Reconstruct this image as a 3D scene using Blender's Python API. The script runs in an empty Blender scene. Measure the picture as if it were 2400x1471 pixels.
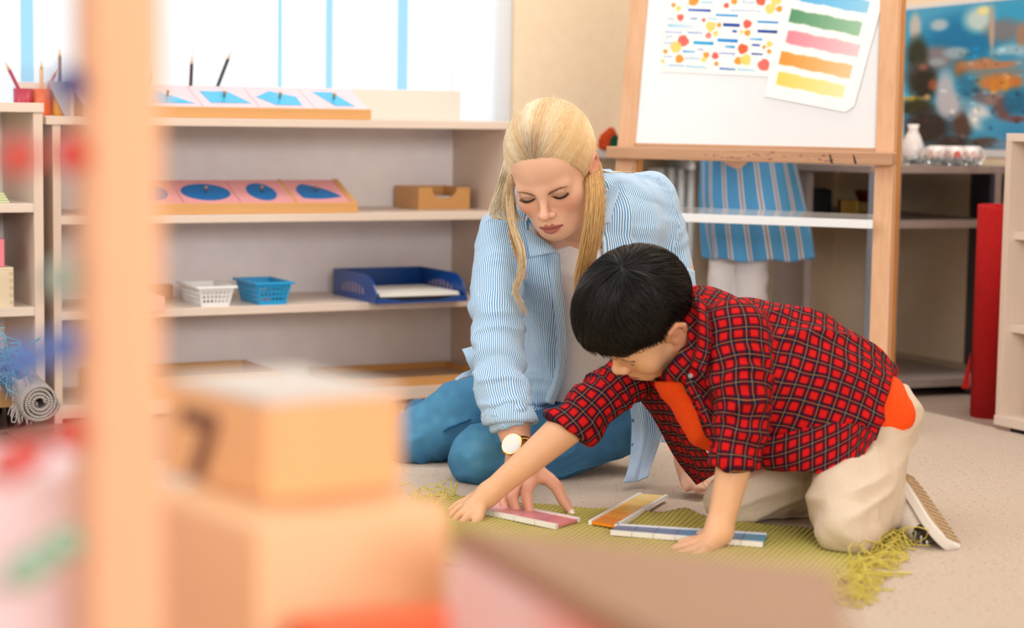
import bpy, bmesh, math, random
import numpy as np
from mathutils import Vector, Matrix

# ------------------------------------------------------------------ camera, world, lights
C = bpy.context.scene.collection
scn = bpy.context.scene
W, H, F = 2400.0, 1471.0, 4667.0
EYE = np.array([0.0, 0.0, 0.72])
PITCH = math.atan(471.5 / F)
ROLL = 0.015
_cp, _sp = math.cos(PITCH), math.sin(PITCH)
_fw = np.array([0, _cp, -_sp]); _u0 = np.array([0, _sp, _cp]); _x0 = np.array([1.0, 0, 0])
_rt = math.cos(ROLL) * _x0 + math.sin(ROLL) * _u0
_up = math.cos(ROLL) * _u0 - math.sin(ROLL) * _x0
cam_d = bpy.data.cameras.new('camera'); cam = bpy.data.objects.new('camera', cam_d); C.objects.link(cam)
cam_d.sensor_width = 36.0; cam_d.lens = 36.0 * F / W; cam_d.clip_start = 0.02
M = Matrix.Identity(4)
for i in range(3):
    M[i][0], M[i][1], M[i][2], M[i][3] = _rt[i], _up[i], -_fw[i], EYE[i]
cam.matrix_world = M
scn.camera = cam
cam_d.dof.use_dof = True; cam_d.dof.focus_distance = 3.78; cam_d.dof.aperture_fstop = 2.7

vs = scn.view_settings
scn.display_settings.display_device = 'sRGB'
vs.view_transform = 'Standard'; vs.look = 'None'; vs.gamma = 1.0; vs.use_curve_mapping = False
vs.exposure = 0.0
wd = bpy.data.worlds.new('world'); scn.world = wd; wd.use_nodes = True
bg = wd.node_tree.nodes['Background']
bg.inputs[0].default_value = (0.42, 0.78, 1.0, 1); bg.inputs[1].default_value = 1.05

def area(name, loc, target, sx, sy, power, col):
    d = bpy.data.lights.new(name, 'AREA'); d.shape = 'RECTANGLE'; d.size = sx; d.size_y = sy
    d.energy = power; d.color = col
    o = bpy.data.objects.new(name, d); C.objects.link(o); o.location = loc
    o.rotation_euler = (Vector(target) - Vector(loc)).to_track_quat('-Z', 'Y').to_euler()
    return o
area('ceiling_fill_light', (-0.3, 2.6, 2.66), (-0.3, 2.6, 0), 2.2, 1.6, 28, (1.0, 0.975, 0.945))  # unseen fill added under the ceiling for soft light from above
area('rear_fill_light', (0.95, 4.5, 2.66), (0.95, 4.6, 0), 0.9, 0.6, 27, (1.0, 0.95, 0.90))  # unseen fill added to brighten the back wall and desk corner
area('side_key_light', (-2.45, 2.9, 1.75), (0.3, 3.7, 0.5), 1.8, 1.5, 30, (0.94, 0.98, 1.0))  # unseen key added from the side; that wall has no window
area('front_fill_light', (2.3, -4.6, 2.3), (0.0, 4.2, 0.5), 3.6, 1.7, 335, (1.0, 0.98, 0.955))  # large unseen fill added behind the camera to reach the shelf interiors
sl = bpy.data.lights.new('sun', 'SUN'); sl.energy = 3.2; sl.angle = math.radians(12); sl.color = (1.0, 0.98, 0.95)
so = bpy.data.objects.new('sun', sl); C.objects.link(so); so.rotation_euler = Vector((0.30, -0.75, -0.62)).to_track_quat('-Z', 'Y').to_euler()

# ------------------------------------------------------------------ pixel helpers (authoring: photograph pixel + real distance -> place)
def ray(px, py):
    return _fw + _rt * ((px - W / 2) / F) - _up * ((py - H / 2) / F)
def P(px, py, D):
    return EYE + ray(px, py) * D
def onz(px, py, z=0.0):
    r = ray(px, py); return EYE + r * ((z - EYE[2]) / r[2])
def depth(p):
    return float(np.dot(np.asarray(p) - EYE, _fw))
def onplane(px, py, p0, n):
    r = ray(px, py); return EYE + r * (np.dot(np.asarray(p0) - EYE, n) / np.dot(r, n))
def proj(p):
    v = np.asarray(p) - EYE; d = np.dot(v, _fw)
    return W / 2 + F * np.dot(v, _rt) / d, H / 2 - F * np.dot(v, _up) / d

# ------------------------------------------------------------------ materials
def srgb(c):
    return tuple(((x / 255) / 12.92 if x / 255 <= 0.04045 else ((x / 255 + 0.055) / 1.055) ** 2.4) for x in c)
MATS = {}
def mat(name, col, rough=0.5, metal=0.0, spec=0.5, **kw):
    if name in MATS: return MATS[name]
    m = bpy.data.materials.new(name); m.use_nodes = True
    b = m.node_tree.nodes['Principled BSDF']
    b.inputs['Base Color'].default_value = (*srgb(col), 1)
    b.inputs['Roughness'].default_value = rough; b.inputs['Metallic'].default_value = metal
    b.inputs['Specular IOR Level'].default_value = spec
    for k, v in kw.items(): b.inputs[k.replace('_', ' ')].default_value = v
    MATS[name] = m
    return m
class NT:
    """small helper to wire nodes"""
    def __init__(s, m): s.t = m.node_tree; s.b = s.t.nodes['Principled BSDF']
    def n(s, typ, ins=None, **kw):
        o = s.t.nodes.new(typ)
        for k, v in kw.items(): setattr(o, k, v)
        for k, v in (ins or {}).items():
            if isinstance(v, bpy.types.NodeSocket): s.t.links.new(v, o.inputs[k])
            else: o.inputs[k].default_value = v
        return o
    def math(s, op, a, b=0.0, c=0.0):
        o = s.n('ShaderNodeMath', operation=op)
        for i, v in enumerate((a, b, c)):
            if isinstance(v, bpy.types.NodeSocket): s.t.links.new(v, o.inputs[i])
            else: o.inputs[i].default_value = v
        return o.outputs[0]
    def mix(s, f, a, b, mode='MIX'):
        o = s.n('ShaderNodeMix', data_type='RGBA', blend_type=mode)
        for i, v in ((0, f), (6, a), (7, b)):
            if isinstance(v, bpy.types.NodeSocket): s.t.links.new(v, o.inputs[i])
            else: o.inputs[i].default_value = v if i == 0 else (*v, 1) if len(v) == 3 else v
        return o.outputs[2]
    def ramp(s, f, stops):
        o = s.n('ShaderNodeValToRGB'); e = o.color_ramp.elements
        while len(e) < len(stops): e.new(0.5)
        for q, (p, c) in zip(e, stops): q.position = p; q.color = (*c, 1)
        s.t.links.new(f, o.inputs[0]); return o.outputs[0]
    def out(s, col=None, rough=None, bump=None, strength=0.2, dist=0.002):
        if col is not None: s.t.links.new(col, s.b.inputs['Base Color'])
        if rough is not None: s.t.links.new(rough, s.b.inputs['Roughness'])
        if bump is not None:
            bp = s.n('ShaderNodeBump', {'Height': bump, 'Strength': strength, 'Distance': dist})
            s.t.links.new(bp.outputs[0], s.b.inputs['Normal'])
    def obj(s, scale=(1, 1, 1), rot=(0, 0, 0), src='Object'):
        tc = s.n('ShaderNodeTexCoord')
        mp = s.n('ShaderNodeMapping', {'Vector': tc.outputs[src], 'Scale': scale, 'Rotation': rot})
        return mp.outputs[0]

def wood(name, c1, c2, axis=0, scale=18.0, rough=0.45, amount=0.6, fine=1.0, spec=0.3):
    if name in MATS: return MATS[name]
    m = mat(name, c1, rough, spec=spec); t = NT(m)
    sc = [scale * 6 * fine] * 3; sc[axis] = scale * 0.25
    v = t.obj(tuple(sc))
    n1 = t.n('ShaderNodeTexNoise', {'Vector': v, 'Scale': 1.0, 'Detail': 4.0, 'Roughness': 0.6}).outputs[0]
    sc2 = [scale * 1.2] * 3; sc2[axis] = scale * 0.08
    v2 = t.obj(tuple(sc2))
    n2 = t.n('ShaderNodeTexNoise', {'Vector': v2, 'Scale': 1.0, 'Detail': 2.0, 'Distortion': 1.0}).outputs[0]
    f = t.math('ADD', t.math('MULTIPLY', n1, 0.6), t.math('MULTIPLY', n2, 0.4))
    a, b = srgb(c1), srgb(c2)
    col = t.ramp(f, [(0.5 - 0.25, tuple(x * (1 - amount) + y * amount for x, y in zip(a, b))), (0.5 + 0.2, a)])
    t.out(col, None, n1, 0.08, 0.001)
    return m
def noisy(name, col, col2, scale=60, rough=0.8, strength=0.3, dist=0.002, detail=4, spec=0.2):
    if name in MATS: return MATS[name]
    m = mat(name, col, rough, spec=spec); t = NT(m)
    n = t.n('ShaderNodeTexNoise', {'Vector': t.obj(), 'Scale': float(scale), 'Detail': float(detail)}).outputs[0]
    t.out(t.ramp(n, [(0.3, srgb(col2)), (0.7, srgb(col))]), None, n, strength, dist)
    return m
def attr_mat(name, rough=0.6, spec=0.3, sss=0.0, **kw):
    if name in MATS: return MATS[name]
    m = mat(name, (200, 200, 200), rough, spec=spec, **kw); t = NT(m)
    a = t.n('ShaderNodeAttribute', attribute_name='col')
    t.out(a.outputs['Color'])
    if sss:
        t.b.inputs['Subsurface Weight'].default_value = sss
        t.b.inputs['Subsurface Radius'].default_value = (1.0, 0.4, 0.25)
        t.b.inputs['Subsurface Scale'].default_value = 0.006
    return m

# ------------------------------------------------------------------ object helpers
def tag(o, label=None, cat=None, group=None, kind=None):
    if label: o['label'] = label
    if cat: o['category'] = cat
    if group: o['group'] = group
    if kind: o['kind'] = kind
    return o
def empty(name, label, cat, loc=(0, 0, 0), rotz=0.0, group=None):
    o = bpy.data.objects.new(name, None); C.objects.link(o); o.empty_display_size = 0.05
    o.location = Vector(loc); o.rotation_euler = (0, 0, rotz)
    return tag(o, label, cat, group)
def link(name, me, m=None, parent=None, label=None, smooth=False):
    o = bpy.data.objects.new(name, me); C.objects.link(o)
    if m is not None:
        for x in (m if isinstance(m, (list, tuple)) else [m]): me.materials.append(x)
    if parent is not None: o.parent = parent
    if label: o['label'] = label
    if smooth: me.shade_smooth()
    return o
def pydata(name, v, f, m=None, parent=None, smooth=False, label=None, local=None):
    """mesh from arrays; with local=parent-matrix the vertices are given in world space and stored local to the parent"""
    v = np.asarray(v, float)
    if local is not None:
        Mi = np.array(local.inverted()); v = v @ Mi[:3, :3].T + Mi[:3, 3]
    me = bpy.data.meshes.new(name); me.from_pydata(v.tolist(), [], [list(map(int, q)) for q in f]); me.update()
    return link(name, me, m, parent, label, smooth)
def wm(o):
    return Matrix.LocRotScale(o.location, o.rotation_euler, o.scale)
def box_bm(bm, lo, hi, bev=0.0, M4=None):
    r = bmesh.ops.create_cube(bm, size=1.0); vs_ = r['verts']
    c = (Vector(lo) + Vector(hi)) / 2; s = Vector(hi) - Vector(lo)
    for v in vs_: v.co = Vector((v.co.x * s.x, v.co.y * s.y, v.co.z * s.z)) + c
    if bev > 0:
        es = {e for v in vs_ for e in v.link_edges}
        rr = bmesh.ops.bevel(bm, geom=list(es), offset=bev, segments=2, affect='EDGES', profile=0.6)
        vs_ = rr['verts'] if M4 is None else [v for v in rr['verts']]
    if M4 is not None:
        bmesh.ops.transform(bm, matrix=M4, verts=vs_)
    return vs_
def bm_obj(name, bm, m, parent=None, smooth=False, label=None):
    me = bpy.data.meshes.new(name); bm.to_mesh(me); bm.free()
    return link(name, me, m, parent, label, smooth)
def box(name, lo, hi, m, parent=None, bev=0.002, label=None, M4=None):
    bm = bmesh.new(); box_bm(bm, lo, hi, bev, M4); return bm_obj(name, bm, m, parent, label=label)
def cyl(name, p0, p1, r0, r1, m, parent=None, seg=20, label=None, smooth=True, rings=None):
    """capped tapered tube p0->p1; rings: list of (t, radius) overrides"""
    p0, p1 = np.asarray(p0, float), np.asarray(p1, float)
    t = p1 - p0; L = np.linalg.norm(t); t = t / L
    a = np.cross(t, [0, 0, 1.0]); a = np.array([1.0, 0, 0]) if np.linalg.norm(a) < 1e-6 else a / np.linalg.norm(a); b = np.cross(t, a)
    rg = rings or [(0, r0), (1, r1)]
    v, f = [], []
    for q, r in rg:
        for k in range(seg):
            th = 2 * math.pi * k / seg
            v.append(p0 + t * L * q + (a * math.cos(th) + b * math.sin(th)) * r)
    for i in range(len(rg) - 1):
        for k in range(seg):
            f.append((i * seg + k, i * seg + (k + 1) % seg, (i + 1) * seg + (k + 1) % seg, (i + 1) * seg + k))
    f.append(tuple(range(seg))[::-1]); f.append(tuple(range((len(rg) - 1) * seg, len(rg) * seg)))
    o = pydata(name, v, f, m, parent, label=label)
    if smooth:
        for p in o.data.polygons: p.use_smooth = len(p.vertices) == 4
    return o
def tube_arrays(pts, rad, seg=8, cap=True):
    pts = np.asarray(pts, float); n = len(pts); rad = np.broadcast_to(np.asarray(rad, float), (n,))
    tg = np.gradient(pts, axis=0); tg /= np.linalg.norm(tg, axis=1)[:, None] + 1e-12
    a = np.cross(tg[0], [0.13, 0.2, 1.0]); a /= np.linalg.norm(a)
    v, f = [], []
    for i in range(n):
        a = a - tg[i] * np.dot(a, tg[i]); a /= np.linalg.norm(a); b = np.cross(tg[i], a)
        for k in range(seg):
            th = 2 * math.pi * k / seg
            v.append(pts[i] + rad[i] * (a * math.cos(th) + b * math.sin(th)))
    for i in range(n - 1):
        for k in range(seg):
            f.append((i * seg + k, i * seg + (k + 1) % seg, (i + 1) * seg + (k + 1) % seg, (i + 1) * seg + k))
    if cap:
        f.append(tuple(range(seg))[::-1]); f.append(tuple(range((n - 1) * seg, n * seg)))
    return v, f
def prism(name, poly, z0, z1, m, parent=None, bev=0.0, axes=None, label=None):
    """polygon (list of 2-D points) extruded from z0 to z1; axes = (origin, u, v, w) maps it"""
    bm = bmesh.new()
    vs_ = [bm.verts.new((x, y, z0)) for x, y in poly]; fc = bm.faces.new(vs_)
    r = bmesh.ops.extrude_face_region(bm, geom=[fc])
    up = [g for g in r['geom'] if isinstance(g, bmesh.types.BMVert)]
    for v in up: v.co.z = z1
    bmesh.ops.recalc_face_normals(bm, faces=bm.faces)
    if bev > 0: bmesh.ops.bevel(bm, geom=list(bm.edges), offset=bev, segments=2, affect='EDGES')
    if axes is not None:
        o, u, v_, w = [np.asarray(q, float) for q in axes]
        for v in bm.verts: v.co = Vector(o + u * v.co.x + v_ * v.co.y + w * v.co.z)
        bmesh.ops.recalc_face_normals(bm, faces=bm.faces)
    return bm_obj(name, bm, m, parent, label=label)
def dup(o, parent=None):
    c = o.copy(); C.objects.link(c)
    if parent is not None: c.parent = parent
    for ch in list(o.children): dup(ch, c)
    return c
# ------------------------------------------------------------------ room shell
YAW = math.radians(27.5)
UD = np.array([math.cos(YAW), math.sin(YAW), 0]); VD = np.array([-math.sin(YAW), math.cos(YAW), 0])   # along the window wall / into it
ZD = np.array([0, 0, 1.0])
SH0 = np.array([-1.035, 4.475, 0.0]) - 0.0 * UD           # front lower corner of the long shelf at its far end from the easel
WB = SH0 + 0.36 * VD                                      # a point on the window wall
CORNER = np.array([0.967, 5.89, 0.0])
CORNER = WB + UD * np.dot(CORNER - WB, UD)
cu = float(np.dot(CORNER - WB, UD))
m_wall = noisy('cream_wall_paint', (238, 219, 192), (233, 213, 185), 30, 0.75, 0.05)
m_wall_w = noisy('warm_white_paint', (240, 232, 222), (236, 228, 217), 30, 0.8, 0.05)
m_ceil = mat('white_ceiling_paint', (245, 243, 238), 0.9)
M_WALL = Matrix(((UD[0], VD[0], 0, WB[0]), (UD[1], VD[1], 0, WB[1]), (0, 0, 1, 0), (0, 0, 0, 1)))   # wall frame: x along, y into the wall
def lbox(name, Mx, lo, hi, m, parent=None, bev=0.0, label=None, kind=None):
    o = box(name, lo, hi, m, parent, bev, label); 
    if parent is None: o.matrix_world = Mx
    if kind: o['kind'] = kind
    return o
# where the window opening ends beside the cream wall (photo x = 1205)
wedge = onplane(1204, 150, WB, VD); wx1 = float(np.dot(wedge - WB, UD))
wx0 = wx1 - 3.3
WZ0, WZ1 = 0.60, 2.25
bm = bmesh.new()
box_bm(bm, (wx0 - 0.6, 0, 0), (cu + 0.1, 0.12, WZ0)); box_bm(bm, (wx0 - 0.6, 0, WZ1), (cu + 0.1, 0.12, 2.7))
box_bm(bm, (wx1, 0, WZ0), (cu + 0.1, 0.12, WZ1)); box_bm(bm, (wx0 - 0.6, 0, WZ0), (wx0, 0.12, WZ1))
o = bm_obj('wall_back', bm, m_wall); o.matrix_world = M_WALL; o['kind'] = 'structure'
# side wall from the corner towards the viewer
M_RW = Matrix(((-VD[0], UD[0], 0, CORNER[0]), (-VD[1], UD[1], 0, CORNER[1]), (0, 0, 1, 0), (0, 0, 0, 1)))
lbox('wall_right', M_RW, (-0.1, 0, 0), (12.4, 0.12, 2.7), m_wall, kind='structure')
lbox('wall_left', Matrix.Identity(4), (-2.75, -5.2, 0), (-2.63, 4.2, 2.7), m_wall_w, kind='structure')
lbox('wall_front', Matrix.Identity(4), (-2.75, -5.3, 0), (6.4, -5.18, 2.7), m_wall_w, kind='structure')
lbox('ceiling', Matrix.Identity(4), (-2.9, -5.4, 2.7), (6.5, 6.6, 2.8), m_ceil, kind='structure')
# linoleum floor: wide boards with fine joints
m_lino = wood('grey_brown_floor_board', (172, 154, 141), (150, 130, 118), 0, 9, 0.32, 0.5)
fl = lbox('floor', M_WALL, (-7, -13, -0.06), (6, 0.2, -0.004), m_lino, kind='structure')
bm = bmesh.new()
o = None
pb = bmesh.new(); box_bm(pb, (0, 0, -0.004), (1.196, 0.196, 0.0), 0.0012); pme = bpy.data.meshes.new('floor_board'); pb.to_mesh(pme); pb.free(); pme.materials.append(m_lino)
random.seed(4)
for r in range(16):
    off = random.random() * 1.2
    for c_ in range(-3, 4):
        x, y = c_ * 1.2 + off - 0.6, -0.2 - r * 0.2
        wp = WB + UD * (x + 0.6) + VD * (y + 0.1)
        if not (-1.6 < wp[0] < 2.2 and wp[1] > 2.6): continue
        b_ = bpy.data.objects.new('floor_board', pme); C.objects.link(b_); b_.parent = fl; b_.location = (x, y, 0)
# skirting
m_skirt = wood('skirting_oak', (196, 176, 150), (170, 150, 128), 0, 8)
lbox('baseboard_back', M_WALL, (wx0, -0.014, 0), (cu, 0, 0.06), m_skirt, kind='structure')
lbox('baseboard_right', M_RW, (0, -0.014, 0), (3, 0, 0.06), m_skirt, kind='structure')
# carpet: edges measured on the photograph
c_corner = onz(2140, 964); c_near = onz(2400, 1026)
dn = (c_near - c_corner); dn /= np.linalg.norm(dn); dl = np.array([-math.cos(YAW), -math.sin(YAW), 0])
cpoly = [c_corner, c_corner + dl * 2.35, c_corner + dl * 2.35 + np.array([-0.1, -4.2, 0]), c_corner + dn * 4.6]
m_car = mat('beige_speckled_carpet', (214, 197, 178), 0.95, spec=0.1); t = NT(m_car)
vor = t.n('ShaderNodeTexVoronoi', {'Vector': t.obj(), 'Scale': 46.0, 'Randomness': 0.45})
dot = t.math('LESS_THAN', vor.outputs['Distance'], 0.125)
rnd = t.math('GREATER_THAN', t.n('ShaderNodeSeparateColor', {0: vor.outputs['Color']}).outputs[0], 0.25)
n1 = t.n('ShaderNodeTexNoise', {'Vector': t.obj(), 'Scale': 420.0, 'Detail': 3.0}).outputs[0]
n2 = t.n('ShaderNodeTexNoise', {'Vector': t.obj(), 'Scale': 3.0, 'Detail': 3.0}).outputs[0]
base = t.ramp(n1, [(0.3, srgb((186, 168, 152))), (0.7, srgb((218, 203, 189)))])
base = t.mix(t.math('MULTIPLY', n2, 0.25), base, srgb((192, 174, 158)))
t.out(t.mix(t.math('MULTIPLY', t.math('MULTIPLY', dot, rnd), 0.62), base, srgb((150, 112, 78))), None, n1, 0.5, 0.004)
o = prism('carpet', [(p[0], p[1]) for p in cpoly], 0.0, 0.008, m_car)
tag(o, 'beige fitted carpet with small brown specks under the kneeling people', 'carpet')
CZ = 0.008

# window: frame, mullions, panes; vertical blind in front of it
m_pvc = mat('white_window_plastic', (240, 244, 248), 0.3)
m_glass = mat('window_glass', (240, 250, 255), 0.0)
t = NT(m_glass); tr = t.n('ShaderNodeBsdfTransparent', {0: (0.97, 0.99, 1, 1)}); gl = t.n('ShaderNodeBsdfGlossy', {'Roughness': 0.02})
mx = t.n('ShaderNodeMixShader', {0: 0.05, 1: tr.outputs[0], 2: gl.outputs[0]}); t.t.links.new(mx.outputs[0], t.t.nodes['Material Output'].inputs[0])
win = empty('window_1', None, None); win.matrix_world = M_WALL; win['kind'] = 'structure'
box('frame_rail', (wx0, 0.03, WZ0), (wx1, 0.1, WZ0 + 0.07), m_pvc, win); box('frame_rail', (wx0, 0.03, WZ1 - 0.07), (wx1, 0.1, WZ1), m_pvc, win)
np_ = 3
for k in range(np_ + 1):
    x = wx0 + (wx1 - wx0) * k / np_
    a_, b_ = max(wx0, x - 0.045), min(wx1, x + 0.045)
    box('frame_post', (a_, 0.03, WZ0 + 0.07), (b_, 0.1, WZ1 - 0.07), m_pvc, win)
    if k < np_:
        box('pane', (x + 0.045, 0.06, WZ0 + 0.07), (x + (wx1 - wx0) / np_ - 0.045, 0.066, WZ1 - 0.07), m_glass, win, 0)
box('window_sill', (wx0, -0.02, WZ0 - 0.03), (wx1, 0.03, WZ0), m_pvc, win)
m_slat = mat('white_blind_fabric', (250, 251, 252), 0.8, spec=0.1)
t = NT(m_slat); tl = t.n('ShaderNodeBsdfTranslucent', {0: (0.95, 0.97, 1.0, 1)})
ad = t.n('ShaderNodeMixShader', {0: 0.45, 1: t.b.outputs[0], 2: tl.outputs[0]}); t.t.links.new(ad.outputs[0], t.t.nodes['Material Output'].inputs[0])
bl = empty('vertical_blind', 'white vertical fabric blind across the bright window behind the long shelf', 'blind'); bl.matrix_world = M_WALL
box('head_rail', (wx0, 0.0, WZ1 - 0.03), (wx1, 0.03, WZ1), m_pvc, bl)
def slat(x0, x1, y0, y1):
    me = prism('blind_slat', [(x0, y0), (x1, y1), (x1, y1 + 0.0012), (x0, y0 + 0.0012)], WZ0 + 0.02, WZ1 - 0.03, m_slat, bl)
def wallx(px): return float(np.dot(onplane(px, 140, WB - 0.0 * VD, VD) - WB, UD))
gaps = [(-80, -25), (52, 80), (103, 240), (-1, -1), (345, 352), (653, 664), (768, 780), (935, 957)]
edges = [(-400, -80), (-26, 52), (80, 135), (132, 350), (351, 455), (450, 560), (555, 654), (664, 768), (781, 850), (846, 936), (957, 1065), (1060, 1204)]
for i, (a_, b_) in enumerate(edges):
    y = 0.004 + 0.006 * (i % 2)
    slat(wallx(a_), wallx(b_), y, y + 0.004)

# poster on the side wall (flat print): a generic snowy village at dusk, painted as soft colour patches
ptl, ptr = onplane(2120, 24, CORNER, UD), onplane(2440, -8, CORNER, UD)
pbl = onplane(2120, 345, CORNER, UD); pbr = onplane(2440, 352, CORNER, UD)
nx, ny = 150, 150
img = np.zeros((ny, nx, 3)); gy, gx = np.mgrid[0:ny, 0:nx]; U_ = gx / (nx - 1); V_ = gy / (ny - 1)
img[:] = np.array([70, 160, 205])
def patch(cx, cy, rx, ry, col, soft=0.35, ang=0.0):
    c, s = math.cos(ang), math.sin(ang)
    # cx in photo px across 2120..2440, cy in photo px 10..350
    dx = (U_ - (cx - 2120) / 320) * 320; dy = (V_ - (cy - 5) / 345) * 345
    q = np.sqrt(((dx * c + dy * s) / rx) ** 2 + ((-dx * s + dy * c) / ry) ** 2)
    a = np.clip((1 + soft - q) / (2 * soft), 0, 1)[..., None]
    img[:] = img * (1 - a) + np.array(col) * a
for p_ in [(2260, 90, 90, 60, (5, 120, 175)), (2210, 50, 22, 14, (170, 190, 205)), (2310, 45, 40, 30, (190, 215, 215)), (2315, 25, 14, 10, (235, 225, 160)),
           (2380, 40, 45, 30, (50, 160, 205)), (2200, 130, 50, 30, (130, 125, 135)), (2250, 120, 30, 14, (150, 175, 190)), (2360, 75, 40, 26, (120, 125, 135)), (2334, 70, 6, 55, (185, 165, 150)), (2400, 90, 12, 30, (160, 130, 110)),
           (2150, 50, 14, 34, (190, 190, 188)), (2155, 120, 26, 45, (45, 52, 40)), (2165, 170, 40, 30, (70, 75, 80)), (2170, 195, 34, 40, (35, 34, 26)), (2140, 228, 34, 5, (200, 175, 60)), (2150, 250, 46, 18, (50, 52, 22)), (2195, 195, 12, 14, (150, 80, 55)),
           (2180, 225, 8, 7, (190, 160, 120)), (2205, 140, 20, 10, (150, 165, 175)), (2170, 150, 12, 8, (140, 90, 80)), (2180, 300, 60, 45, (52, 42, 42)), (2265, 290, 24, 40, (88, 66, 58)), (2225, 215, 22, 50, (186, 194, 208)), (2235, 245, 30, 30, (196, 198, 210)),
           (2262, 160, 18, 22, (150, 110, 75)), (2330, 152, 64, 16, (188, 132, 96)), (2375, 125, 40, 16, (150, 195, 215)), (2365, 138, 30, 8, (60, 150, 195)), (2350, 172, 70, 10, (120, 140, 145)), (2350, 195, 52, 20, (206, 130, 66)), (2340, 205, 8, 16, (215, 140, 50)), (2365, 200, 8, 14, (220, 150, 60)), (2390, 195, 8, 14, (200, 120, 60)),
           (2280, 210, 22, 40, (40, 125, 165), 0.35, -0.5), (2310, 230, 22, 18, (110, 110, 125)), (2340, 235, 26, 14, (150, 125, 125)), (2300, 265, 46, 22, (120, 175, 205), 0.35, 0.7), (2305, 275, 24, 28, (222, 230, 238)), (2360, 255, 20, 30, (120, 80, 80)), (2390, 240, 30, 30, (30, 110, 150)), (2345, 300, 40, 20, (70, 160, 205), 0.35, 0.4), (2390, 280, 20, 8, (120, 80, 85)), (2390, 310, 40, 20, (60, 150, 200)), (2320, 335, 40, 12, (90, 75, 70)), (2380, 340, 50, 12, (110, 150, 180)), (2240, 335, 40, 14, (60, 48, 48))]:
    patch(*p_)
rs = np.random.RandomState(3)
for _ in range(120):
    cx, cy = 2120 + rs.rand() * 320, 110 + rs.rand() * 240
    ix, iy = min(nx - 1, int((cx - 2120) / 320 * nx)), min(ny - 1, int((cy - 5) / 345 * ny))
    patch(cx, cy, 3 + rs.rand() * 6, 2 + rs.rand() * 4, np.clip(img[iy, ix] * (0.6 + rs.rand() * 0.8), 0, 255), 0.5)
def set_col(me, cols, name='col'):
    a = me.color_attributes.new(name, 'FLOAT_COLOR', 'POINT')
    c = np.ones((len(me.vertices), 4), np.float32); c[:, :3] = cols
    a.data.foreach_set('color', c.ravel())
def srgb_a(c):
    c = np.asarray(c, float) / 255.0
    return np.where(c <= 0.04045, c / 12.92, ((c + 0.055) / 1.055) ** 2.4)
def grid_faces(nx, ny):
    i = np.arange(ny - 1)[:, None] * nx + np.arange(nx - 1)[None]
    return np.stack([i, i + 1, i + 1 + nx, i + nx], -1).reshape(-1, 4)
off = -UD * 0.004
pv = (ptl * ((1 - U_) * (1 - V_))[..., None] + ptr * (U_ * (1 - V_))[..., None] + pbl * ((1 - U_) * V_)[..., None] + pbr * (U_ * V_)[..., None]) + off
poster = empty('poster', 'blue snowy village poster on the cream wall above the corner desk', 'poster', ptl)
pm = attr_mat('poster_print', 0.5)
pp = pydata('print', pv.reshape(-1, 3), grid_faces(nx, ny), pm, poster, local=wm(poster)); set_col(pp.data, srgb_a(img).reshape(-1, 3))
bm = bmesh.new(); ex = -VD * 0.02
bv = [ptl - ex + ZD * 0.012, ptr + ex + ZD * 0.012, pbr + ex - ZD * 0.02, pbl - ex - ZD * 0.02]
sv = [b + UD * -0.0005 for b in bv] + [b + UD * -0.003 for b in bv]
pydata('paper_sheet', sv, [(0, 1, 2, 3), (7, 6, 5, 4), (0, 4, 5, 1), (1, 5, 6, 2), (2, 6, 7, 3), (3, 7, 4, 0)], mat('poster_paper', (222, 222, 224), 0.6), poster, local=wm(poster))

# ------------------------------------------------------------------ the long open shelf under the window
m_birch = wood('pale_birch_laminate', (232, 216, 202), (218, 198, 182), 0, 14, 0.4, 0.45, 1.6)
m_birch_z = wood('pale_birch_laminate_upright', (228, 208, 192), (212, 190, 172), 2, 14, 0.4, 0.45, 1.6)
m_back = noisy('white_backing_board', (250, 245, 248), (245, 239, 243), 20, 0.6, 0.02)
SW = 1.165; SD = 0.32
shelf = empty('open_shelf', 'long low pale birch shelf unit with four boards under the window', 'shelf', SH0, YAW)
ZS = [0.04, 0.255, 0.4725, 0.697]; TH = 0.019
box('top_board', (-0.015, -0.004, ZS[3] - TH), (SW + 0.01, SD, ZS[3]), m_birch, shelf, 0.0015)
for i in (0, 1, 2): box('shelf_board', (TH, 0.004, ZS[i] - (TH if i else 0.03)), (SW - TH, SD - 0.006, ZS[i]), m_birch, shelf, 0.0015)
box('side_panel', (0, 0, 0.0), (TH, SD, ZS[3] - TH), m_birch_z, shelf, 0.0015); box('side_panel', (SW - TH, 0, 0.0), (SW, SD, ZS[3] - TH), m_birch_z, shelf, 0.0015)
box('back_panel', (TH, SD - 0.006, 0.02), (SW - TH, SD, ZS[3] - TH), m_back, shelf, 0)
box('back_rail', (-0.005, SD - 0.018, ZS[3]), (SW - 0.004, SD, ZS[3] + 0.078), wood('pale_birch_rail', (236, 222, 214), (228, 210, 200), 0, 14, 0.4, 0.3, 1.6), shelf, 0.0015)
M_SH = wm(shelf)
def on_shelf(px, py, i):
    """point of the photograph on shelf board i -> shelf-frame (x, y)"""
    p = onz(px, py, ZS[i]) - SH0
    return float(np.dot(p, UD)), float(np.dot(p, VD))
def shelf_empty(name, label, cat, x, y, i, rz=0.0, group=None):
    return empty(name, label, cat, SH0 + UD * x + VD * y + ZD * ZS[i], YAW + rz, group)

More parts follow.
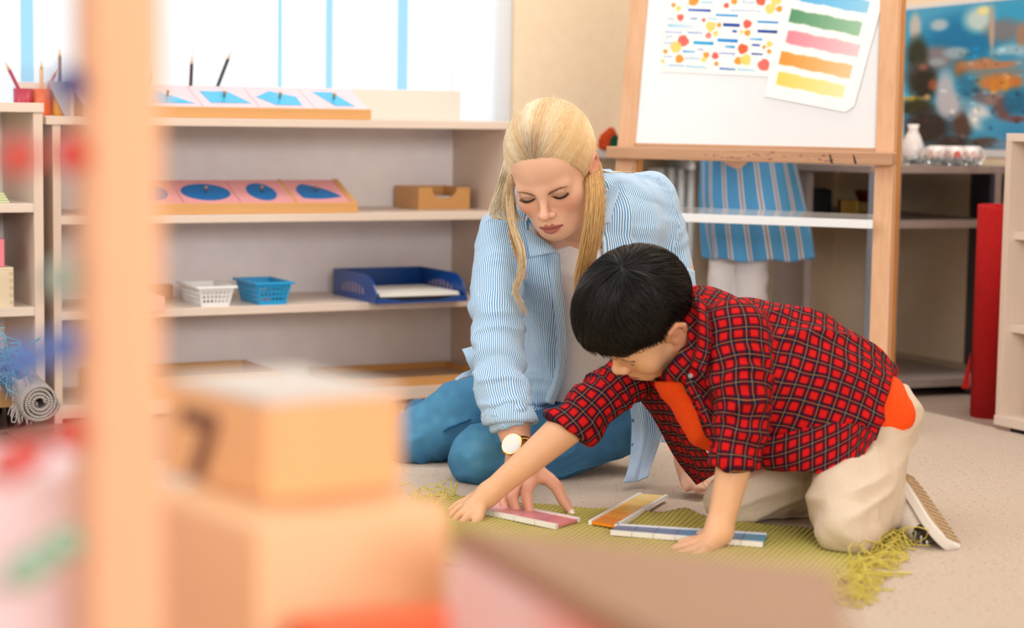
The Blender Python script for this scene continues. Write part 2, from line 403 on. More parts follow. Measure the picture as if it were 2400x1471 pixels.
# inset trays
m_tray = wood('beech_tray', (222, 170, 112), (206, 150, 92), 0, 12, 0.4, 0.5)
m_knob = mat('brass_knob', (176, 140, 104), 0.3, 0.6)
def ell(a, b, n=40, f=None):
    return [(a * math.cos(2 * math.pi * k / n), b * math.sin(2 * math.pi * k / n)) for k in range(n)]
def bez(pts_, n=14):
    o_ = []
    for (p0, c0, p1) in pts_:
        for k in range(n):
            t_ = k / n; o_.append(((1 - t_) ** 2 * p0[0] + 2 * t_ * (1 - t_) * c0[0] + t_ ** 2 * p1[0], (1 - t_) ** 2 * p0[1] + 2 * t_ * (1 - t_) * c0[1] + t_ ** 2 * p1[1]))
    return o_
def inset_tray(name, label, x, y, i, tilt, dep, plates, pink, blue, end_bar, bars=()):
    n = len(plates); S = 0.14; L = n * S + end_bar * 2
    tr_ = shelf_empty(name, label, 'tray', x - L, y, i)
    R = Matrix.Translation((0, 0.0, 0.012)) @ Matrix.Rotation(tilt, 4, 'X')
    h = 0.02
    box('front_rail', (0, -0.006, 0.0), (L, 0.006, 0.026), m_tray, tr_, 0.002)
    box('tray_base', (0.004, 0.006, 0.001), (L - 0.004, dep, 0.007), m_tray, tr_, 0.001, M4=R)
    if end_bar:
        for xx in (0, L - end_bar): box('end_rail', (xx, 0.006, 0.001), (xx + end_bar, dep, 0.0125), m_tray, tr_, 0.001, M4=R)
    zb = 0.012 + dep * math.sin(tilt) - 0.004
    for xx in (0.01, L - 0.03): box('rear_foot', (xx, dep * math.cos(tilt) - 0.014, 0.0), (xx + 0.02, dep * math.cos(tilt) - 0.002, zb), m_tray, tr_, 0.001)
    for k, poly in enumerate(plates):
        x0 = end_bar + k * S
        pl = box('inset_frame', (x0 + 0.0008, 0.007, 0.0075), (x0 + S - 0.0008, dep - 0.002, 0.0105), pink, tr_, 0.0006, M4=R)
        org = R @ Vector((x0 + S / 2, dep / 2, 0.0106)); ux = R.to_3x3() @ Vector((1, 0, 0)); uy = R.to_3x3() @ Vector((0, 1, 0)); uz = R.to_3x3() @ Vector((0, 0, 1))
        prism('inset_shape', poly, 0, 0.0012, blue, pl, 0, (org, ux, uy, uz), label='blue inset piece')
        q = cyl('knob', np.array(org + uz * 0.001), np.array(org + uz * 0.016), 0.003, 0.004, m_knob, pl, 12, rings=[(0, 0.003), (0.5, 0.0028), (0.7, 0.0045), (0.95, 0.004), (1, 0.002)])
    for xb in bars: box('divider_strip', (xb - 0.005, 0.006, 0.009), (xb + 0.005, dep, 0.0125), m_tray, tr_, 0.001, M4=R)
    return tr_
m_pinkp = mat('pale_pink_metal', (240, 202, 212), 0.3); m_blue1 = mat('sky_blue_enamel', (44, 182, 230), 0.22)
m_pink2 = mat('rose_pink_metal', (236, 166, 170), 0.3); m_blue2 = mat('deep_blue_enamel', (0, 112, 186), 0.25)
poly_tri = [(-0.052, -0.042), (0.055, -0.042), (-0.025, 0.042)]
poly_trap = [(-0.05, 0.036), (0.02, 0.036), (0.056, -0.036), (-0.044, -0.036)]
poly_pent = [(-0.058, 0.006), (-0.012, 0.044), (0.046, 0.01), (0.042, -0.044), (-0.024, -0.044)]
poly_par = [(-0.04, 0.044), (0.012, 0.044), (0.038, -0.044), (-0.012, -0.044)]
xr, yr = on_shelf(866, 283, 3); 
tray1 = inset_tray('inset_tray', 'tilted tray of pale pink plates with sky blue angular shapes on the shelf top', float(np.dot(onplane(868, 270, SH0 + VD * 0.02, VD) - SH0, UD)), 0.02, 3, math.radians(22), 0.145, [poly_trap, poly_tri, poly_trap, poly_pent, poly_par], m_pinkp, m_blue1, 0.0)
xr2 = float(np.dot(onplane(838, 488, SH0 + VD * 0.02, VD) - SH0, UD))
leaf = bez([((-0.044, -0.036), (-0.06, 0.02), (-0.022, 0.044)), ((-0.022, 0.044), (0.035, 0.02), (0.056, -0.03)), ((0.056, -0.03), (0.0, -0.05), (-0.044, -0.036))])
tray2 = inset_tray('inset_tray', 'tilted tray of rose plates with deep blue oval shapes on the second board', xr2, 0.02, 2, math.radians(22), 0.145, [ell(0.045, 0.045), ell(0.06, 0.046), ell(0.036, 0.048), leaf], m_pink2, m_blue2, 0.014, ())
L2 = 4 * 0.14 + 0.028
Rm = Matrix.Translation((0, 0.0, 0.012)) @ Matrix.Rotation(math.radians(22), 4, 'X')
box('divider_strip', (0.014 + 0.42 - 0.004, 0.006, 0.009), (0.014 + 0.42 + 0.004, 0.145, 0.0118), m_tray, tray2, 0.0008, M4=Rm)

# small beech box with a scooped front on the second board
m_beech = wood('beech_box', (220, 166, 104), (205, 148, 86), 0, 14, 0.4, 0.5)
xa, ya = on_shelf(968, 489, 2); print('box depth', ya); ya = min(ya, .145)
bx = shelf_empty('scooped_box', 'small open beech box with scooped front holding yellow cards, on the second board', 'box', xa, ya, 2)
bw, bd, bh, th = 0.145, 0.15, 0.055, 0.008
scoop = [(0, 0), (bw, 0), (bw, bh)] + [(bw / 2 + 0.036 * math.cos(a_), bh - 0.029 * math.sin(a_)) for a_ in np.linspace(0, math.pi, 16)] + [(0, bh)]
prism('front_panel', scoop, 0, th, m_beech, bx, 0, ((0, th, 0), (1, 0, 0), (0, 0, 1), (0, -1, 0)))
box('side_panel', (0, th, 0), (th, bd, bh), m_beech, bx, 0.001); box('side_panel', (bw - th, th, 0), (bw, bd, bh), m_beech, bx, 0.001)
box('back_panel', (th, bd - th, 0), (bw - th, bd, bh), m_beech, bx, 0.001); box('base_panel', (th, th, 0), (bw - th, bd - th, 0.005), m_beech, bx, 0)
o = box('card', (0, 0, 0), (0.115, 0.11, 0.022), mat('yellow_card', (240, 186, 40), 0.6), None, 0.002); o.matrix_world = wm(bx) @ Matrix.Translation((0.014, 0.014, 0.0055))
tag(o, 'block of yellow cards lying inside the scooped beech box', 'cards')
o = box('card', (0, 0, 0), (0.112, 0.108, 0.003), mat('white_card', (236, 234, 230), 0.6), None, 0.0005); o.matrix_world = wm(bx) @ Matrix.Translation((0.016, 0.015, 0.0278))
tag(o, 'white card on top of the yellow cards in the scooped box', 'cards')
xa2, ya2 = on_shelf(1103, 489, 2); ya2 = min(ya2, .16)
o = box('wooden_block', (0, 0, 0), (0.05, 0.05, 0.036), wood('brown_block', (128, 88, 60), (110, 72, 48), 0, 14), None, 0.002); o.matrix_world = Matrix.LocRotScale(Vector(SH0 + UD * (xa2 + 0.012) + VD * (ya2 + 0.05) + ZD * ZS[2]), Matrix.Rotation(YAW, 3, 'Z').to_quaternion(), None)
tag(o, 'small brown wooden block beside the scooped beech box', 'block')

# perforated plastic baskets on the third board
def basket(name, label, corner, w, d, h, m, rz, seed):
    x, y = corner
    b_ = shelf_empty(name, label, 'basket', x, y, 1, rz, 'plastic baskets on the third board')
    fl_ = 0.010
    def wall(nm, p0, p1, q0, q1, nu, nv):
        # panel between bottom edge p0-p1 and top edge q0-q1 with diamond openings; real holes
        bm = bmesh.new(); P0, P1, Q0, Q1 = map(np.array, (p0, p1, q0, q1))
        def pt(u, v): return P0 * (1 - u) * (1 - v) + P1 * u * (1 - v) + Q0 * (1 - u) * v + Q1 * u * v
        us = np.linspace(0.06, 0.94, nu + 1); vs_ = np.linspace(0.14, 0.82, nv + 1)
        def quad(a, b, c, d): bm.faces.new([bm.verts.new(p) for p in (a, b, c, d)])
        quad(pt(0, 0), pt(1, 0), pt(1, vs_[0]), pt(0, vs_[0])); quad(pt(0, vs_[-1]), pt(1, vs_[-1]), pt(1, 1), pt(0, 1))
        quad(pt(0, vs_[0]), pt(us[0], vs_[0]), pt(us[0], vs_[-1]), pt(0, vs_[-1])); quad(pt(us[-1], vs_[0]), pt(1, vs_[0]), pt(1, vs_[-1]), pt(us[-1], vs_[-1]))
        for i_ in range(nu):
            for j_ in range(nv):
                u0, u1, v0, v1 = us[i_], us[i_ + 1], vs_[j_], vs_[j_ + 1]
                cs = [(u0, v0), (u1, v0), (u1, v1), (u0, v1)]; uc, vc = (u0 + u1) / 2, (v0 + v1) / 2
                hs = [(uc + (u1 - u0) * 0.40, vc), (uc, vc + (v1 - v0) * 0.44), (uc - (u1 - u0) * 0.40, vc), (uc, vc - (v1 - v0) * 0.44)]
                Q = [bm.verts.new(pt(*q)) for q in cs]; Hh = [bm.verts.new(pt(*q)) for q in hs]
                # corner order: 0 bl,1 br,2 tr,3 tl ; hole order: 0 right,1 top,2 left,3 bottom
                bm.faces.new((Q[0], Q[1], Hh[3])); bm.faces.new((Q[1], Q[2], Hh[0])); bm.faces.new((Q[2], Q[3], Hh[1])); bm.faces.new((Q[3], Q[0], Hh[2]))
                bm.faces.new((Q[0], Hh[3], Hh[2])); bm.faces.new((Q[1], Hh[0], Hh[3])); bm.faces.new((Q[2], Hh[1], Hh[0])); bm.faces.new((Q[3], Hh[2], Hh[1]))
        bmesh.ops.remove_doubles(bm, verts=bm.verts, dist=1e-5)
        o_ = bm_obj(nm, bm, m, b_); s_ = o_.modifiers.new('s', 'SOLIDIFY'); s_.thickness = 0.0018
    a, f = 0.0, fl_
    B = [(f, f, 0.001), (w - f, f, 0.001), (w - f, d - f, 0.001), (f, d - f, 0.001)]; T = [(a, a, h), (w, a, h), (w, d, h), (a, d, h)]
    wall('front_wall', B[0], B[1], T[0], T[1], 7, 3); wall('side_wall', B[1], B[2], T[1], T[2], 10, 3)
    wall('back_wall', B[2], B[3], T[2], T[3], 7, 3); wall('side_wall', B[3], B[0], T[3], T[0], 10, 3)
    box('basket_floor', (f, f, 0.0), (w - f, d - f, 0.002), m, b_, 0)
    bm = bmesh.new(); r_ = 0.006
    box_bm(bm, (-r_, -r_, h - 0.003), (w + r_, 0.001, h + 0.003), 0.001); box_bm(bm, (-r_, d - 0.001, h - 0.003), (w + r_, d + r_, h + 0.003), 0.001)
    box_bm(bm, (-r_, 0, h - 0.003), (0.001, d, h + 0.003), 0.001); box_bm(bm, (w - 0.001, 0, h - 0.003), (w + r_, d, h + 0.003), 0.001)
    bm_obj('rim', bm, m, b_)
    return b_
bk1 = basket('plastic_basket', 'white perforated plastic basket on the third board of the long shelf', on_shelf(466, 720, 1), 0.088, 0.15, 0.046, mat('white_plastic', (242, 243, 245), 0.35), 0.0, 1)
bk2 = basket('plastic_basket', 'sky blue perforated plastic basket next to the white one', on_shelf(602, 716, 1), 0.088, 0.15, 0.052, mat('sky_blue_plastic', (30, 160, 222), 0.35), 0.0, 2)
random.seed(8)
for bi, (b_, cols) in enumerate(((bk1, [(40, 60, 60), (60, 50, 40)]), (bk2, [(230, 150, 30), (220, 120, 30), (30, 40, 80), (30, 60, 110)]))):
    for k, c_ in enumerate(cols):
        o = box('wooden_counter', (0, 0, 0), (0.014, 0.1, 0.012), mat('counter_paint_%d_%d' % (bi, k), c_, 0.4), None, 0.002)
        o.matrix_world = wm(b_) @ Matrix.Translation((0.013 + k * 0.0165, 0.02, 0.0025))
        tag(o, '%s painted stick lying inside the %s basket' % ([['dark green', 'dark brown'], ['amber', 'burnt orange', 'navy', 'steel blue']][bi][k], ['white', 'sky blue'][bi]), 'counter')
o = box('storage_box', (0, 0, 0), (0.13, 0.09, 0.033), mat('salmon_paint', (243, 178, 172), 0.5), None, 0.002); xq, yq = on_shelf(386, 728, 1)
o.matrix_world = M_SH @ Matrix.Translation((xq - 0.13, yq, ZS[1])); tag(o, 'low salmon pink box half hidden by the wooden post, third board', 'box')
o = box('wooden_block', (0, 0, 0), (0.06, 0.03, 0.034), wood('brown_block2', (190, 146, 112), (170, 126, 92), 0, 14), None, 0.002); xq, yq = on_shelf(388, 712, 1)
o.matrix_world = M_SH @ Matrix.Translation((xq + 0.0, yq + 0.13, ZS[1])); tag(o, 'light brown wooden block behind the white basket', 'block')

# blue letter tray with papers
m_bt = mat('royal_blue_plastic', (8, 70, 150), 0.3)
xt, yt = on_shelf(882, 712, 1); print('tray', yt)
xe, ye = on_shelf(1100, 706, 1)
tw = xe - xt; td = min(0.27, 0.312 - yt); thh = 0.062
lt = shelf_empty('letter_tray', 'royal blue plastic letter tray with curved front on the third board', 'tray', xt, yt, 1)
box('tray_floor', (0, 0.0, 0.0), (tw, td, 0.004), m_bt, lt, 0.001); box('back_wall', (0, td - 0.004, 0.004), (tw, td, thh + 0.004), m_bt, lt, 0.001)
side = [(0.0, 0.0), (0.0, 0.012)] + [(0.075 * (1 - math.cos(a_)), 0.012 + (thh - 0.008) * math.sin(a_)) for a_ in np.linspace(0.1, math.pi / 2, 12)] + [(td, thh + 0.004), (td, 0)]
for xx in (0, tw - 0.004):
    bm = bmesh.new(); vs_ = [bm.verts.new((xx, a_, b2)) for a_, b2 in side]; fc = bm.faces.new(vs_)
    holes = [(0.075 + k * 0.0215) for k in range(7)]
    o = bm_obj('side_wall', bm, m_bt, lt); s_ = o.modifiers.new('s', 'SOLIDIFY'); s_.thickness = 0.004; s_.offset = 0
    m_slot = mat('tray_slot_light', (176, 152, 150), 0.6)
    for k, yy in enumerate(holes):
        hh = 0.012 + 0.014 * math.sin(math.pi * (k + 0.7) / 7.4)
        box('slot', (xx - 0.0028, yy, 0.017), (xx + 0.0028, yy + 0.006, 0.017 + hh), m_slot, lt, 0, label='narrow light slot in the side wall')
lip = [(0, 0), (tw * 0.2, 0), (tw * 0.3, 0.012), (tw * 0.75, 0.014), (tw * 0.85, 0.0), (tw, 0)]
prism('front_lip', [(0, 0), (tw, 0), (tw, 0.012), (tw * 0.92, 0.016), (tw * 0.7, 0.006), (tw * 0.3, 0.005), (tw * 0.1, 0.012), (0, 0.012)], 0, 0.004, m_bt, lt, 0, ((0, 0.0, 0), (1, 0, 0), (0, 0, 1), (0, -1, 0)))
for k in range(4):
    o = box('paper_sheet', (0, 0, 0), (tw - 0.03, td - 0.06, 0.002), mat('white_card', (236, 234, 230), 0.6), None, 0)
    o.matrix_world = wm(lt) @ Matrix.Translation((0.015 + 0.002 * (k % 2), 0.012 + 0.003 * k, 0.0145 + 0.0021 * k)); tag(o, ['lowest', 'second lowest', 'second highest', 'topmost'][k] + ' white paper sheet of the pile in the blue letter tray', 'paper', 'papers in the letter tray')
o = box('notebook', (0, 0, 0), (tw - 0.026, td - 0.05, 0.0095), mat('dark_cover', (26, 24, 34), 0.5), None, 0.001); o.matrix_world = wm(lt) @ Matrix.Translation((0.013, 0.012, 0.0045)); tag(o, 'dark notebook under the white papers in the blue tray', 'notebook')
o = box('wooden_clip', (0, 0, 0), (0.05, 0.016, 0.012), m_beech, None, 0.002); o.matrix_world = wm(lt) @ Matrix.Translation((0.03, td - 0.06, 0.024)); tag(o, 'small wooden clip on the papers in the blue tray', 'clip')

# framed trays on the lowest board
xb, yb = on_shelf(1075, 893, 0)
def flat_tray(x0, x1, y0, y1, hgt, label):
    f_ = shelf_empty('flat_tray', label, 'tray', x0, y0, 0); w_, d_ = x1 - x0, y1 - y0
    for lo, hi, nm in (((0, 0, 0), (w_, 0.012, hgt), 'front_rail'), ((0, d_ - 0.012, 0), (w_, d_, hgt), 'back_rail'), ((0, 0.012, 0), (0.012, d_ - 0.012, hgt), 'side_rail'), ((w_ - 0.012, 0.012, 0), (w_, d_ - 0.012, hgt), 'side_rail')):
        box(nm, lo, hi, m_beech, f_, 0.0015)
    box('tray_base', (0.012, 0.012, 0), (w_ - 0.012, d_ - 0.012, 0.006), wood('tray_base_wood', (210, 180, 148), (190, 158, 126), 0, 10), f_, 0)
    return f_
flat_tray(0.73, 1.13, 0.02, 0.29, 0.022, 'shallow beech tray lying on the lowest board beside the kneeling woman')
flat_tray(0.14, 0.56, 0.03, 0.29, 0.05, 'beech rimmed tray on the lowest board behind the wooden post')

# pencil cups on the shelf top, each pencil a thing
def pencil(name_label, p0, p1, col):
    p0, p1 = np.asarray(p0), np.asarray(p1); d_ = (p1 - p0) / np.linalg.norm(p1 - p0)
    o = empty('pencil', name_label, 'pencil', p0, 0, 'pencils on the shelf')
    Lp = np.linalg.norm(p1 - p0); z_ = np.zeros(3)
    cyl('barrel', z_, d_ * (Lp - 0.02), 0.0042, 0.0042, mat('pencil_%d_%d_%d' % col, col, 0.35), o, 6, smooth=False)
    cyl('sharpened_tip', d_ * (Lp - 0.02), d_ * (Lp - 0.003), 0.0042, 0.0011, mat('pencil_wood', (222, 186, 150), 0.6), o, 10)
    cyl('lead', d_ * (Lp - 0.003), d_ * Lp, 0.0011, 0.0002, mat('pencil_%d_%d_%d' % col, col, 0.35), o, 8)
def cup(label, px, col, v, hh=0.062, r_=0.021):
    p_ = onplane(px, 250, SH0 + VD * v, VD); u_ = float(np.dot(p_ - SH0, UD))
    b_ = SH0 + UD * u_ + VD * v + ZD * ZS[3]
    o = empty('pencil_cup', label, 'cup', b_, YAW, 'pencil cups on the long shelf')
    m_ = mat('cup_%d_%d_%d' % col, col, 0.35)
    # hollow cup
    prof = [(0, 0.0), (r_ * 0.92, 0.0), (r_, 0.004), (r_, hh), (r_ - 0.0025, hh), (r_ - 0.003, 0.005), (0.0, 0.004)]
    v_, f_ = [], []
    for a_, z_ in prof:
        for k in range(28): v_.append((a_ * math.cos(2 * math.pi * k / 28), a_ * math.sin(2 * math.pi * k / 28), z_))
    for i in range(len(prof) - 1):
        for k in range(28): f_.append((i * 28 + k, i * 28 + (k + 1) % 28, (i + 1) * 28 + (k + 1) % 28, (i + 1) * 28 + k))
    pydata('cup_body', v_, f_, m_, o, True)
    return b_
V1 = 0.16
cb = {}
for nm, px, col in (('maroon', 54, (186, 40, 74)), ('orange', 98, (236, 112, 60)), ('yellow', 142, (236, 168, 70)), ('peach', 338, (240, 190, 150)), ('brown', 446, (90, 62, 50)), ('black', 500, (40, 44, 48))):
    cb[nm] = cup('%s pencil cup standing on the top board of the long shelf' % nm, px, col, V1 + (0.03 if px > 300 else 0), 0.062, 0.0215)
def tip(px, py, v): return onplane(px, py, SH0 + VD * v, VD)
for lab, nm, px, py, dv, col in (('crimson pencil leaning in the maroon cup', 'maroon', 12, 145, 0.0, (176, 40, 90)), ('ochre pencil leaning in the orange cup', 'orange', 97, 142, 0.008, (232, 180, 120)), ('pinkish pencil crossing the ochre one in the orange cup', 'orange', 137, 160, -0.008, (228, 150, 130)),
                        ('brown pencil standing in the yellow cup', 'yellow', 140, 113, 0, (150, 120, 100)), ('peach pencil in the cup behind the pink plates, beside the post', 'peach', 354, 166, 0, (236, 190, 160)), ('upright dark brown pencil behind the pink plates', 'brown', 450, 131, 0, (66, 44, 40)), ('slanted black pencil behind the pink plates', 'black', 541, 121, 0, (22, 40, 46))):
    b_ = cb[nm]; vv = float(np.dot(b_ - SH0, VD)); tp = tip(px, py, vv + dv)
    d_ = tp - (b_ + ZD * 0.066); side_ = d_ - ZD * d_[2]; q = b_ + ZD * 0.008 - np.clip(side_ * 0.45, -0.014, 0.014)
    if nm in ('brown', 'black'): q = b_ + ZD * 0.008 - np.clip(side_ * 0.6, -0.014, 0.014)
    pencil(lab, q, tp, col)
o = prism('card_stand', [(0.034, 0), (0.046, 0), (0.046, 0.076), (-0.002, 0.078)], 0, 0.004, mat('grey_card', (188, 184, 190), 0.6), None)
p_ = onplane(122, 270, SH0 + VD * 0.10, VD); u_ = float(np.dot(p_ - SH0, UD))
o.matrix_world = M_SH @ Matrix.Translation((u_, 0.10, ZS[3])) @ Matrix.Rotation(math.radians(-80), 4, 'X') @ Matrix.Scale(-1, 4, (0, 0, 1)) @ Matrix.Rotation(math.radians(0), 4, 'Z')
o.matrix_world = M_SH @ Matrix(((1, 0, 0, u_), (0, 0.15, 1, 0.115), (0, 1, 0, ZS[3]), (0, 0, 0, 1)))
tag(o, 'grey folded card standing in front of the yellow pencil cup', 'card')
# ------------------------------------------------------------------ cabinet with rolled rugs at the far side of the frame
q0 = P(104, 700, 4.43); q0[2] = 0
CW, CD, CT = 0.62, 0.30, 0.726
cab0 = q0 - UD * CW
cab = empty('open_cabinet', 'pale birch open cabinet standing beside the long shelf, next to the wooden post', 'cabinet', cab0, YAW)
M_CB = wm(cab)
CZS = [0.505, 0.275, 0.10]
box('top_board', (-0.004, -0.004, CT - 0.021), (CW + 0.002, CD, CT), m_birch, cab, 0.0015)
box('side_panel', (CW - 0.021, 0, 0.06), (CW, CD, CT - 0.021), m_birch_z, cab, 0.0015); box('side_panel', (0, 0, 0.06), (0.021, CD, CT - 0.021), m_birch_z, cab, 0.0015)
box('back_panel', (0.021, CD - 0.006, 0.06), (CW - 0.021, CD, CT - 0.021), m_back, cab, 0)
for z_ in CZS: box('shelf_board', (0.021, 0.002, z_ - 0.02), (CW - 0.021, CD - 0.006, z_), m_birch, cab, 0.0015)
m_blk = mat('black_plastic', (22, 18, 22), 0.4)
for x_, y_ in ((0.05, 0.05), (CW - 0.05, 0.06), (0.05, 0.25), (CW - 0.06, 0.25)):
    k = cyl('caster_wheel', (x_ - 0.018, y_, 0.022), (x_ - 0.008, y_, 0.022), 0.022, 0.022, m_blk, cab, 18)
    cyl('caster_wheel', (x_ + 0.008, y_, 0.022), (x_ + 0.018, y_, 0.022), 0.022, 0.022, m_blk, cab, 18)
    box('caster_fork', (x_ - 0.021, y_ - 0.012, 0.022), (x_ + 0.021, y_ + 0.012, 0.0605), m_blk, cab, 0.003)
box('plinth_board', (-0.01, -0.05, 0.061), (CW - 0.06, 0.001, 0.1), wood('honey_plinth', (222, 176, 122), (204, 152, 98), 0, 10), cab, 0.002)
def in_cab(name, label, cat, lo, hi, m, bev=0.002):
    o = box(name, lo, hi, m, None, bev); o.matrix_world = M_CB; tag(o, label, cat); return o
m_lbox = wood('light_poplar', (232, 218, 188), (222, 204, 170), 0, 12)
wbx = empty('wooden_box', 'light poplar box with finger joints on the lower board of the open cabinet', 'box', cab0 + UD * 0.3 + VD * 0.02 + ZD * CZS[1], YAW)
bxw = CW - 0.3 - 0.063
for lo, hi, nm in (((0, 0, 0), (bxw, 0.01, 0.082), 'front_panel'), ((0, 0.2, 0), (bxw, 0.21, 0.082), 'back_panel'), ((0, 0.01, 0), (0.01, 0.2, 0.082), 'side_panel'), ((bxw - 0.01, 0.01, 0), (bxw, 0.2, 0.082), 'side_panel')): box(nm, lo, hi, m_lbox, wbx, 0.001)
box('lid_panel', (0.0, 0.0, 0.0822), (bxw, 0.21, 0.088), m_lbox, wbx, 0.001)
for k in range(5): box('finger_joint', (bxw - 0.0095, -0.0006, 0.006 + k * 0.016), (bxw - 0.0008, 0.001, 0.014 + k * 0.016), wood('joint_end_grain', (214, 194, 160), (200, 178, 140), 2, 20), wbx, 0)
in_cab('paper_box', 'pink paper box lying on the light poplar box', 'box', (0.34, 0.03, CZS[1] + 0.0885), (CW - 0.08, 0.17, CZS[1] + 0.15), mat('pink_board', (242, 132, 146), 0.5))
in_cab('folder', 'black folder lying on the pink paper box', 'folder', (0.34, 0.04, CZS[1] + 0.1505), (CW - 0.098, 0.16, CZS[1] + 0.162), m_blk)
in_cab('storage_box', 'dark red box on the black folder in the open cabinet', 'box', (0.34, 0.06, CZS[1] + 0.1625), (CW - 0.112, 0.16, CZS[1] + 0.204), mat('dark_red_board', (128, 44, 40), 0.6))
for k in range(4): in_cab('paper_sheet', ['bottom', 'second', 'third', 'top'][k] + ' sheet of the pale green paper pile in the open cabinet', 'paper', (0.3, 0.03 + 0.002 * k, CZS[0] + 0.0002 + k * 0.0055), (CW - 0.068 - 0.003 * k, 0.2, CZS[0] + 0.005 + k * 0.0055), mat('pale_green_paper', (214, 224, 176), 0.6), 0.001)['group'] = 'pale green papers'

# rolled rugs lying across the plinth
def rolled_rug(name, label, p_front, p_back, r_out, col, col2, turns, seed):
    p0, p1 = np.asarray(p_front, float), np.asarray(p_back, float)
    ax = p1 - p0; L = np.linalg.norm(ax); ax /= L
    a = np.cross(ax, ZD); a /= np.linalg.norm(a); b = np.cross(a, ax)
    m = mat(name + '_weave_%d' % seed, col, 0.95, spec=0.1); t = NT(m)
    uv = t.n('ShaderNodeAttribute', attribute_name='cuv').outputs['Vector']
    sx = t.n('ShaderNodeSeparateXYZ', {0: uv})
    w1 = t.math('SINE', t.math('MULTIPLY', sx.outputs[0], 1400.0)); w2 = t.math('SINE', t.math('MULTIPLY', sx.outputs[1], 900.0))
    hgt = t.math('ADD', w1, t.math('MULTIPLY', w2, 0.4))
    t.out(t.mix(t.math('MULTIPLY_ADD', hgt, 0.25, 0.5), srgb(col2), srgb(col)), None, hgt, 0.6, 0.002)
    o = empty('rolled_rug', label, 'rug', p0); n = 46 * turns // 1; n = int(n); nl = 12
    th_ = 0.0055; v, f, cu = [], [], []
    ang = np.linspace(0, 2 * math.pi * turns, n); rad = np.linspace(0.008, r_out - th_, n)
    s = np.concatenate([[0], np.cumsum(np.hypot(np.diff(rad * np.cos(ang)), np.diff(rad * np.sin(ang))))])
    for j in range(nl + 1):
        for i in range(n):
            wv = 1 + 0.03 * math.sin(ang[i] * 2.3 + j * 0.4)
            for q in (0, th_):
                rr = (rad[i] + q) * wv
                v.append(p0 + ax * L * j / nl + a * rr * math.cos(ang[i]) + b * rr * math.sin(ang[i])); cu.append((s[i], L * j / nl, q))
    def ix(j, i, q): return (j * n + i) * 2 + q
    for j in range(nl):
        for i in range(n - 1):
            f.append((ix(j, i, 1), ix(j, i + 1, 1), ix(j + 1, i + 1, 1), ix(j + 1, i, 1))); f.append((ix(j, i, 0), ix(j + 1, i, 0), ix(j + 1, i + 1, 0), ix(j, i + 1, 0)))
        f.append((ix(j, n - 1, 0), ix(j + 1, n - 1, 0), ix(j + 1, n - 1, 1), ix(j, n - 1, 1)))
    for i in range(n - 1):
        f.append((ix(0, i, 0), ix(0, i + 1, 0), ix(0, i + 1, 1), ix(0, i, 1))); f.append((ix(nl, i, 1), ix(nl, i + 1, 1), ix(nl, i + 1, 0), ix(nl, i, 0)))
    w = pydata('woven_roll', v, f, m, o, True, local=wm(o))
    at = w.data.attributes.new('cuv', 'FLOAT_VECTOR', 'POINT'); at.data.foreach_set('vector', np.array(cu, np.float32).ravel())
    return o, (a, b, ax, L, m, p0)
def fringe(name, bases, dirs, length, r, m, parent, seed, droop=0.02, wob=0.006, floor=None, per=1):
    rs = np.random.RandomState(seed); V_, F_ = [], []
    for b_, d_ in zip(bases, dirs):
        for _ in range(per):
            n = 7; L = length * (0.75 + 0.5 * rs.rand()); dd = d_ + rs.randn(3) * 0.25; dd /= np.linalg.norm(dd)
            c1 = rs.randn(3) * wob; c2 = rs.randn(3) * wob
            pts = []
            for i in range(n):
                t_ = i / (n - 1); p = b_ + dd * L * t_ + c1 * math.sin(t_ * 3.1) * 1.5 + c2 * math.sin(t_ * 6.2) - ZD * droop * t_ * t_
                if floor is not None: p[2] = max(p[2], floor + r * (1 + 1.5 * rs.rand()))
                pts.append(p)
            v, f = tube_arrays(pts, r * np.linspace(1, 0.7, n), 4)
            o_ = len(V_); V_ += list(v); F_ += [tuple(k + o_ for k in q) for q in f]
    return pydata(name, V_, F_, m, parent, local=wm(parent))
pf = P(94, 944, 4.16); pb = P(40, 884, 4.36)
rr1, info = rolled_rug('grey_rug', 'rolled grey ribbed rug with its spiral end showing, below the open cabinet', pf, pb, 0.043, (206, 198, 194), (150, 142, 140), 4, 1)
m_fr = mat('grey_fringe', (196, 188, 184), 0.9)
a_, b_, ax_, L_, mw, p0_ = info
tail0 = pf + np.array([-0.028, 0.0, 0.02]); tail = []
for j in range(5): tail.append(None)
tv = []
for j in range(9):
    for i in range(6):
        t_ = i / 5
        tv.append(P(62 - 34 * j / 8, 880 + 8 * math.sin(j / 8 * 3), 4.17 + 0.16 * j / 8 * 0.2) + np.array([0.0, 0.006 * math.sin(j * 1.2), -0.055 * t_]) + np.array([0.02, 0, 0]) * (t_ * (1 - j / 8)))
tf_ = pydata('loose_end', tv, grid_faces(6, 9), mw, rr1, True, local=wm(rr1)); s_ = tf_.modifiers.new('s', 'SOLIDIFY'); s_.thickness = 0.004
bs = [np.array(tv[j * 6 + 5]) * (1 - k / 3) + np.array(tv[min(8, j + 1) * 6 + 5]) * k / 3 for j in range(8) for k in range(3)]
fringe('fringe', bs, [np.array([0, -0.1, -1.0])] * len(bs), 0.035, 0.0016, m_fr, rr1, 5, 0, 0.003, None, 2)
rr2, info2 = rolled_rug('blue_rug', 'rolled teal blue rug with tangled fringe behind the grey roll', P(10, 864, 4.22), P(-60, 846, 4.33), 0.036, (92, 168, 196), (40, 110, 146), 3, 2)
m_fr2 = mat('teal_fringe', (110, 176, 200), 0.9)
pc = P(10, 862, 4.21); rs = np.random.RandomState(2)
bs = [pc + np.array([rs.randn() * 0.02, -0.005, rs.randn() * 0.018 + 0.012]) for _ in range(46)]
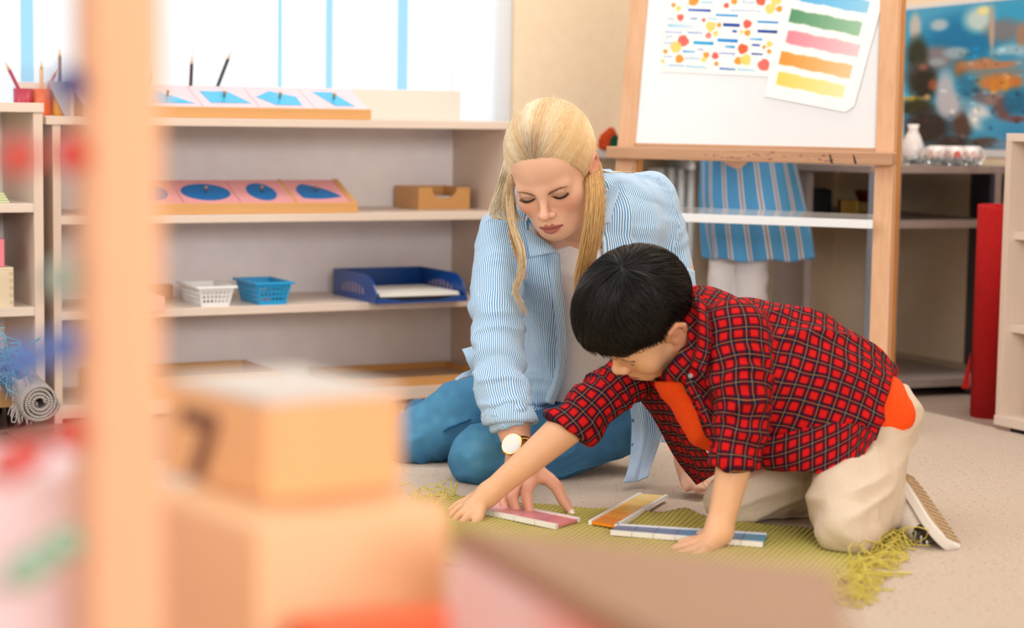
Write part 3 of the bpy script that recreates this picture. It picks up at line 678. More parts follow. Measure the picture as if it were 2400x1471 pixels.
fringe('fringe', bs, [np.array([0.5 * rs.randn() + 0.4, -0.2, 0.35 * rs.randn() + 0.2]) for _ in bs], 0.06, 0.0013, m_fr2, rr2, 6, 0.02, 0.012)

# ------------------------------------------------------------------ easel with whiteboard
m_pine = wood('pine_light', (230, 188, 152), (206, 150, 108), 2, 16, 0.5, 0.8, 1.2)
m_pine_s = wood('pine_honey', (208, 150, 88), (178, 112, 52), 2, 16, 0.5, 0.8, 1.2)
m_pine_x = wood('pine_ledge', (212, 168, 132), (156, 112, 86), 0, 14, 0.5, 0.8, 1.2)
A = P(1437, 352, 4.77); B = P(2103, 373, 4.47); B[2] = A[2] = (A[2] + B[2]) / 2
ee = B - A; LE = np.linalg.norm(ee); ee /= LE; eb = np.array([-ee[1], ee[0], 0.0]); eb = eb if eb[1] > 0 else -eb
ez = A[2]; LEAN = math.radians(6); TAPER = 0.03
E0 = A.copy(); E0[2] = 0
M_E = Matrix(((ee[0], eb[0], 0, E0[0]), (ee[1], eb[1], 0, E0[1]), (0, 0, 1, 0), (0, 0, 0, 1)))
easel = empty('easel', 'wooden easel with a whiteboard, standing behind the boy', 'easel'); easel.matrix_world = M_E
R_l = Matrix.Translation((0, 0.012, ez)) @ Matrix.Rotation(-LEAN, 4, 'X')      # leaning frame: x along, y back, z up the slope
top = 0.72; botl = -(ez - 0.0) / math.cos(LEAN)
lw = 0.043
def leg(x0, x1, y0, y1, z0, z1, m):
    bm = bmesh.new(); vs_ = box_bm(bm, (x0, y0, z0), (x1, y1, z1), 0.003); sg = 1 if x0 < LE / 2 else -1
    for v in bm.verts: v.co.x += sg * TAPER * v.co.z
    bmesh.ops.transform(bm, matrix=R_l, verts=bm.verts)
    for v in bm.verts:
        if v.co.z < 0.012: v.co.z = 0.0085
    o_ = bm_obj('leg', bm, m, easel); return o_
for x0 in (0.004, LE - lw - 0.012):
    leg(x0, x0 + lw, 0.0, 0.03, botl, top, m_pine)
    leg(x0 + 0.002, x0 + lw, 0.034, 0.07, botl * 0.98, top, m_pine_s)
xL, xR = 0.004 + lw, LE - lw - 0.012
prism('whiteboard', [(xL + TAPER * .022, .022), (xR - TAPER * .022, .022), (xR - TAPER * (top - .02), top - .02), (xL + TAPER * (top - .02), top - .02)], 0, 0.01, mat('whiteboard_enamel', (232, 236, 241), 0.18), easel, 0, (R_l @ Vector((0, 0.018, 0)), R_l.to_3x3() @ Vector((1, 0, 0)), R_l.to_3x3() @ Vector((0, 0, 1)), R_l.to_3x3() @ Vector((0, -1, 0))))
box('lower_rail', (xL, 0.004, -0.012), (xR, 0.028, 0.022), m_pine_x, easel, 0.002, M4=R_l)
box('ledge', (-0.004, -0.034, -0.016), (LE - 0.002, 0.006, 0.012), m_pine_x, easel, 0.003, M4=Matrix.Translation((0, 0, ez)))
box('top_rail', (xL + .02, 0.0, top - 0.02), (xR - .02, 0.03, top + 0.02), m_pine_x, easel, 0.002, M4=R_l)
# paint marks on the ledge
rs = np.random.RandomState(9)
mk = [(190, 90, 90), (120, 100, 130), (90, 80, 110), (180, 60, 60), (110, 90, 90)]
bm = bmesh.new()
for k in range(26):
    x_ = 0.24 + rs.rand() * 0.32; z_ = -0.012 + rs.rand() * 0.018; w_ = 0.003 + rs.rand() * 0.009
    box_bm(bm, (x_, -0.0344, ez + z_), (x_ + w_, -0.0338, ez + z_ + 0.001 + rs.rand() * 0.004), 0)
ob_ = bm_obj('paint_mark', bm, mat('dry_paint', (156, 106, 98), 0.7), easel); ob_['kind'] = 'stuff'
for x_ in (0.545, 0.6):
    prism('crack', [(0, 0.010), (0.004, 0.004), (0.010, -0.014), (0.004, -0.011), (0.001, 0.002)], 0, 0.0005, mat('crack_dark', (40, 36, 40), 0.8), easel, 0, ((x_, -0.0343, ez - 0.002), (1, 0, 0), (0, 0, 1), (0, -1, 0)))
# glossy white tray of the easel
zt = 0.4925
tp = [onz(1560, 483, zt), onz(2061, 503, zt), onz(2046, 515.5, zt), onz(1560, 498.6, zt)]
Ei = np.array(M_E.inverted())
tl_ = [(Ei @ np.append(p, 1))[:2] for p in tp]
m_gl = mat('glossy_white_board', (240, 243, 246), 0.08)
tr_o = prism('tray_shelf', [tuple(q) for q in tl_], zt - 0.0195, zt, m_gl, easel, 0.001, label='glossy white tray shelf')
# the two paintings (flat painted sheets with real paper thickness)
def easel_pt(px, py): # point on the board surface
    Rm_ = np.array(M_E @ R_l); p0 = Rm_[:3, 3] + Rm_[:3, 1] * 0.008; n_ = Rm_[:3, 1]
    return onplane(px, py, p0, n_), n_
def painting(name, label, corners, nx, ny, paint, lift, poly=None):
    pts_ = [easel_pt(*c)[0] for c in corners]; n_ = easel_pt(*corners[0])[1]
    u, v = np.meshgrid(np.linspace(0, 1, nx), np.linspace(0, 1, ny))
    p = (pts_[0] * ((1 - u) * (1 - v))[..., None] + pts_[1] * (u * (1 - v))[..., None] + pts_[3] * ((1 - u) * v)[..., None] + pts_[2] * (u * v)[..., None])
    p = p - n_ * lift
    c = paint(u, v)
    f = grid_faces(nx, ny)
    if poly is not None:
        cu_ = u.ravel()[f].mean(1); cv_ = v.ravel()[f].mean(1); f = f[~poly(cu_, cv_)]
    o = pydata(name, p.reshape(-1, 3), f, attr_mat('watercolour_paper', 0.7))
    set_col(o.data, srgb_a(c).reshape(-1, 3))
    s_ = o.modifiers.new('s', 'SOLIDIFY'); s_.thickness = 0.0008
    tag(o, label, 'painting')
    bm = bmesh.new(); bm.from_mesh(o.data); bmesh.ops.recalc_face_normals(bm, faces=bm.faces); bm.to_mesh(o.data); bm.free()
    return o
def blob(c, u, v, cx, cy, rx, ry, col, soft=0.12, al=1.0, ang=0.0, seed=0):
    ca, sa = math.cos(ang), math.sin(ang); dx, dy = u - cx, v - cy
    x, y = dx * ca + dy * sa, -dx * sa + dy * ca
    th = np.arctan2(y / ry, x / rx); wob = 1 + 0.06 * np.sin(3 * th + seed) + 0.04 * np.sin(5 * th + 2 * seed)
    q = np.sqrt((x / rx) ** 2 + (y / ry) ** 2) / wob
    a = np.clip((1 - q) / soft, 0, 1)[..., None] * al
    c[:] = c * (1 - a) + np.array(col) * a
ES = .06
def bar(c, u, v, x0, x1, y0, h, col, col2, slope=0.0, seed=0, al=1.0):
    t = np.clip((u - x0) / (x1 - x0), 0, 1); yc = y0 + slope * (u - x0)
    edge = ES * (np.sin(u * 17 + seed) + .6 * np.sin(u * 41 + seed * 2) + .3 * np.sin(u * 97 + seed))
    q = np.abs(v - yc) / (h / 2) - edge
    ends = np.minimum(u - x0, x1 - u) / 0.012
    a = np.clip((1 - q) / 0.25, 0, 1) * np.clip(ends + 0.5 * np.sin(v * 300 + seed), 0, 1)
    a = (a * al)[..., None]; cc = np.array(col) * (1 - t[..., None]) + np.array(col2) * t[..., None]
    str_ = 1 + 0.03 * np.sin(v * 420 + seed)[..., None]
    c[:] = c * (1 - a) + np.clip(cc * str_, 0, 255) * a
def paint1(u, v):
    # coordinates in photo px of the sheet (1555..1840, -60..180)
    c = np.full(u.shape + (3,), 250.0); X = 1552 + u * 288; Y = -70 + v * 250
    O, R_, Y_, PK = (250, 150, 50), (240, 90, 70), (252, 214, 110), (240, 130, 120)
    for (x, y, r, col) in [(1622, 5, 13, O), (1574, 16, 6, O), (1587, 24, 7, Y_), (1593, 46, 9, (240, 100, 85)), (1650, 51, 5, R_), (1702, 15, 7, R_), (1720, 5, 8, O), (1783, 3, 12, R_), (1818, 0, 14, Y_), (1806, 21, 13, Y_), (1827, 21, 8, O), (1668, 66, 13, Y_), (1688, 62, 6, O), (1755, 58, 11, R_), (1757, 79, 8, O), (1743, 77, 5, Y_), (1664, 88, 8, PK), (1681, 83, 7, Y_),
                       (1603, 103, 15, (238, 100, 90)), (1586, 118, 15, Y_), (1749, 117, 13, (250, 90, 50)), (1811, 104, 8, Y_), (1799, 111, 5, O), (1812, 121, 6, O), (1561, 130, 6, O), (1597, 147, 11, O), (1662, 135, 8, O), (1657, 146, 7, Y_), (1684, 136, 9, (236, 90, 90)), (1740, 146, 10, O), (1758, 143, 14, Y_), (1802, 153, 15, (238, 100, 90)), (1688, 155, 6, O), (1556, 154, 5, Y_), (1700, -30, 14, R_), (1600, -35, 12, O), (1800, -40, 14, Y_)]:
        blob(c, X, Y, x, y, r, r, col, 0.16, 0.92, 0, x)
    DB, MB, LB, PB = (20, 80, 170), (40, 160, 225), (160, 215, 240), (175, 195, 235)
    for (x0, x1, y, h, c1, c2) in [(1580, 1605, 0, 4, LB, LB), (1640, 1670, 8, 5, LB, LB), (1738, 1770, 7, 4, PB, LB), (1610, 1666, 27, 7, (90, 130, 210), (40, 80, 180)), (1678, 1732, 38, 6, MB, MB), (1712, 1786, 26, 4, PB, (200, 215, 240)), (1562, 1578, 50, 4, PB, PB), (1616, 1634, 48, 6, PB, (130, 160, 220)), (1660, 1682, 47, 4, LB, LB), (1778, 1828, 52, 6, MB, (60, 150, 220)), (1697, 1738, 61, 9, DB, (20, 70, 160)), (1780, 1828, 74, 8, DB, (10, 60, 150)),
                                  (1562, 1626, 66, 9, LB, (220, 235, 245)), (1558, 1600, 82, 5, PB, PB), (1612, 1650, 82, 4, (110, 150, 215), PB), (1560, 1576, 93, 4, PB, PB), (1720, 1732, 76, 7, (60, 110, 200), DB), (1686, 1736, 98, 9, MB, (30, 130, 215)), (1628, 1678, 106, 9, (40, 180, 230), MB), (1762, 1794, 93, 6, LB, MB), (1770, 1790, 107, 6, DB, (80, 120, 200)), (1705, 1730, 113, 8, LB, MB), (1638, 1654, 122, 4, PB, (100, 140, 210)), (1603, 1634, 128, 6, MB, LB), (1692, 1732, 129, 5, PB, (140, 165, 220)), (1770, 1798, 128, 5, DB, (70, 110, 190)),
                                  (1556, 1580, 142, 4, PB, PB), (1610, 1648, 144, 4, PB, LB), (1696, 1736, 166, 6, (70, 120, 200), (130, 170, 220)), (1740, 1780, 166, 6, LB, (190, 225, 240)), (1570, 1610, 163, 5, LB, PB), (1612, 1664, 164, 6, LB, (190, 225, 240)), (1555, 1580, 109, 4, PB, PB), (1560, 1690, -20, 6, MB, LB)]:
        bar(c, X, Y, x0, x1, y, h, c1, c2, 0.02, x0)
    rs_ = np.random.RandomState(1)
    for _ in range(150):
        x, y = 1556 + rs_.rand() * 280, -60 + rs_.rand() * 236
        blob(c, X, Y, x, y, 1.7, 1.7, (110, 170, 150), 0.5, 0.8)
    return c
def paint2(u, v):
    c = np.full(u.shape + (3,), 251.0)
    rows = [(0.055, (70, 70, 190), (90, 130, 220)), (0.195, (90, 180, 235), (150, 210, 240)), (0.365, (90, 150, 110), (160, 200, 170)), (0.525, (238, 140, 155), (250, 205, 212)), (0.69, (246, 150, 60), (252, 205, 160)), (0.845, (250, 212, 100), (252, 236, 180))]
    for i, (y, c1, c2) in enumerate(rows):
        bar(c, u, v, 0.07 + 0.02 * (i % 2), 0.90 - 0.02 * (i % 3), y, 0.115, c1, c2, 0.012, i * 3.3)
    return c
pt1 = painting('painting', 'watercolour sheet of coloured dots and blue dashes on the whiteboard', [(1563, -70), (1848, -70), (1826, 181), (1549, 168)], 289, 251, paint1, 0.0014)
pt2 = painting('painting', 'watercolour sheet of six rainbow bands hanging tilted on the whiteboard', [(1862, -78), (2082, -40), (1998, 266), (1792, 226)], 180, 240, paint2, 0.0028, lambda a, b: ((1 - a) * 1.0 + (1 - b) * 1.25 < 0.075))

# ------------------------------------------------------------------ corner desk, radiator and the things round them
m_desk = noisy('grey_desk_laminate', (158, 144, 140), (150, 136, 133), 40, 0.4, 0.02)
m_desk_b = noisy('blue_grey_edge', (150, 158, 172), (142, 150, 166), 40, 0.35, 0.02)
m_navy = mat('navy_panel', (40, 42, 58), 0.5)
zd = 0.60
K = onz(2042, 388.3, zd); Lp = onz(1872, 382, zd); Rp = onz(2341, 390, zd)
def to_walls(p, d1):
    return p
rw = lambda p: p + UD * (np.dot(CORNER - p, UD) - 0.006)       # push onto side wall
bw_ = lambda p: p + VD * (np.dot(CORNER - p, VD) - 0.006)      # push onto window wall
desk_poly = [Lp, K, Rp, rw(Rp), CORNER - UD * 0.006 - VD * 0.006, bw_(Lp)]
desk = empty('corner_desk', 'grey corner desk with open shelves in the corner behind the easel', 'desk', (K[0], K[1], 0))
Ko = np.array([K[0], K[1], 0])
def dprism(name, poly, z0, z1, m, bev=0.0): return prism(name, [(p[0] - K[0], p[1] - K[1]) for p in poly], z0, z1, m, desk, bev)
dprism('desk_top', desk_poly, zd - 0.0185, zd, m_desk, 0.001)
c_in = np.mean([p for p in desk_poly], axis=0)
ins = lambda p, k=0.06: p + (c_in - p) * k
sh_poly = [ins(Lp), ins(K, 0.05), ins(Rp, 0.08), ins(desk_poly[3], 0.08), ins(desk_poly[4], 0.02), ins(desk_poly[5], 0.05)]
dprism('shelf_board', sh_poly, 0.44, 0.46, m_desk)
dprism('base_board', [ins(K, 0.07), ins(Rp, 0.1), ins(desk_poly[3], 0.08), ins(desk_poly[4], 0.02)], 0.025, 0.045, m_desk)
def dpanel(name, p, q, th, z0, z1, m, offs=0.0):
    p, q = np.asarray(p), np.asarray(q); d_ = q - p; d_[2] = 0; d_ /= np.linalg.norm(d_); n_ = np.array([-d_[1], d_[0], 0])
    return dprism(name, [p + n_ * offs, q + n_ * offs, q + n_ * (offs + th), p + n_ * (offs + th)], z0, z1, m)
Pk0 = P(2031, 600, depth(K) + 0.02); dpanel('middle_panel_edge', Pk0, P(2043, 600, depth(K) + 0.005), 0.02, 0.0, zd - 0.0185, m_desk_b)
dpanel('middle_panel', P(2043.5, 600, depth(K) + 0.008), P(2106, 600, depth(K) + 0.05), 0.018, 0.0, zd - 0.0185, m_desk)
dpanel('end_panel', P(1886, 600, depth(Lp) + 0.03), P(1815, 600, depth(Lp) + 0.27), 0.018, 0.0, zd - 0.0185, m_desk, -0.018)
dpanel('end_panel', P(2331, 600, depth(Rp) + 0.02), P(2258, 600, depth(Rp) + 0.34), 0.018, 0.0, zd - 0.0185, m_navy, 0.0)
dpanel('end_panel_edge', P(2326, 600, depth(Rp) + 0.012), P(2340, 600, depth(Rp) + 0.012), 0.012, 0.0, zd - 0.0185, m_desk, 0.0)
for p in (ins(K, 0.14), ins(Rp, 0.16), ins(desk_poly[4], 0.1)):
    cyl('foot', (p[0] - K[0], p[1] - K[1], 0.0), (p[0] - K[0], p[1] - K[1], 0.025), 0.02, 0.02, m_blk, desk, 16)
def on_desk(px, py, z): return onz(px, py, z)
# things on the desk shelf
def standing_box(name, label, cat, px0, px1, pyt, D, depth_, zb, m, bev=0.003, group=None):
    a, b = P(px0, 480, D), P(px1, 480, D); zt_ = P((px0 + px1) / 2, pyt, D)[2]
    u = (b - a); w = np.hypot(u[0], u[1]); rz = math.atan2(u[1], u[0])
    o = box(name, (0, 0, 0), (w, depth_, zt_ - zb), m, None, bev); o.location = (a[0], a[1], zb); o.rotation_euler = (0, 0, rz)
    return tag(o, label, cat, group)
standing_box('speaker_box', 'black box on the desk shelf beside the striped dress', 'box', 1880, 1949, 444, 5.42, 0.12, 0.4602, mat('black_box', (6, 5, 6), 0.7))
yb_ = standing_box('gift_box', 'small yellow box with a wavy rim on the desk shelf', 'box', 1971, 2013, 469, 5.36, 0.06, 0.4602, mat('yellow_board', (222, 184, 86), 0.6))
standing_box('card_box', 'olive yellow box behind the small yellow box', 'box', 2006, 2034, 474, 5.46, 0.05, 0.4602, mat('olive_board', (150, 118, 34), 0.6))
pc = P(2030, 462, 5.55)
o = cyl('flower_pot', (0, 0, 0), (0, 0, 0.06), 0.018, 0.03, mat('dark_red_clay', (112, 26, 24), 0.5), None, 24, rings=[(0, 0.017), (0.75, 0.027), (0.76, 0.031), (1, 0.032)]); o.location = (pc[0], pc[1], 0.4602); tag(o, 'dark red pot at the back of the desk shelf', 'pot')
# mugs and tinsel on the desk
def mug(label, px, D, r, h, m, rz, dots=False):
    c = P(px, 380, D); o = empty('mug', label, 'mug', (c[0], c[1], zd + 0.0004), rz, 'mugs on the corner desk')
    prof = [(0, 0), (r * 0.9, 0), (r, 0.006), (r, h), (r - 0.003, h), (r - 0.004, 0.006), (0, 0.005)]; v_, f_ = [], []
    for a, z in prof:
        for k in range(28): v_.append((a * math.cos(k * math.pi / 14), a * math.sin(k * math.pi / 14), z))
    for i in range(len(prof) - 1):
        for k in range(28): f_.append((i * 28 + k, i * 28 + (k + 1) % 28, (i + 1) * 28 + (k + 1) % 28, (i + 1) * 28 + k))
    pydata('mug_body', v_, f_, m, o, True)
    th_ = np.linspace(-1.4, 1.4, 12); pts_ = [(r - 0.001 + 0.018 * math.cos(t_), 0, h * 0.5 + 0.02 * math.sin(t_)) for t_ in th_]
    v_, f_ = tube_arrays(pts_, 0.003, 8); pydata('handle', v_, f_, m, o, True)
    if dots:
        for k in (1, 2, 3):
            th = -math.pi / 2 - rz + (k - 2) * 0.95; n_ = np.array([math.cos(th), math.sin(th), 0]); s_ = np.array([-math.sin(th), math.cos(th), 0])
            prism('red_motif', [(0.010 * math.cos(q), 0.013 * math.sin(q)) for q in np.linspace(0, 6.283, 14)[:-1]], 0, 0.0012, mat('red_glaze', (214, 96, 84), 0.3) if (k == 2 and dots == 2) else mat('pale_red_glaze', (232, 196, 192), 0.3), o, 0, (n_ * (r - 0.0002) + ZD * h * 0.52, s_, ZD, n_))
    return o
m_china = mat('white_china', (236, 230, 228), 0.2)
mug('white mug with a row of red motifs, beside the easel leg end of the tinsel', 2196, 5.22, 0.024, 0.05, m_china, 2.6, True)
mug('white mug with red motifs in the middle of the tinsel', 2238, 5.20, 0.024, 0.05, m_china, 3.4, 2)
mug('white mug with red motifs nearest the pale bookcase', 2276, 5.22, 0.022, 0.05, m_china, 0.3, True)
pc = P(2138, 380, 5.3)
o = cyl('white_vase', (0, 0, 0), (0, 0, 0.105), 0.02, 0.02, m_china, None, 28, rings=[(0, 0.02), (0.1, 0.026), (0.45, 0.03), (0.7, 0.02), (0.85, 0.012), (1, 0.016)]); o.location = (pc[0], pc[1], zd + 0.0004); tag(o, 'white china vase on the desk just beside the easel leg', 'vase')
ts = empty('tinsel_garland', 'silver tinsel garland lying in front of the mugs on the corner desk', 'tinsel', tuple(P(2200, 386, 5.16)[:2]) + (zd + 0.0004,))
rs = np.random.RandomState(12); V_, F_ = [], []
for k in range(900):
    t_ = rs.rand(); px = 2118 + t_ * 175; c = P(px, 385, 5.155 + 0.015 * math.sin(t_ * 20)); c[2] = zd + 0.012
    d_ = rs.randn(3); d_ /= np.linalg.norm(d_); e_ = np.cross(d_, rs.randn(3)); e_ /= np.linalg.norm(e_); L_ = 0.012 + 0.006 * rs.rand()
    q = [c + e_ * 0.0007, c - e_ * 0.0007, c + d_ * L_ - e_ * 0.0007, c + d_ * L_ + e_ * 0.0007]
    for z in q: z[2] = max(z[2], zd + 0.001)
    n_ = len(V_); V_ += q; F_.append((n_, n_ + 1, n_ + 2, n_ + 3))
tin = pydata('tinsel_strands', V_, F_, mat('silver_tinsel', (190, 200, 206), 0.15, 1.0), ts, local=wm(ts)); tin['kind'] = 'stuff'

# radiator below the window wall beyond the easel
m_rad = mat('white_radiator_enamel', (228, 234, 240), 0.3)
rp = onplane(1545, 500, WB - VD * 0.09, VD); ru = float(np.dot(rp - WB, UD))
NRAD = int(min(11, (float(np.dot(Lp - WB, UD)) - 0.03 - ru) / 0.033)); RWID = NRAD * 0.033
print('radiator columns', NRAD)
rad = empty('radiator', 'white column radiator behind the easel and the striped dress', 'radiator', WB - VD * 0.09 + UD * ru, YAW)
for k in range(NRAD):
    x_ = k * 0.033
    bm = bmesh.new(); box_bm(bm, (x_, 0.0, 0.06), (x_ + 0.018, 0.07, 0.575), 0.008)
    bm_obj('radiator_column', bm, m_rad, rad, True)
box('header_pipe', (-0.005, 0.02, 0.53), (RWID, 0.05, 0.56), m_rad, rad, 0.01); box('header_pipe', (-0.005, 0.02, 0.075), (RWID, 0.05, 0.105), m_rad, rad, 0.01)
box('back_plate', (-0.01, 0.055, 0.07), (RWID + .005, 0.062, 0.55), mat('radiator_grey', (168, 178, 190), 0.5), rad, 0)
for x_ in (0.01, RWID - .03): box('support_foot', (x_, 0.02, 0.0), (x_ + 0.02, 0.05, 0.062), m_rad, rad, 0.002)
cv = empty('radiator_shelf', 'pale grey board above the radiator', 'shelf', WB + UD * (ru - 0.16) - VD * 0.1 + ZD * 0.60, YAW)
box('board', (0, -0.03, 0), (0.16 + RWID, 0.098, 0.022), mat('pale_grey_board', (206, 206, 210), 0.4), cv, 0.003); box('bracket', (0.24, -0.02, -0.03), (0.255, 0.098, 0.0), m_rad, cv, 0.001)
tz = 0.6222
tc = onplane(1424, 360, WB - VD * 0.06, VD); tc[2] = tz
toy = empty('felt_toy', 'orange and dark green felt toy on the radiator board beside the blonde hair', 'toy', tc, YAW)
m_or = noisy('orange_felt', (206, 84, 38), (180, 62, 24), 200, 0.95, 0.2); m_gn = noisy('green_felt', (10, 84, 62), (6, 60, 46), 200, 0.95, 0.2)
prism('body', [(-0.03, 0.0), (0.03, 0.0), (0.034, 0.03), (0.012, 0.066), (-0.006, 0.052), (-0.026, 0.036)], -0.012, 0.012, m_or, toy, 0.006, ((0, 0, 0), (1, 0, 0), (0, 0, 1), (0, -1, 0)))
prism('leaf', [(-0.004, 0.004), (0.02, 0.0), (0.034, 0.028), (0.014, 0.044), (0.0, 0.034)], 0.0125, 0.02, m_gn, toy, 0.003, ((0, 0, 0), (1, 0, 0), (0, 0, 1), (0, -1, 0)))

# red felt roll
m_red = noisy('red_felt', (190, 32, 32), (172, 24, 26), 260, 0.9, 0.15, 0.001)
pr = P(2320, 970, 4.86)
roll = empty('felt_roll', 'tall roll of red felt standing between the corner desk and the pale bookcase', 'felt roll', (pr[0], pr[1], 0))
nt, turns = 220, 5; v_, f_ = [], []
for j, z_ in enumerate((0.0, 0.25, 0.513)):
    for i in range(nt):
        a_ = 2 * math.pi * turns * i / (nt - 1) + 2.4; r_ = 0.012 + 0.043 * i / (nt - 1)
        v_.append((r_ * math.cos(a_), r_ * math.sin(a_), z_ + (0.004 * math.sin(a_) if j == 2 else 0)))
for j in range(2):
    for i in range(nt - 1): f_.append((j * nt + i, j * nt + i + 1, (j + 1) * nt + i + 1, (j + 1) * nt + i))
o = pydata('rolled_sheet', v_, f_, m_red, roll, True); s_ = o.modifiers.new('s', 'SOLIDIFY'); s_.thickness = 0.006
prism('loose_flap', [(0, 0), (0.03, 0.0), (0.03, 0.54), (0.024, 0.545), (0.012, 0.5)], -0.003, 0.003, m_red, roll, 0, ((0.018, 0.05, 0.0), (1, 0.1, 0), (0, 0, 1), (-0.1, 1, 0)))
prism('loose_edge', [(0, 0.07), (0.018, 0.16), (0.018, 0.07)], -0.002, 0.002, m_red, roll, 0, ((-0.074, -0.01, 0.0), (1, -0.2, 0), (0, 0, 1), (0.2, 1, 0)))

# bookcase along the side wall
Q = P(2332, 985, 4.62); Q[2] = 0
FDv = -VD                                                       # along its front, towards the viewer
M_BC = Matrix(((FDv[0], UD[0], 0, Q[0]), (FDv[1], UD[1], 0, Q[1]), (0, 0, 1, 0), (0, 0, 0, 1)))
bc = empty('bookcase', 'pale birch bookcase on casters against the side wall', 'bookcase'); bc.matrix_world = M_BC
BW, BD, BZ = 0.8, 0.34, 0.69
m_bz = wood('pinkish_birch', (234, 214, 202), (222, 198, 184), 2, 12, 0.4, 0.4, 1.6)
box('side_panel', (0, 0, 0.018), (0.018, BD, BZ - 0.018), m_birch_z, bc, 0.001); box('side_panel', (BW - 0.018, 0, 0.018), (BW, BD, BZ - 0.018), m_birch_z, bc, 0.001)
box('top_board', (0, 0, BZ - 0.018), (BW, BD, BZ), m_birch, bc, 0.001); box('bottom_board', (0, -0.004, 0.018), (BW, BD, 0.04), m_birch, bc, 0.001)
box('back_panel', (0.018, BD - 0.006, 0.04), (BW - 0.018, BD, BZ - 0.018), m_bz, bc, 0)
for z_ in (0.252, 0.466): box('shelf_board', (0.018, 0.02, z_ - 0.018), (BW - 0.018, BD - 0.006, z_), m_birch, bc, 0.001)
for x_, y_ in ((0.07, 0.03), (0.07, 0.3), (BW - 0.06, 0.03), (BW - 0.06, 0.3)): box('caster', (x_ - 0.03, y_ - 0.02, 0.0), (x_ + 0.03, y_ + 0.02, 0.018), m_blk, bc, 0.004)
o = box('wooden_block', (0, 0, 0), (0.06, 0.12, 0.05), wood('honey_block', (206, 150, 84), (186, 126, 62), 1, 12), None, 0.003); o.matrix_world = M_BC @ Matrix.Translation((0.085, 0.05, 0.0402)); tag(o, 'honey coloured wooden block on the lowest board of the pale bookcase', 'block')

# ------------------------------------------------------------------ green rug with fringe and the colour tablets
rz_ = CZ
r_bl, r_br = onz(1062, 1166, rz_), onz(2085, 1258, rz_)
du = r_br - r_bl; du[2] = 0; RL = np.linalg.norm(du); du /= RL; dv = np.array([du[1], -du[0], 0.0])
RWd = 0.52
rug = empty('rug', 'olive green ribbed cotton rug with fringed ends on the carpet', 'rug', tuple(r_bl[:2]) + (rz_,), math.atan2(du[1], du[0]))
m_rug = mat('olive_rib_weave', (176, 166, 84), 0.95, spec=0.1); t = NT(m_rug)
sx = t.n('ShaderNodeSeparateXYZ', {0: t.obj()})
rib = t.math('SINE', t.math('MULTIPLY', sx.outputs[0], 2 * math.pi / 0.0095)); wv = t.math('SINE', t.math('MULTIPLY', sx.outputs[1], 2 * math.pi / 0.004))
hh = t.math('ADD', rib, t.math('MULTIPLY', wv, 0.35)); nn = t.n('ShaderNodeTexNoise', {'Vector': t.obj(), 'Scale': 300.0}).outputs[0]
t.out(t.mix(t.math('MULTIPLY_ADD', rib, 0.28, 0.62), srgb((168, 158, 70)), t.mix(nn, srgb((200, 190, 104)), srgb((222, 212, 132)))), None, hh, 0.6, 0.002)
gx, gy = np.meshgrid(np.linspace(0, RL, 320), np.linspace(0, RWd, 90))
def rug_h(x, y):
    """height of the rug's folds over the carpet; x along the rug, y from its far edge"""
    edge = np.exp(-(y / 0.06) ** 2)
    h = 0.004 + edge * (0.012 * np.exp(-((x - 0.545 * RL) / 0.03) ** 2) + 0.006 * np.exp(-((x - 0.43 * RL) / 0.05) ** 2))
    h = h + 0.0008 * np.sin(x * 40 + y * 12)
    return h
def rug_y(x): return 0.008 * np.sin(x * 11) + 0.012 * np.exp(-((x - 0.48 * RL) / 0.05) ** 2) - 0.012 * np.exp(-((x - 0.545 * RL) / 0.025) ** 2)
top_ = np.stack([gx, -(gy + rug_y(gx) * np.exp(-(gy / 0.09) ** 2)), rug_h(gx, gy) + 0.0015 * 0.5 * (1 + np.sin(gx * 2 * math.pi / 0.0095))], -1)
o = pydata('woven_cloth', top_.reshape(-1, 3), [q[::-1] for q in grid_faces(320, 90)], m_rug, rug, True); s_ = o.modifiers.new('s', 'SOLIDIFY'); s_.thickness = 0.003; s_.offset = -1
m_frg = noisy('olive_fringe', (218, 202, 104), (198, 182, 86), 40, 0.95, 0.05)
R0 = np.array(wm(rug))
def rw2(x, y, z=0.004): return (R0 @ np.array([x, -y, z, 1]))[:3]
for x_, s_, seed in ((RL, 1, 3), (0.0, -1, 4)):
    bs = [rw2(x_ - s_ * 0.002, y_, 0.004) for y_ in np.linspace(0.0, RWd, 74)]
    fringe('fringe', bs, [du * s_ - dv * .25 + np.array([0, 0, 0.12])] * len(bs), 0.052, 0.0013, m_frg, rug, seed, 0.02, 0.011, rz_, 2)
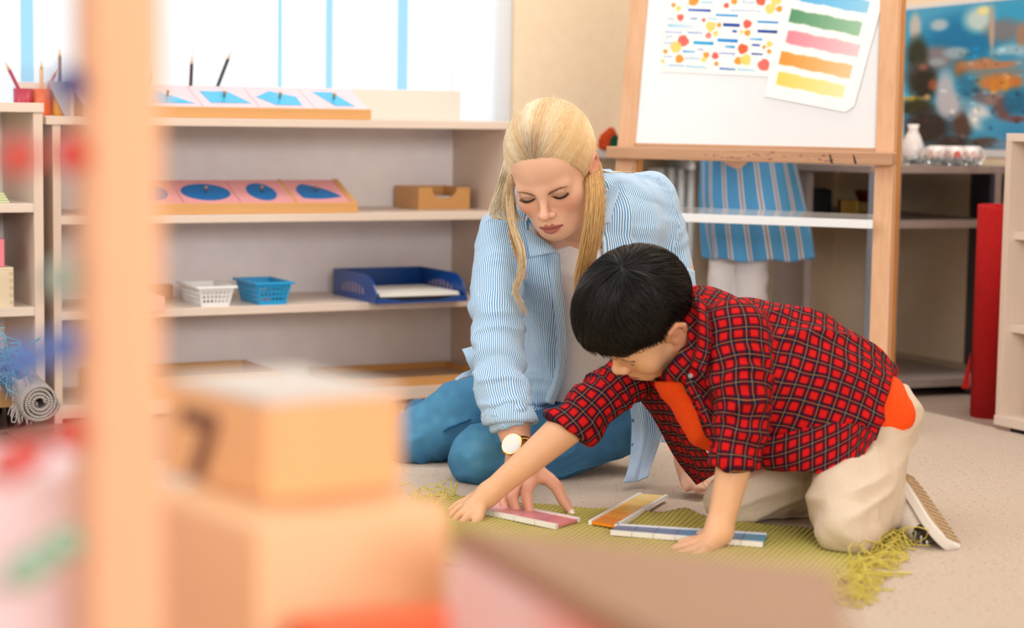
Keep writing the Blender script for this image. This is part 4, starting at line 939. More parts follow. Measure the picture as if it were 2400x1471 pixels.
# colour tablets: painted centre plate between two white lipped edge strips
m_tw = mat('tablet_white_edge', (242, 241, 238), 0.35)
def tablet(label, c00, c10, c11, c01, col, group):
    """corner order: rail A start, rail A end, rail B end, rail B start (world points on the rug)"""
    c00, c10, c11, c01 = [np.asarray(q, float) for q in (c00, c10, c11, c01)]
    ctr = (c00 + c10 + c11 + c01) / 4
    o = empty('colour_tablet', label, 'tablet', ctr, 0, group)
    m_ = mat('tablet_%d_%d_%d' % col, col, 0.3)
    def slab(nm, q, z0, z1, m):
        v_ = [np.array([p[0] - ctr[0], p[1] - ctr[1], z0]) for p in q] + [np.array([p[0] - ctr[0], p[1] - ctr[1], z1]) for p in q]
        pydata(nm, v_, [(3, 2, 1, 0), (4, 5, 6, 7), (0, 1, 5, 4), (1, 2, 6, 5), (2, 3, 7, 6), (3, 0, 4, 7)], m, o)
    L_ = lambda a, b, t_: a + (b - a) * t_
    g = 0.012
    A0, A1, B1, B0 = L_(c00, c10, g), L_(c00, c10, 1 - g), L_(c01, c11, 1 - g), L_(c01, c11, g)
    slab('painted_plate', [L_(A0, B0, 0.1), L_(A1, B1, 0.1), L_(A1, B1, 0.9), L_(A0, B0, 0.9)], 0.0015, 0.006, m_)
    slab('edge_strip', [A0, A1, L_(A1, B1, 0.11), L_(A0, B0, 0.11)], 0.0, 0.0078, m_tw)
    slab('edge_strip', [L_(A0, B0, 0.89), L_(A1, B1, 0.89), B1, B0], 0.0, 0.0078, m_tw)
    return o
def tablet_row(names, cols, a0, a1, b0, b1, group):
    tz = CZ + 0.0065
    a0, a1, b0, b1 = [onz(*q, tz) for q in (a0, a1, b0, b1)]
    n = len(cols)
    for k in range(n):
        t0, t1 = k / n, (k + 1) / n
        tablet(names[k], a0 + (a1 - a0) * t0, a0 + (a1 - a0) * t1, b0 + (b1 - b0) * t1, b0 + (b1 - b0) * t0, cols[k], group)
tablet_row(['deep orange tablet, darkest of the yellow row', 'strong amber tablet next to the deep orange one', 'golden yellow tablet in the middle of the yellow row', 'soft yellow tablet second from the pale end', 'palest yellow tablet at the far end of the yellow row'],
           [(238, 140, 20), (250, 166, 16), (248, 190, 44), (248, 204, 90), (250, 214, 126)], (1379, 1229), (1497, 1163), (1447, 1240), (1566, 1168), 'yellow colour tablets')
tablet_row(['slate grey blue tablet, darkest of the blue row', 'grey blue tablet second from the dark end', 'dusty blue tablet third from the dark end', 'steel blue tablet just before the boy\'s wrist', 'mid blue tablet under the boy\'s wrist', 'clear blue tablet just past the boy\'s wrist', 'bright sky blue tablet ending the blue row'],
           [(124, 128, 156), (122, 132, 168), (116, 136, 178), (98, 148, 194), (92, 152, 202), (80, 154, 208), (70, 164, 214)], (1446, 1236), (1798, 1258), (1430, 1253), (1788, 1282), 'blue colour tablets')
tablet_row(['deep rose tablet at the near end of the pink row', 'rose pink tablet under the index finger', 'soft pink tablet under the middle fingers', 'palest pink tablet beside the boy\'s far hand'],
           [(222, 128, 138), (226, 140, 148), (232, 160, 164), (238, 182, 184)], (1360, 1222), (1160, 1182), (1302, 1240), (1110, 1200), 'pink colour tablets')

# ------------------------------------------------------------------ foreground: table, blocks, bead frame
m_tbl = wood('table_maple', (226, 190, 150), (206, 164, 120), 0, 8)
tb = empty('low_table', 'low maple table carrying the blurred blocks, below the frame', 'table', (0, 1.2, 0))
TZ = 0.25
box('table_top', (-0.75, -0.65, TZ - 0.02), (0.55, 0.5, TZ), m_tbl, tb, 0.003)
for x_, y_ in ((-0.7, -0.6), (0.46, -0.6), (-0.7, 0.41), (0.46, 0.41)): box('leg', (x_, y_, 0.0085), (x_ + 0.04, y_ + 0.04, TZ - 0.02), m_tbl, tb, 0.002)
m_oak = wood('orange_birch', (246, 194, 144), (232, 172, 118), 2, 8, 0.5, 0.5)
m_oakl = wood('peach_birch', (252, 208, 166), (246, 194, 148), 2, 8, 0.5, 0.4)
m_toplit = mat('lit_top_white', (220, 214, 210), 0.6)  # brightness of the wooden top under overhead light, painted in as white
def yaw_box(name, label, cat, corner_px, D, wl, wr, z0, z1, ang, m, mt=None, th=0.004):
    """block seen over its nearest upright edge at corner_px; wl / wr = lengths of the faces going back to either side"""
    c = P(corner_px[0], corner_px[1], D)
    o = empty(name, label, cat, (c[0], c[1], z0), ang)
    hgt = z1 - z0
    box('block_body', (-0.0, 0.0, 0), (wr, wl, hgt - (th if mt else 0)), m, o, 0.004)
    if mt: box('lit_top', (0.0005, 0.0005, hgt - th), (wr - 0.0005, wl - 0.0005, hgt), mt, o, 0.001)  # thin added plate whose pale colour stands for light from above
    return o
D7 = 1.22
z7t = P(620, 935, D7)[2]; z7b = P(620, 1185, D7)[2]
zbt = z7b - 0.0005
DB_ = 1.16
blk = yaw_box('number_block', 'birch block with overhead light painted white on its top and a burnt number 7, on the larger block', 'block', (624, 1050), D7, 0.129, 0.102, z7b, z7t, math.radians(38), m_oak, m_toplit)
bigb = yaw_box('large_block', 'larger orange birch block under the number block', 'block', (604, 1300), DB_, 0.141, 0.138, TZ + 0.0005, zbt, math.radians(38), m_oakl)
m_7 = mat('burnt_brown', (120, 76, 58), 0.6)
s7 = [(-0.019, 0.028), (0.019, 0.028), (0.019, 0.016), (0.003, -0.028), (-0.012, -0.028), (0.004, 0.013), (-0.019, 0.013)]
cy_ = 0.07
prism('numeral_seven', [(x * 1.25, y * 0.80) for x, y in s7], 0, 0.0008, m_7, blk, 0, ((-0.0005, cy_ + 0.012, (z7t - z7b) * 0.40), (0, -1, 0), (0, 0, 1), (-1, 0, 0)))
# pink paper box with a wooden lid
zp = 0.488
L_p = onz(1045, 1226, zp); FR = onz(1962, 1322, zp); NL = L_p + (onz(1480, 1471, zp) - L_p) * 1.25; NR = onz(2003, 1480, zp); NR = FR + (NR - FR) * 1.4
pbx = empty('pink_box', 'pink and coral paper box with a tan wooden lid in front of the rug', 'box', (L_p[0], L_p[1], TZ))
pp_ = [(p[0] - L_p[0], p[1] - L_p[1]) for p in (L_p, FR, NR, NL)]
ctr_ = np.mean(pp_, axis=0); pin = [tuple(np.array(q) + (ctr_ - np.array(q)) * 0.015) for q in pp_]
m_pkb = mat('pink_paper', (252, 220, 226), 0.6); t = NT(m_pkb)
cx = t.n('ShaderNodeSeparateXYZ', {0: t.obj()}); 
t.out(t.ramp(t.math('MULTIPLY_ADD', cx.outputs[0], 7.0, -0.05), [(0.25, srgb((252, 224, 232))), (0.55, srgb((252, 136, 122)))]))
prism('box_body', pin, 0.0005, zp - TZ - 0.0125, m_pkb, pbx, 0.002)
prism('lid', pp_, zp - TZ - 0.012, zp - TZ, wood('tan_lid', (176, 136, 108), (160, 120, 92), 0, 8, 0.5, 0.5), pbx, 0.003)
rc = onz(950, 1442, 0.43)
o = box('cube_block', (-0.05, 0, 0), (0.06, 0.05, 0.43 - TZ - 0.0005), mat('orange_red_paint', (250, 96, 40), 0.4), None, 0.004); o.location = (rc[0], rc[1] - 0.03, TZ + 0.0005); o.rotation_euler = (0, 0, math.radians(24)); tag(o, 'orange red cube block between the birch block and the pink box', 'block')
# lilac box beyond the bead frame
zl = P(60, 1112, 1.16)[2]; lc = P(148, 1300, 1.16)
o = box('lilac_box', (-0.2, 0, 0), (0, 0.12, zl - TZ - 0.0005), noisy('lilac_paper', (250, 232, 243), (248, 226, 238), 10, 0.6, 0.02), None, 0.004); o.location = (lc[0], lc[1], TZ + 0.0005); o.rotation_euler = (0, 0, math.radians(6)); tag(o, 'pale lilac box behind the rods of the bead frame', 'box')
# bead frame
DP = 1.05
pbase = P(278, 700, DP)
fr_d = np.array([-0.10, -0.985, 0]); fr_d /= np.linalg.norm(fr_d); fr_n = np.array([fr_d[1], -fr_d[0], 0])
bf = empty('bead_frame', 'wooden bead frame with coloured beads on metal rods, its post close to the lens', 'bead frame', (pbase[0], pbase[1], TZ + 0.0005), math.radians(28))
m_post = wood('peach_pine', (246, 192, 154), (230, 168, 124), 2, 10, 0.5, 0.45)
hw = 0.0188
box('post', (-hw, -hw, 0), (hw, hw, 0.85), m_post, bf, 0.003)
ang = math.radians(28); Rz = np.array([[math.cos(-ang), -math.sin(-ang), 0], [math.sin(-ang), math.cos(-ang), 0], [0, 0, 1]])
far = pbase + fr_d * 0.50; floc = Rz @ (np.array([far[0], far[1], 0]) - np.array([pbase[0], pbase[1], 0]))
box('post', (floc[0] - hw, floc[1] - hw, 0), (floc[0] + hw, floc[1] + hw, 0.85), m_post, bf, 0.003)
m_rod = mat('steel_rod', (176, 178, 180), 0.3, 1.0)
BC_ = [(200, (40, 70, 150)), (360, (226, 50, 46)), (645, (150, 176, 166)), (800, (66, 110, 190)), (1010, (216, 60, 52)), (1258, (150, 194, 172))]
st = P(172, 700, DP - 0.02)
for py, col in BC_:
    s0 = P(176, py, DP - 0.02); s0l = Rz @ (s0 - np.array([pbase[0], pbase[1], TZ + 0.0005]))
    e0 = s0 + fr_d * 0.46; e0l = Rz @ (e0 - np.array([pbase[0], pbase[1], TZ + 0.0005]))
    cyl('rod', s0l + (s0l - e0l) * 0.02, e0l, 0.0014, 0.0014, m_rod, bf, 8)
    ks = {200: [0.012], 360: [0.008, 0.085], 645: [0.022], 800: [0.018, 0.065, 0.09], 1010: [0.01, 0.07, 0.1], 1258: [0.014, 0.05, 0.08]}[py]
    for k_ in ks:
        c_ = s0l + (e0l - s0l) / np.linalg.norm(e0l - s0l) * k_
        bm = bmesh.new(); bmesh.ops.create_uvsphere(bm, u_segments=20, v_segments=12, radius=0.0088)
        for v in bm.verts: v.co = v.co + Vector(c_)
        bm_obj('bead', bm, mat('bead_%d_%d_%d' % col, col, 0.25), bf, True)
# ------------------------------------------------------------------ figures: signed-distance sculpting kit
def axis_pts(lo, hi, h, fine=()):
    """grid lines from lo to hi with spacing h, finer inside the given (a, b, step) ranges"""
    out = [lo]
    while out[-1] < hi:
        s = h
        for a, b, f in fine:
            if a <= out[-1] <= b: s = min(s, f)
        out.append(out[-1] + s)
    return np.array(out, np.float32)
class Field:
    def __init__(s, lo, hi, h, fine=((), (), ())):
        s.ax = [axis_pts(lo[i], hi[i], h, fine[i]) for i in range(3)]
        s.D = np.full([len(a) for a in s.ax], 0.08, np.float32)
        s.limbs = []
    def sub(s, lo, hi):
        sl = []
        for i in range(3):
            a, b = np.searchsorted(s.ax[i], [lo[i], hi[i]]); sl.append(slice(max(0, a - 1), min(len(s.ax[i]), b + 1)))
        g = [s.ax[i][sl[i]] for i in range(3)]
        return tuple(sl), (g[0][:, None, None], g[1][None, :, None], g[2][None, None, :])
    def merge(s, sl, d, k, op='add'):
        A = s.D[sl]
        if A.size == 0: return
        if op == 'add':
            if k > 0: h = np.maximum(k - np.abs(A - d), 0) / k; s.D[sl] = np.minimum(A, d) - h * h * k * 0.25
            else: s.D[sl] = np.minimum(A, d)
        else:
            d = -d
            if k > 0: h = np.maximum(k - np.abs(A - d), 0) / k; s.D[sl] = np.maximum(A, d) + h * h * k * 0.25
            else: s.D[sl] = np.maximum(A, d)
    def chain(s, pts, rad, k=0.01, op='add', keep=None):
        """round tapered limb through pts"""
        pts = np.asarray(pts, np.float32); rad = np.broadcast_to(np.asarray(rad, np.float32), (len(pts),)); m = rad.max() + k + 0.02
        sl, (X, Y, Z) = s.sub(pts.min(0) - m, pts.max(0) + m); d = None
        for i in range(len(pts) - 1):
            a, b = pts[i], pts[i + 1]; ab = b - a; L2 = float(ab @ ab) + 1e-12
            t = np.clip(((X - a[0]) * ab[0] + (Y - a[1]) * ab[1] + (Z - a[2]) * ab[2]) / L2, 0, 1)
            q = np.sqrt((X - a[0] - ab[0] * t) ** 2 + (Y - a[1] - ab[1] * t) ** 2 + (Z - a[2] - ab[2] * t) ** 2) - (rad[i] + (rad[i + 1] - rad[i]) * t)
            d = q if d is None else np.minimum(d, q)
        if len(pts) == 1: d = np.sqrt((X - pts[0][0]) ** 2 + (Y - pts[0][1]) ** 2 + (Z - pts[0][2]) ** 2) - rad[0]
        s.merge(sl, d, k, op)
        if keep is not None:
            vd = -_fw
            s.limbs.append(dict(id=keep, c=pts, a=None, r=rad, rb=None))
    def loft(s, cs, as_, rb, k=0.01, op='add', keep=None, grow=0.0):
        """limb of elliptical sections: centres cs, half-width vectors as_, half-depths rb (depth axis is normal to width and path)"""
        cs = np.asarray(cs, np.float32); as_ = np.asarray(as_, np.float32); rb = np.asarray(rb, np.float32) + grow
        ra = np.linalg.norm(as_, axis=1) + grow; ah = as_ / np.linalg.norm(as_, axis=1)[:, None]; m = max(ra.max(), rb.max()) + k + 0.02
        sl, (X, Y, Z) = s.sub(cs.min(0) - m, cs.max(0) + m); d = None
        for i in range(len(cs) - 1):
            c, e = cs[i], cs[i + 1]; tn = e - c; L = float(np.linalg.norm(tn)) + 1e-9; tn = tn / L
            pr = (X - c[0]) * tn[0] + (Y - c[1]) * tn[1] + (Z - c[2]) * tn[2]
            t = np.clip(pr / L, 0, 1)
            wx, wy, wz = X - c[0] - tn[0] * L * t, Y - c[1] - tn[1] * L * t, Z - c[2] - tn[2] * L * t
            A = ah[i] + ah[i + 1]; A = A - tn * float(A @ tn); A /= np.linalg.norm(A); Bv = np.cross(tn, A)
            wa = wx * A[0] + wy * A[1] + wz * A[2]; wb = wx * Bv[0] + wy * Bv[1] + wz * Bv[2]
            r1 = ra[i] + (ra[i + 1] - ra[i]) * t; r2 = rb[i] + (rb[i + 1] - rb[i]) * t; wt = pr - L * t
            rt_ = np.minimum(r1, r2)
            k0 = np.sqrt((wa / r1) ** 2 + (wb / r2) ** 2 + (wt / rt_) ** 2) + 1e-6
            k1 = np.sqrt((wa / r1 ** 2) ** 2 + (wb / r2 ** 2) ** 2 + (wt / rt_ ** 2) ** 2) + 1e-6
            q = np.maximum(k0 * (k0 - 1) / k1, -0.05)
            d = q if d is None else np.minimum(d, q)
        s.merge(sl, d, k, op)
        if keep is not None: s.limbs.append(dict(id=keep, c=cs, a=ah, r=ra, rb=rb))
    def ell(s, c, r, R=None, k=0.01, op='add'):
        """ellipsoid; R columns are its axes"""
        c = np.asarray(c, float); r = np.asarray(r, float); m = r.max() + k + 0.01
        sl, (X, Y, Z) = s.sub(c - m, c + m)
        R = np.eye(3) if R is None else R
        w = [(X - c[0]) * R[0, j] + (Y - c[1]) * R[1, j] + (Z - c[2]) * R[2, j] for j in range(3)]
        k0 = np.sqrt(sum((w[j] / r[j]) ** 2 for j in range(3))) + 1e-6; k1 = np.sqrt(sum((w[j] / r[j] ** 2) ** 2 for j in range(3))) + 1e-6
        s.merge(sl, k0 * (k0 - 1) / k1, k, op)
    def halfspace(s, p, n, k=0.0):
        """cut away everything on the side n points to"""
        sl, (X, Y, Z) = s.sub([a[0] for a in s.ax], [a[-1] for a in s.ax]); n = np.asarray(n) / np.linalg.norm(n)
        s.merge(sl, -((X - p[0]) * n[0] + (Y - p[1]) * n[1] + (Z - p[2]) * n[2]), k, 'sub')
    def prism_cut(s, poly, D0, D1, k=0.004):
        """remove a straight-sided opening: outline given on the photograph, carried from depth D0 to D1"""
        poly = np.asarray(poly, float); cs = np.array([P(x, y, D) for x, y in poly for D in (D0, D1)])
        sl, (X, Y, Z) = s.sub(cs.min(0), cs.max(0))
        dx, dy, dz = X - EYE[0], Y - EYE[1], Z - EYE[2]
        dp = dx * _fw[0] + dy * _fw[1] + dz * _fw[2]
        px = W / 2 + F * (dx * _rt[0] + dy * _rt[1] + dz * _rt[2]) / dp; py = H / 2 - F * (dx * _up[0] + dy * _up[1] + dz * _up[2]) / dp
        d2 = np.full(px.shape, 1e9); ins = np.zeros(px.shape, bool); n = len(poly)
        for i in range(n):
            (x0, y0), (x1, y1) = poly[i], poly[(i + 1) % n]; ex, ey = x1 - x0, y1 - y0
            t = np.clip(((px - x0) * ex + (py - y0) * ey) / (ex * ex + ey * ey), 0, 1)
            d2 = np.minimum(d2, (px - x0 - ex * t) ** 2 + (py - y0 - ey * t) ** 2)
            cr = ((y0 > py) != (y1 > py)) & (px < ex * (py - y0) / (ey if abs(ey) > 1e-9 else 1e-9) + x0); ins ^= cr
        sd = np.sqrt(d2) * np.where(ins, -1, 1) * dp / F
        sd = np.maximum(sd, np.maximum(D0 - dp, dp - D1))
        s.merge(sl, sd.astype(np.float32), k, 'sub')
    def mesh(s, smooth=2):
        D = s.D; ins = D < 0; nx, ny, nz = D.shape
        c8 = [(i, j, k) for i in (0, 1) for j in (0, 1) for k in (0, 1)]
        def sh(A, o): return A[o[0]:nx - 1 + o[0], o[1]:ny - 1 + o[1], o[2]:nz - 1 + o[2]]
        al = sh(ins, (0, 0, 0)).copy(); an = al.copy()
        for o in c8[1:]: al &= sh(ins, o); an |= sh(ins, o)
        act = an & ~al; I, J, K_ = np.nonzero(act); n = len(I)
        cid = np.full(act.shape, -1, np.int32); cid[I, J, K_] = np.arange(n)
        val = {o: D[I + o[0], J + o[1], K_ + o[2]] for o in c8}
        acc = np.zeros((n, 3)); cnt = np.zeros(n)
        for o in c8:
            for ax in range(3):
                if o[ax] == 0:
                    q = list(o); q[ax] = 1; q = tuple(q); a, b = val[o], val[q]; m = (a < 0) != (b < 0)
                    t = np.where(m, a / np.where(m, a - b, 1), 0)
                    p = np.tile(np.array(o, float), (n, 1)); p[:, ax] = t
                    acc += p * m[:, None]; cnt += m
        acc /= cnt[:, None]; V = np.empty((n, 3))
        for ax, ii in ((0, I), (1, J), (2, K_)):
            A = s.ax[ax].astype(float); V[:, ax] = A[ii] + acc[:, ax] * (A[ii + 1] - A[ii])
        Fs = []
        for ax in range(3):
            o = [0, 0, 0]; o[ax] = 1; u, v = [(1, 2), (2, 0), (0, 1)][ax]
            lo = [1, 1, 1]; lo[ax] = 0; hi = [nx - 1, ny - 1, nz - 1]
            sl0 = tuple(slice(lo[i], hi[i]) for i in range(3)); sl1 = tuple(slice(lo[i] + o[i], hi[i] + o[i]) for i in range(3))
            a, b = ins[sl0], ins[sl1]; m = a != b; idx = np.array(np.nonzero(m)).T + np.array(lo); fl = a[m]
            def cc(du, dv):
                q = idx.copy(); q[:, u] -= du; q[:, v] -= dv; return cid[q[:, 0], q[:, 1], q[:, 2]]
            Q = np.stack([cc(1, 1), cc(0, 1), cc(0, 0), cc(1, 0)], 1); Q[~fl] = Q[~fl][:, ::-1]; Fs.append(Q)
        Fq = np.concatenate(Fs); Fq = Fq[(Fq >= 0).all(1)]
        return smooth_mesh(V, Fq, smooth), Fq
def smooth_mesh(V, Fq, it, lam=0.5):
    e = np.concatenate([Fq[:, [0, 1]], Fq[:, [1, 2]], Fq[:, [2, 3]], Fq[:, [3, 0]]]); n = len(V)
    a = np.concatenate([e[:, 0], e[:, 1]]); b = np.concatenate([e[:, 1], e[:, 0]]); deg = np.bincount(a, minlength=n)[:, None] + 1e-9
    for _ in range(it):
        S = np.stack([np.bincount(a, weights=V[b, i], minlength=n) for i in range(3)], 1); V = V * (1 - lam) + lam * S / deg
    return V
def vnormals(V, Fq):
    nr = np.cross(V[Fq[:, 2]] - V[Fq[:, 0]], V[Fq[:, 3]] - V[Fq[:, 1]]); N = np.zeros_like(V)
    for i in range(3):
        for j in range(4): N[:, i] += np.bincount(Fq[:, j], weights=nr[:, i], minlength=len(V))
    return N / (np.linalg.norm(N, axis=1)[:, None] + 1e-12)
def fast_mesh(name, V, Fq, m, parent=None, smooth=True, local=None, label=None):
    V = np.asarray(V, float)
    if local is not None:
        Mi = np.array(local.inverted()); V = V @ Mi[:3, :3].T + Mi[:3, 3]
    me = bpy.data.meshes.new(name); nf = len(Fq); kk = Fq.shape[1]
    me.vertices.add(len(V)); me.vertices.foreach_set('co', V.astype(np.float32).ravel())
    me.loops.add(nf * kk); me.loops.foreach_set('vertex_index', Fq.astype(np.int32).ravel())
    me.polygons.add(nf); me.polygons.foreach_set('loop_start', (np.arange(nf) * kk).astype(np.int32)); me.polygons.foreach_set('loop_total', np.full(nf, kk, np.int32))
    me.update(calc_edges=True); me.validate()
    if smooth: me.shade_smooth()
    return link(name, me, m, parent, label)
def set_vec(me, arr, name='cuv'):
    a = me.attributes.new(name, 'FLOAT_VECTOR', 'POINT'); a.data.foreach_set('vector', np.asarray(arr, np.float32).ravel())
_hp = np.random.RandomState(77).rand(64, 64, 64).astype(np.float32)
def noise3(x, y, z):
    """smooth lattice noise in 0..1"""
    xi, yi, zi = np.floor(x).astype(int), np.floor(y).astype(int), np.floor(z).astype(int); f = [x - xi, y - yi, z - zi]; f = [q * q * (3 - 2 * q) for q in f]; r = 0
    for i in (0, 1):
        for j in (0, 1):
            for k in (0, 1):
                w = (f[0] if i else 1 - f[0]) * (f[1] if j else 1 - f[1]) * (f[2] if k else 1 - f[2])
                r = r + w * _hp[(xi + i) % 64, (yi + j) % 64, (zi + k) % 64]
    return r
def ridge(x, y, z): return 1 - np.abs(2 * noise3(x, y, z) - 1) * 2
def limb_uv(V, limbs):
    """weave coordinates of every vertex from the limb it lies on: (around in m, along in m, limb id), blended along the limb so the weave bends smoothly"""
    best = np.full(len(V), 1e9); uv = np.zeros((len(V), 3))
    for L in limbs:
        m_ = 26; c = spline(L['c'], m_); n0 = len(L['c']); tt = np.linspace(0, n0 - 1, m_); ii = np.arange(n0)
        r = np.interp(tt, ii, L['r']); rb = r if L['rb'] is None else np.interp(tt, ii, L['rb']); rm = float(np.mean((r + rb) / 2))
        av = None if L['a'] is None else np.stack([np.interp(tt, ii, L['a'][:, k]) for k in range(3)], 1)
        T = np.gradient(c, axis=0); T /= np.linalg.norm(T, axis=1)[:, None]
        acc = np.concatenate([[0], np.cumsum(np.linalg.norm(np.diff(c, axis=0), axis=1))])
        d2 = ((V[:, None, :] - c[None]) ** 2).sum(2); dm = d2.min(1)
        W_ = np.exp(-(d2 - dm[:, None]) / (2 * (.55 * rm) ** 2)); W_ /= W_.sum(1)[:, None]
        vv = np.zeros(len(V)); sa = np.zeros(len(V)); sb = np.zeros(len(V)); dd = np.full(len(V), 1e9)
        for i in range(m_):
            A = np.cross(T[i], _fw) if av is None else av[i]
            A = A - T[i] * (A @ T[i]); A = A / np.linalg.norm(A); B_ = np.cross(T[i], A)
            if B_ @ _fw > 0: B_ = -B_
            w = V - c[i]; pr = w @ T[i]; wa, wb = w @ A / r[i], w @ B_ / rb[i]
            vv += W_[:, i] * (acc[i] + pr); sa += W_[:, i] * wa; sb += W_[:, i] * wb
            lim = np.abs(pr) - (.012 if 0 < i < m_ - 1 else .0)
            dd = np.minimum(dd, (np.sqrt(wa ** 2 + wb ** 2 + (np.maximum(lim, 0) / min(r[i], rb[i])) ** 2) - 1) * min(r[i], rb[i]))
        m = dd < best; best[m] = dd[m]; uv[m, 0] = (np.arctan2(sa, sb) * rm)[m]; uv[m, 1] = vv[m]; uv[m, 2] = L['id']
    return uv
def px(points):
    """[(x, y, depth, r_px)] -> points, radii in metres"""
    return np.array([P(q[0], q[1], q[2]) for q in points]), np.array([q[3] * q[2] / F for q in points])
def pairs(secs):
    """[(xL, yL, xR, yR, depth, half_depth, dD)] -> centres, half-width vectors, half-depths"""
    cs, as_, rb = [], [], []
    for s_ in secs:
        dD = s_[6] if len(s_) > 6 else 0.0
        l, r = P(s_[0], s_[1], s_[4] - dD), P(s_[2], s_[3], s_[4] + dD); cs.append((l + r) / 2); as_.append((r - l) / 2); rb.append(s_[5])
    return cs, as_, rb
AX6 = np.array([[1, 0, 0], [0, 1, 0], [0, 0, 1], [.7071, .7071, 0], [.7071, -.7071, 0], [0, .7071, .7071], [.7071, 0, .7071], [0, .7071, -.7071]])
def strands(name, paths, rads, cols, m, parent, seg=3, group=None):
    """one mesh of hair strands; each path an array of points"""
    V_, F_, Cc = [], [], []
    base = 0
    for p, r, c in zip(paths, rads, cols):
        p = np.asarray(p); n = len(p); tg = np.gradient(p, axis=0); tg /= np.linalg.norm(tg, axis=1)[:, None] + 1e-12
        a = np.cross(tg, AX6[np.argmin(np.abs(tg @ AX6.T).max(0))]); a /= np.linalg.norm(a, axis=1)[:, None] + 1e-12; b = np.cross(tg, a)
        rr = r * np.concatenate([np.linspace(0.08, 1, n // 2) ** .6, np.linspace(1, 0.25, n - n // 2)])
        th = np.arange(seg) * 2 * math.pi / seg
        v = p[:, None, :] + rr[:, None, None] * (a[:, None, :] * np.cos(th)[None, :, None] + b[:, None, :] * np.sin(th)[None, :, None])
        V_.append(v.reshape(-1, 3)); i = np.arange(n - 1)[:, None] * seg; k = np.arange(seg)[None]
        F_.append((np.stack([i + k, i + (k + 1) % seg, i + seg + (k + 1) % seg, i + seg + k], -1).reshape(-1, 4)) + base); base += n * seg
        c = np.asarray(c, float)
        c = np.repeat(c, seg, axis=0) if c.ndim == 2 else np.tile(c, (n * seg, 1)); Cc.append(c)
    o = fast_mesh(name, np.concatenate(V_), np.concatenate(F_), m, parent, True, wm(parent))
    set_col(o.data, np.concatenate(Cc)); return o
def spline(pts, n=14):
    """Catmull-Rom through pts"""
    p = np.asarray(pts, float); p = np.vstack([2 * p[0] - p[1], p, 2 * p[-1] - p[-2]]); out = []
    m = len(p) - 3
    for t in np.linspace(0, m - 1e-6, n):
        i = int(t); f = t - i; a, b, c, d = p[i:i + 4]
        out.append(0.5 * (2 * b + (c - a) * f + (2 * a - 5 * b + 4 * c - d) * f * f + (3 * b - a - 3 * c + d) * f ** 3))
    return np.array(out)
def sheet(name, rows, m, parent, nu=24, nv=40, th=0.003, folds=0.0, seed=0, cuv_scale=None, label=None):
    """hanging cloth panel through rows of points [(p0, p1, ...), ...], lofted smoothly"""
    rows = [spline(r, nu) for r in rows]; g = np.array([spline([r[i] for r in rows], nv) for i in range(nu)]).transpose(1, 0, 2)
    V = g.reshape(-1, 3); Fq = grid_faces(nu, nv)
    N = vnormals(V, Fq)
    du_ = np.concatenate([np.zeros((nv, 1)), np.cumsum(np.linalg.norm(np.diff(g, axis=1), axis=2), 1)], 1); dv_ = np.concatenate([np.zeros((1, nu)), np.cumsum(np.linalg.norm(np.diff(g, axis=0), axis=2), 0)], 0)
    w = np.mean(du_[:, -1]); us = np.linspace(0, 1, nu)[None] * w + np.zeros((nv, 1))
    if folds: V = V + N * (folds * (ridge(us.ravel() * 30 + seed, dv_.ravel() * 6, np.full(nu * nv, seed * 1.7))))[:, None]
    o = fast_mesh(name, V, Fq, m, parent, True, wm(parent), label)
    set_vec(o.data, np.stack([us.ravel(), dv_.ravel(), np.zeros(nu * nv)], 1))
    s_ = o.modifiers.new('s', 'SOLIDIFY'); s_.thickness = th; s_.offset = 0
    return o
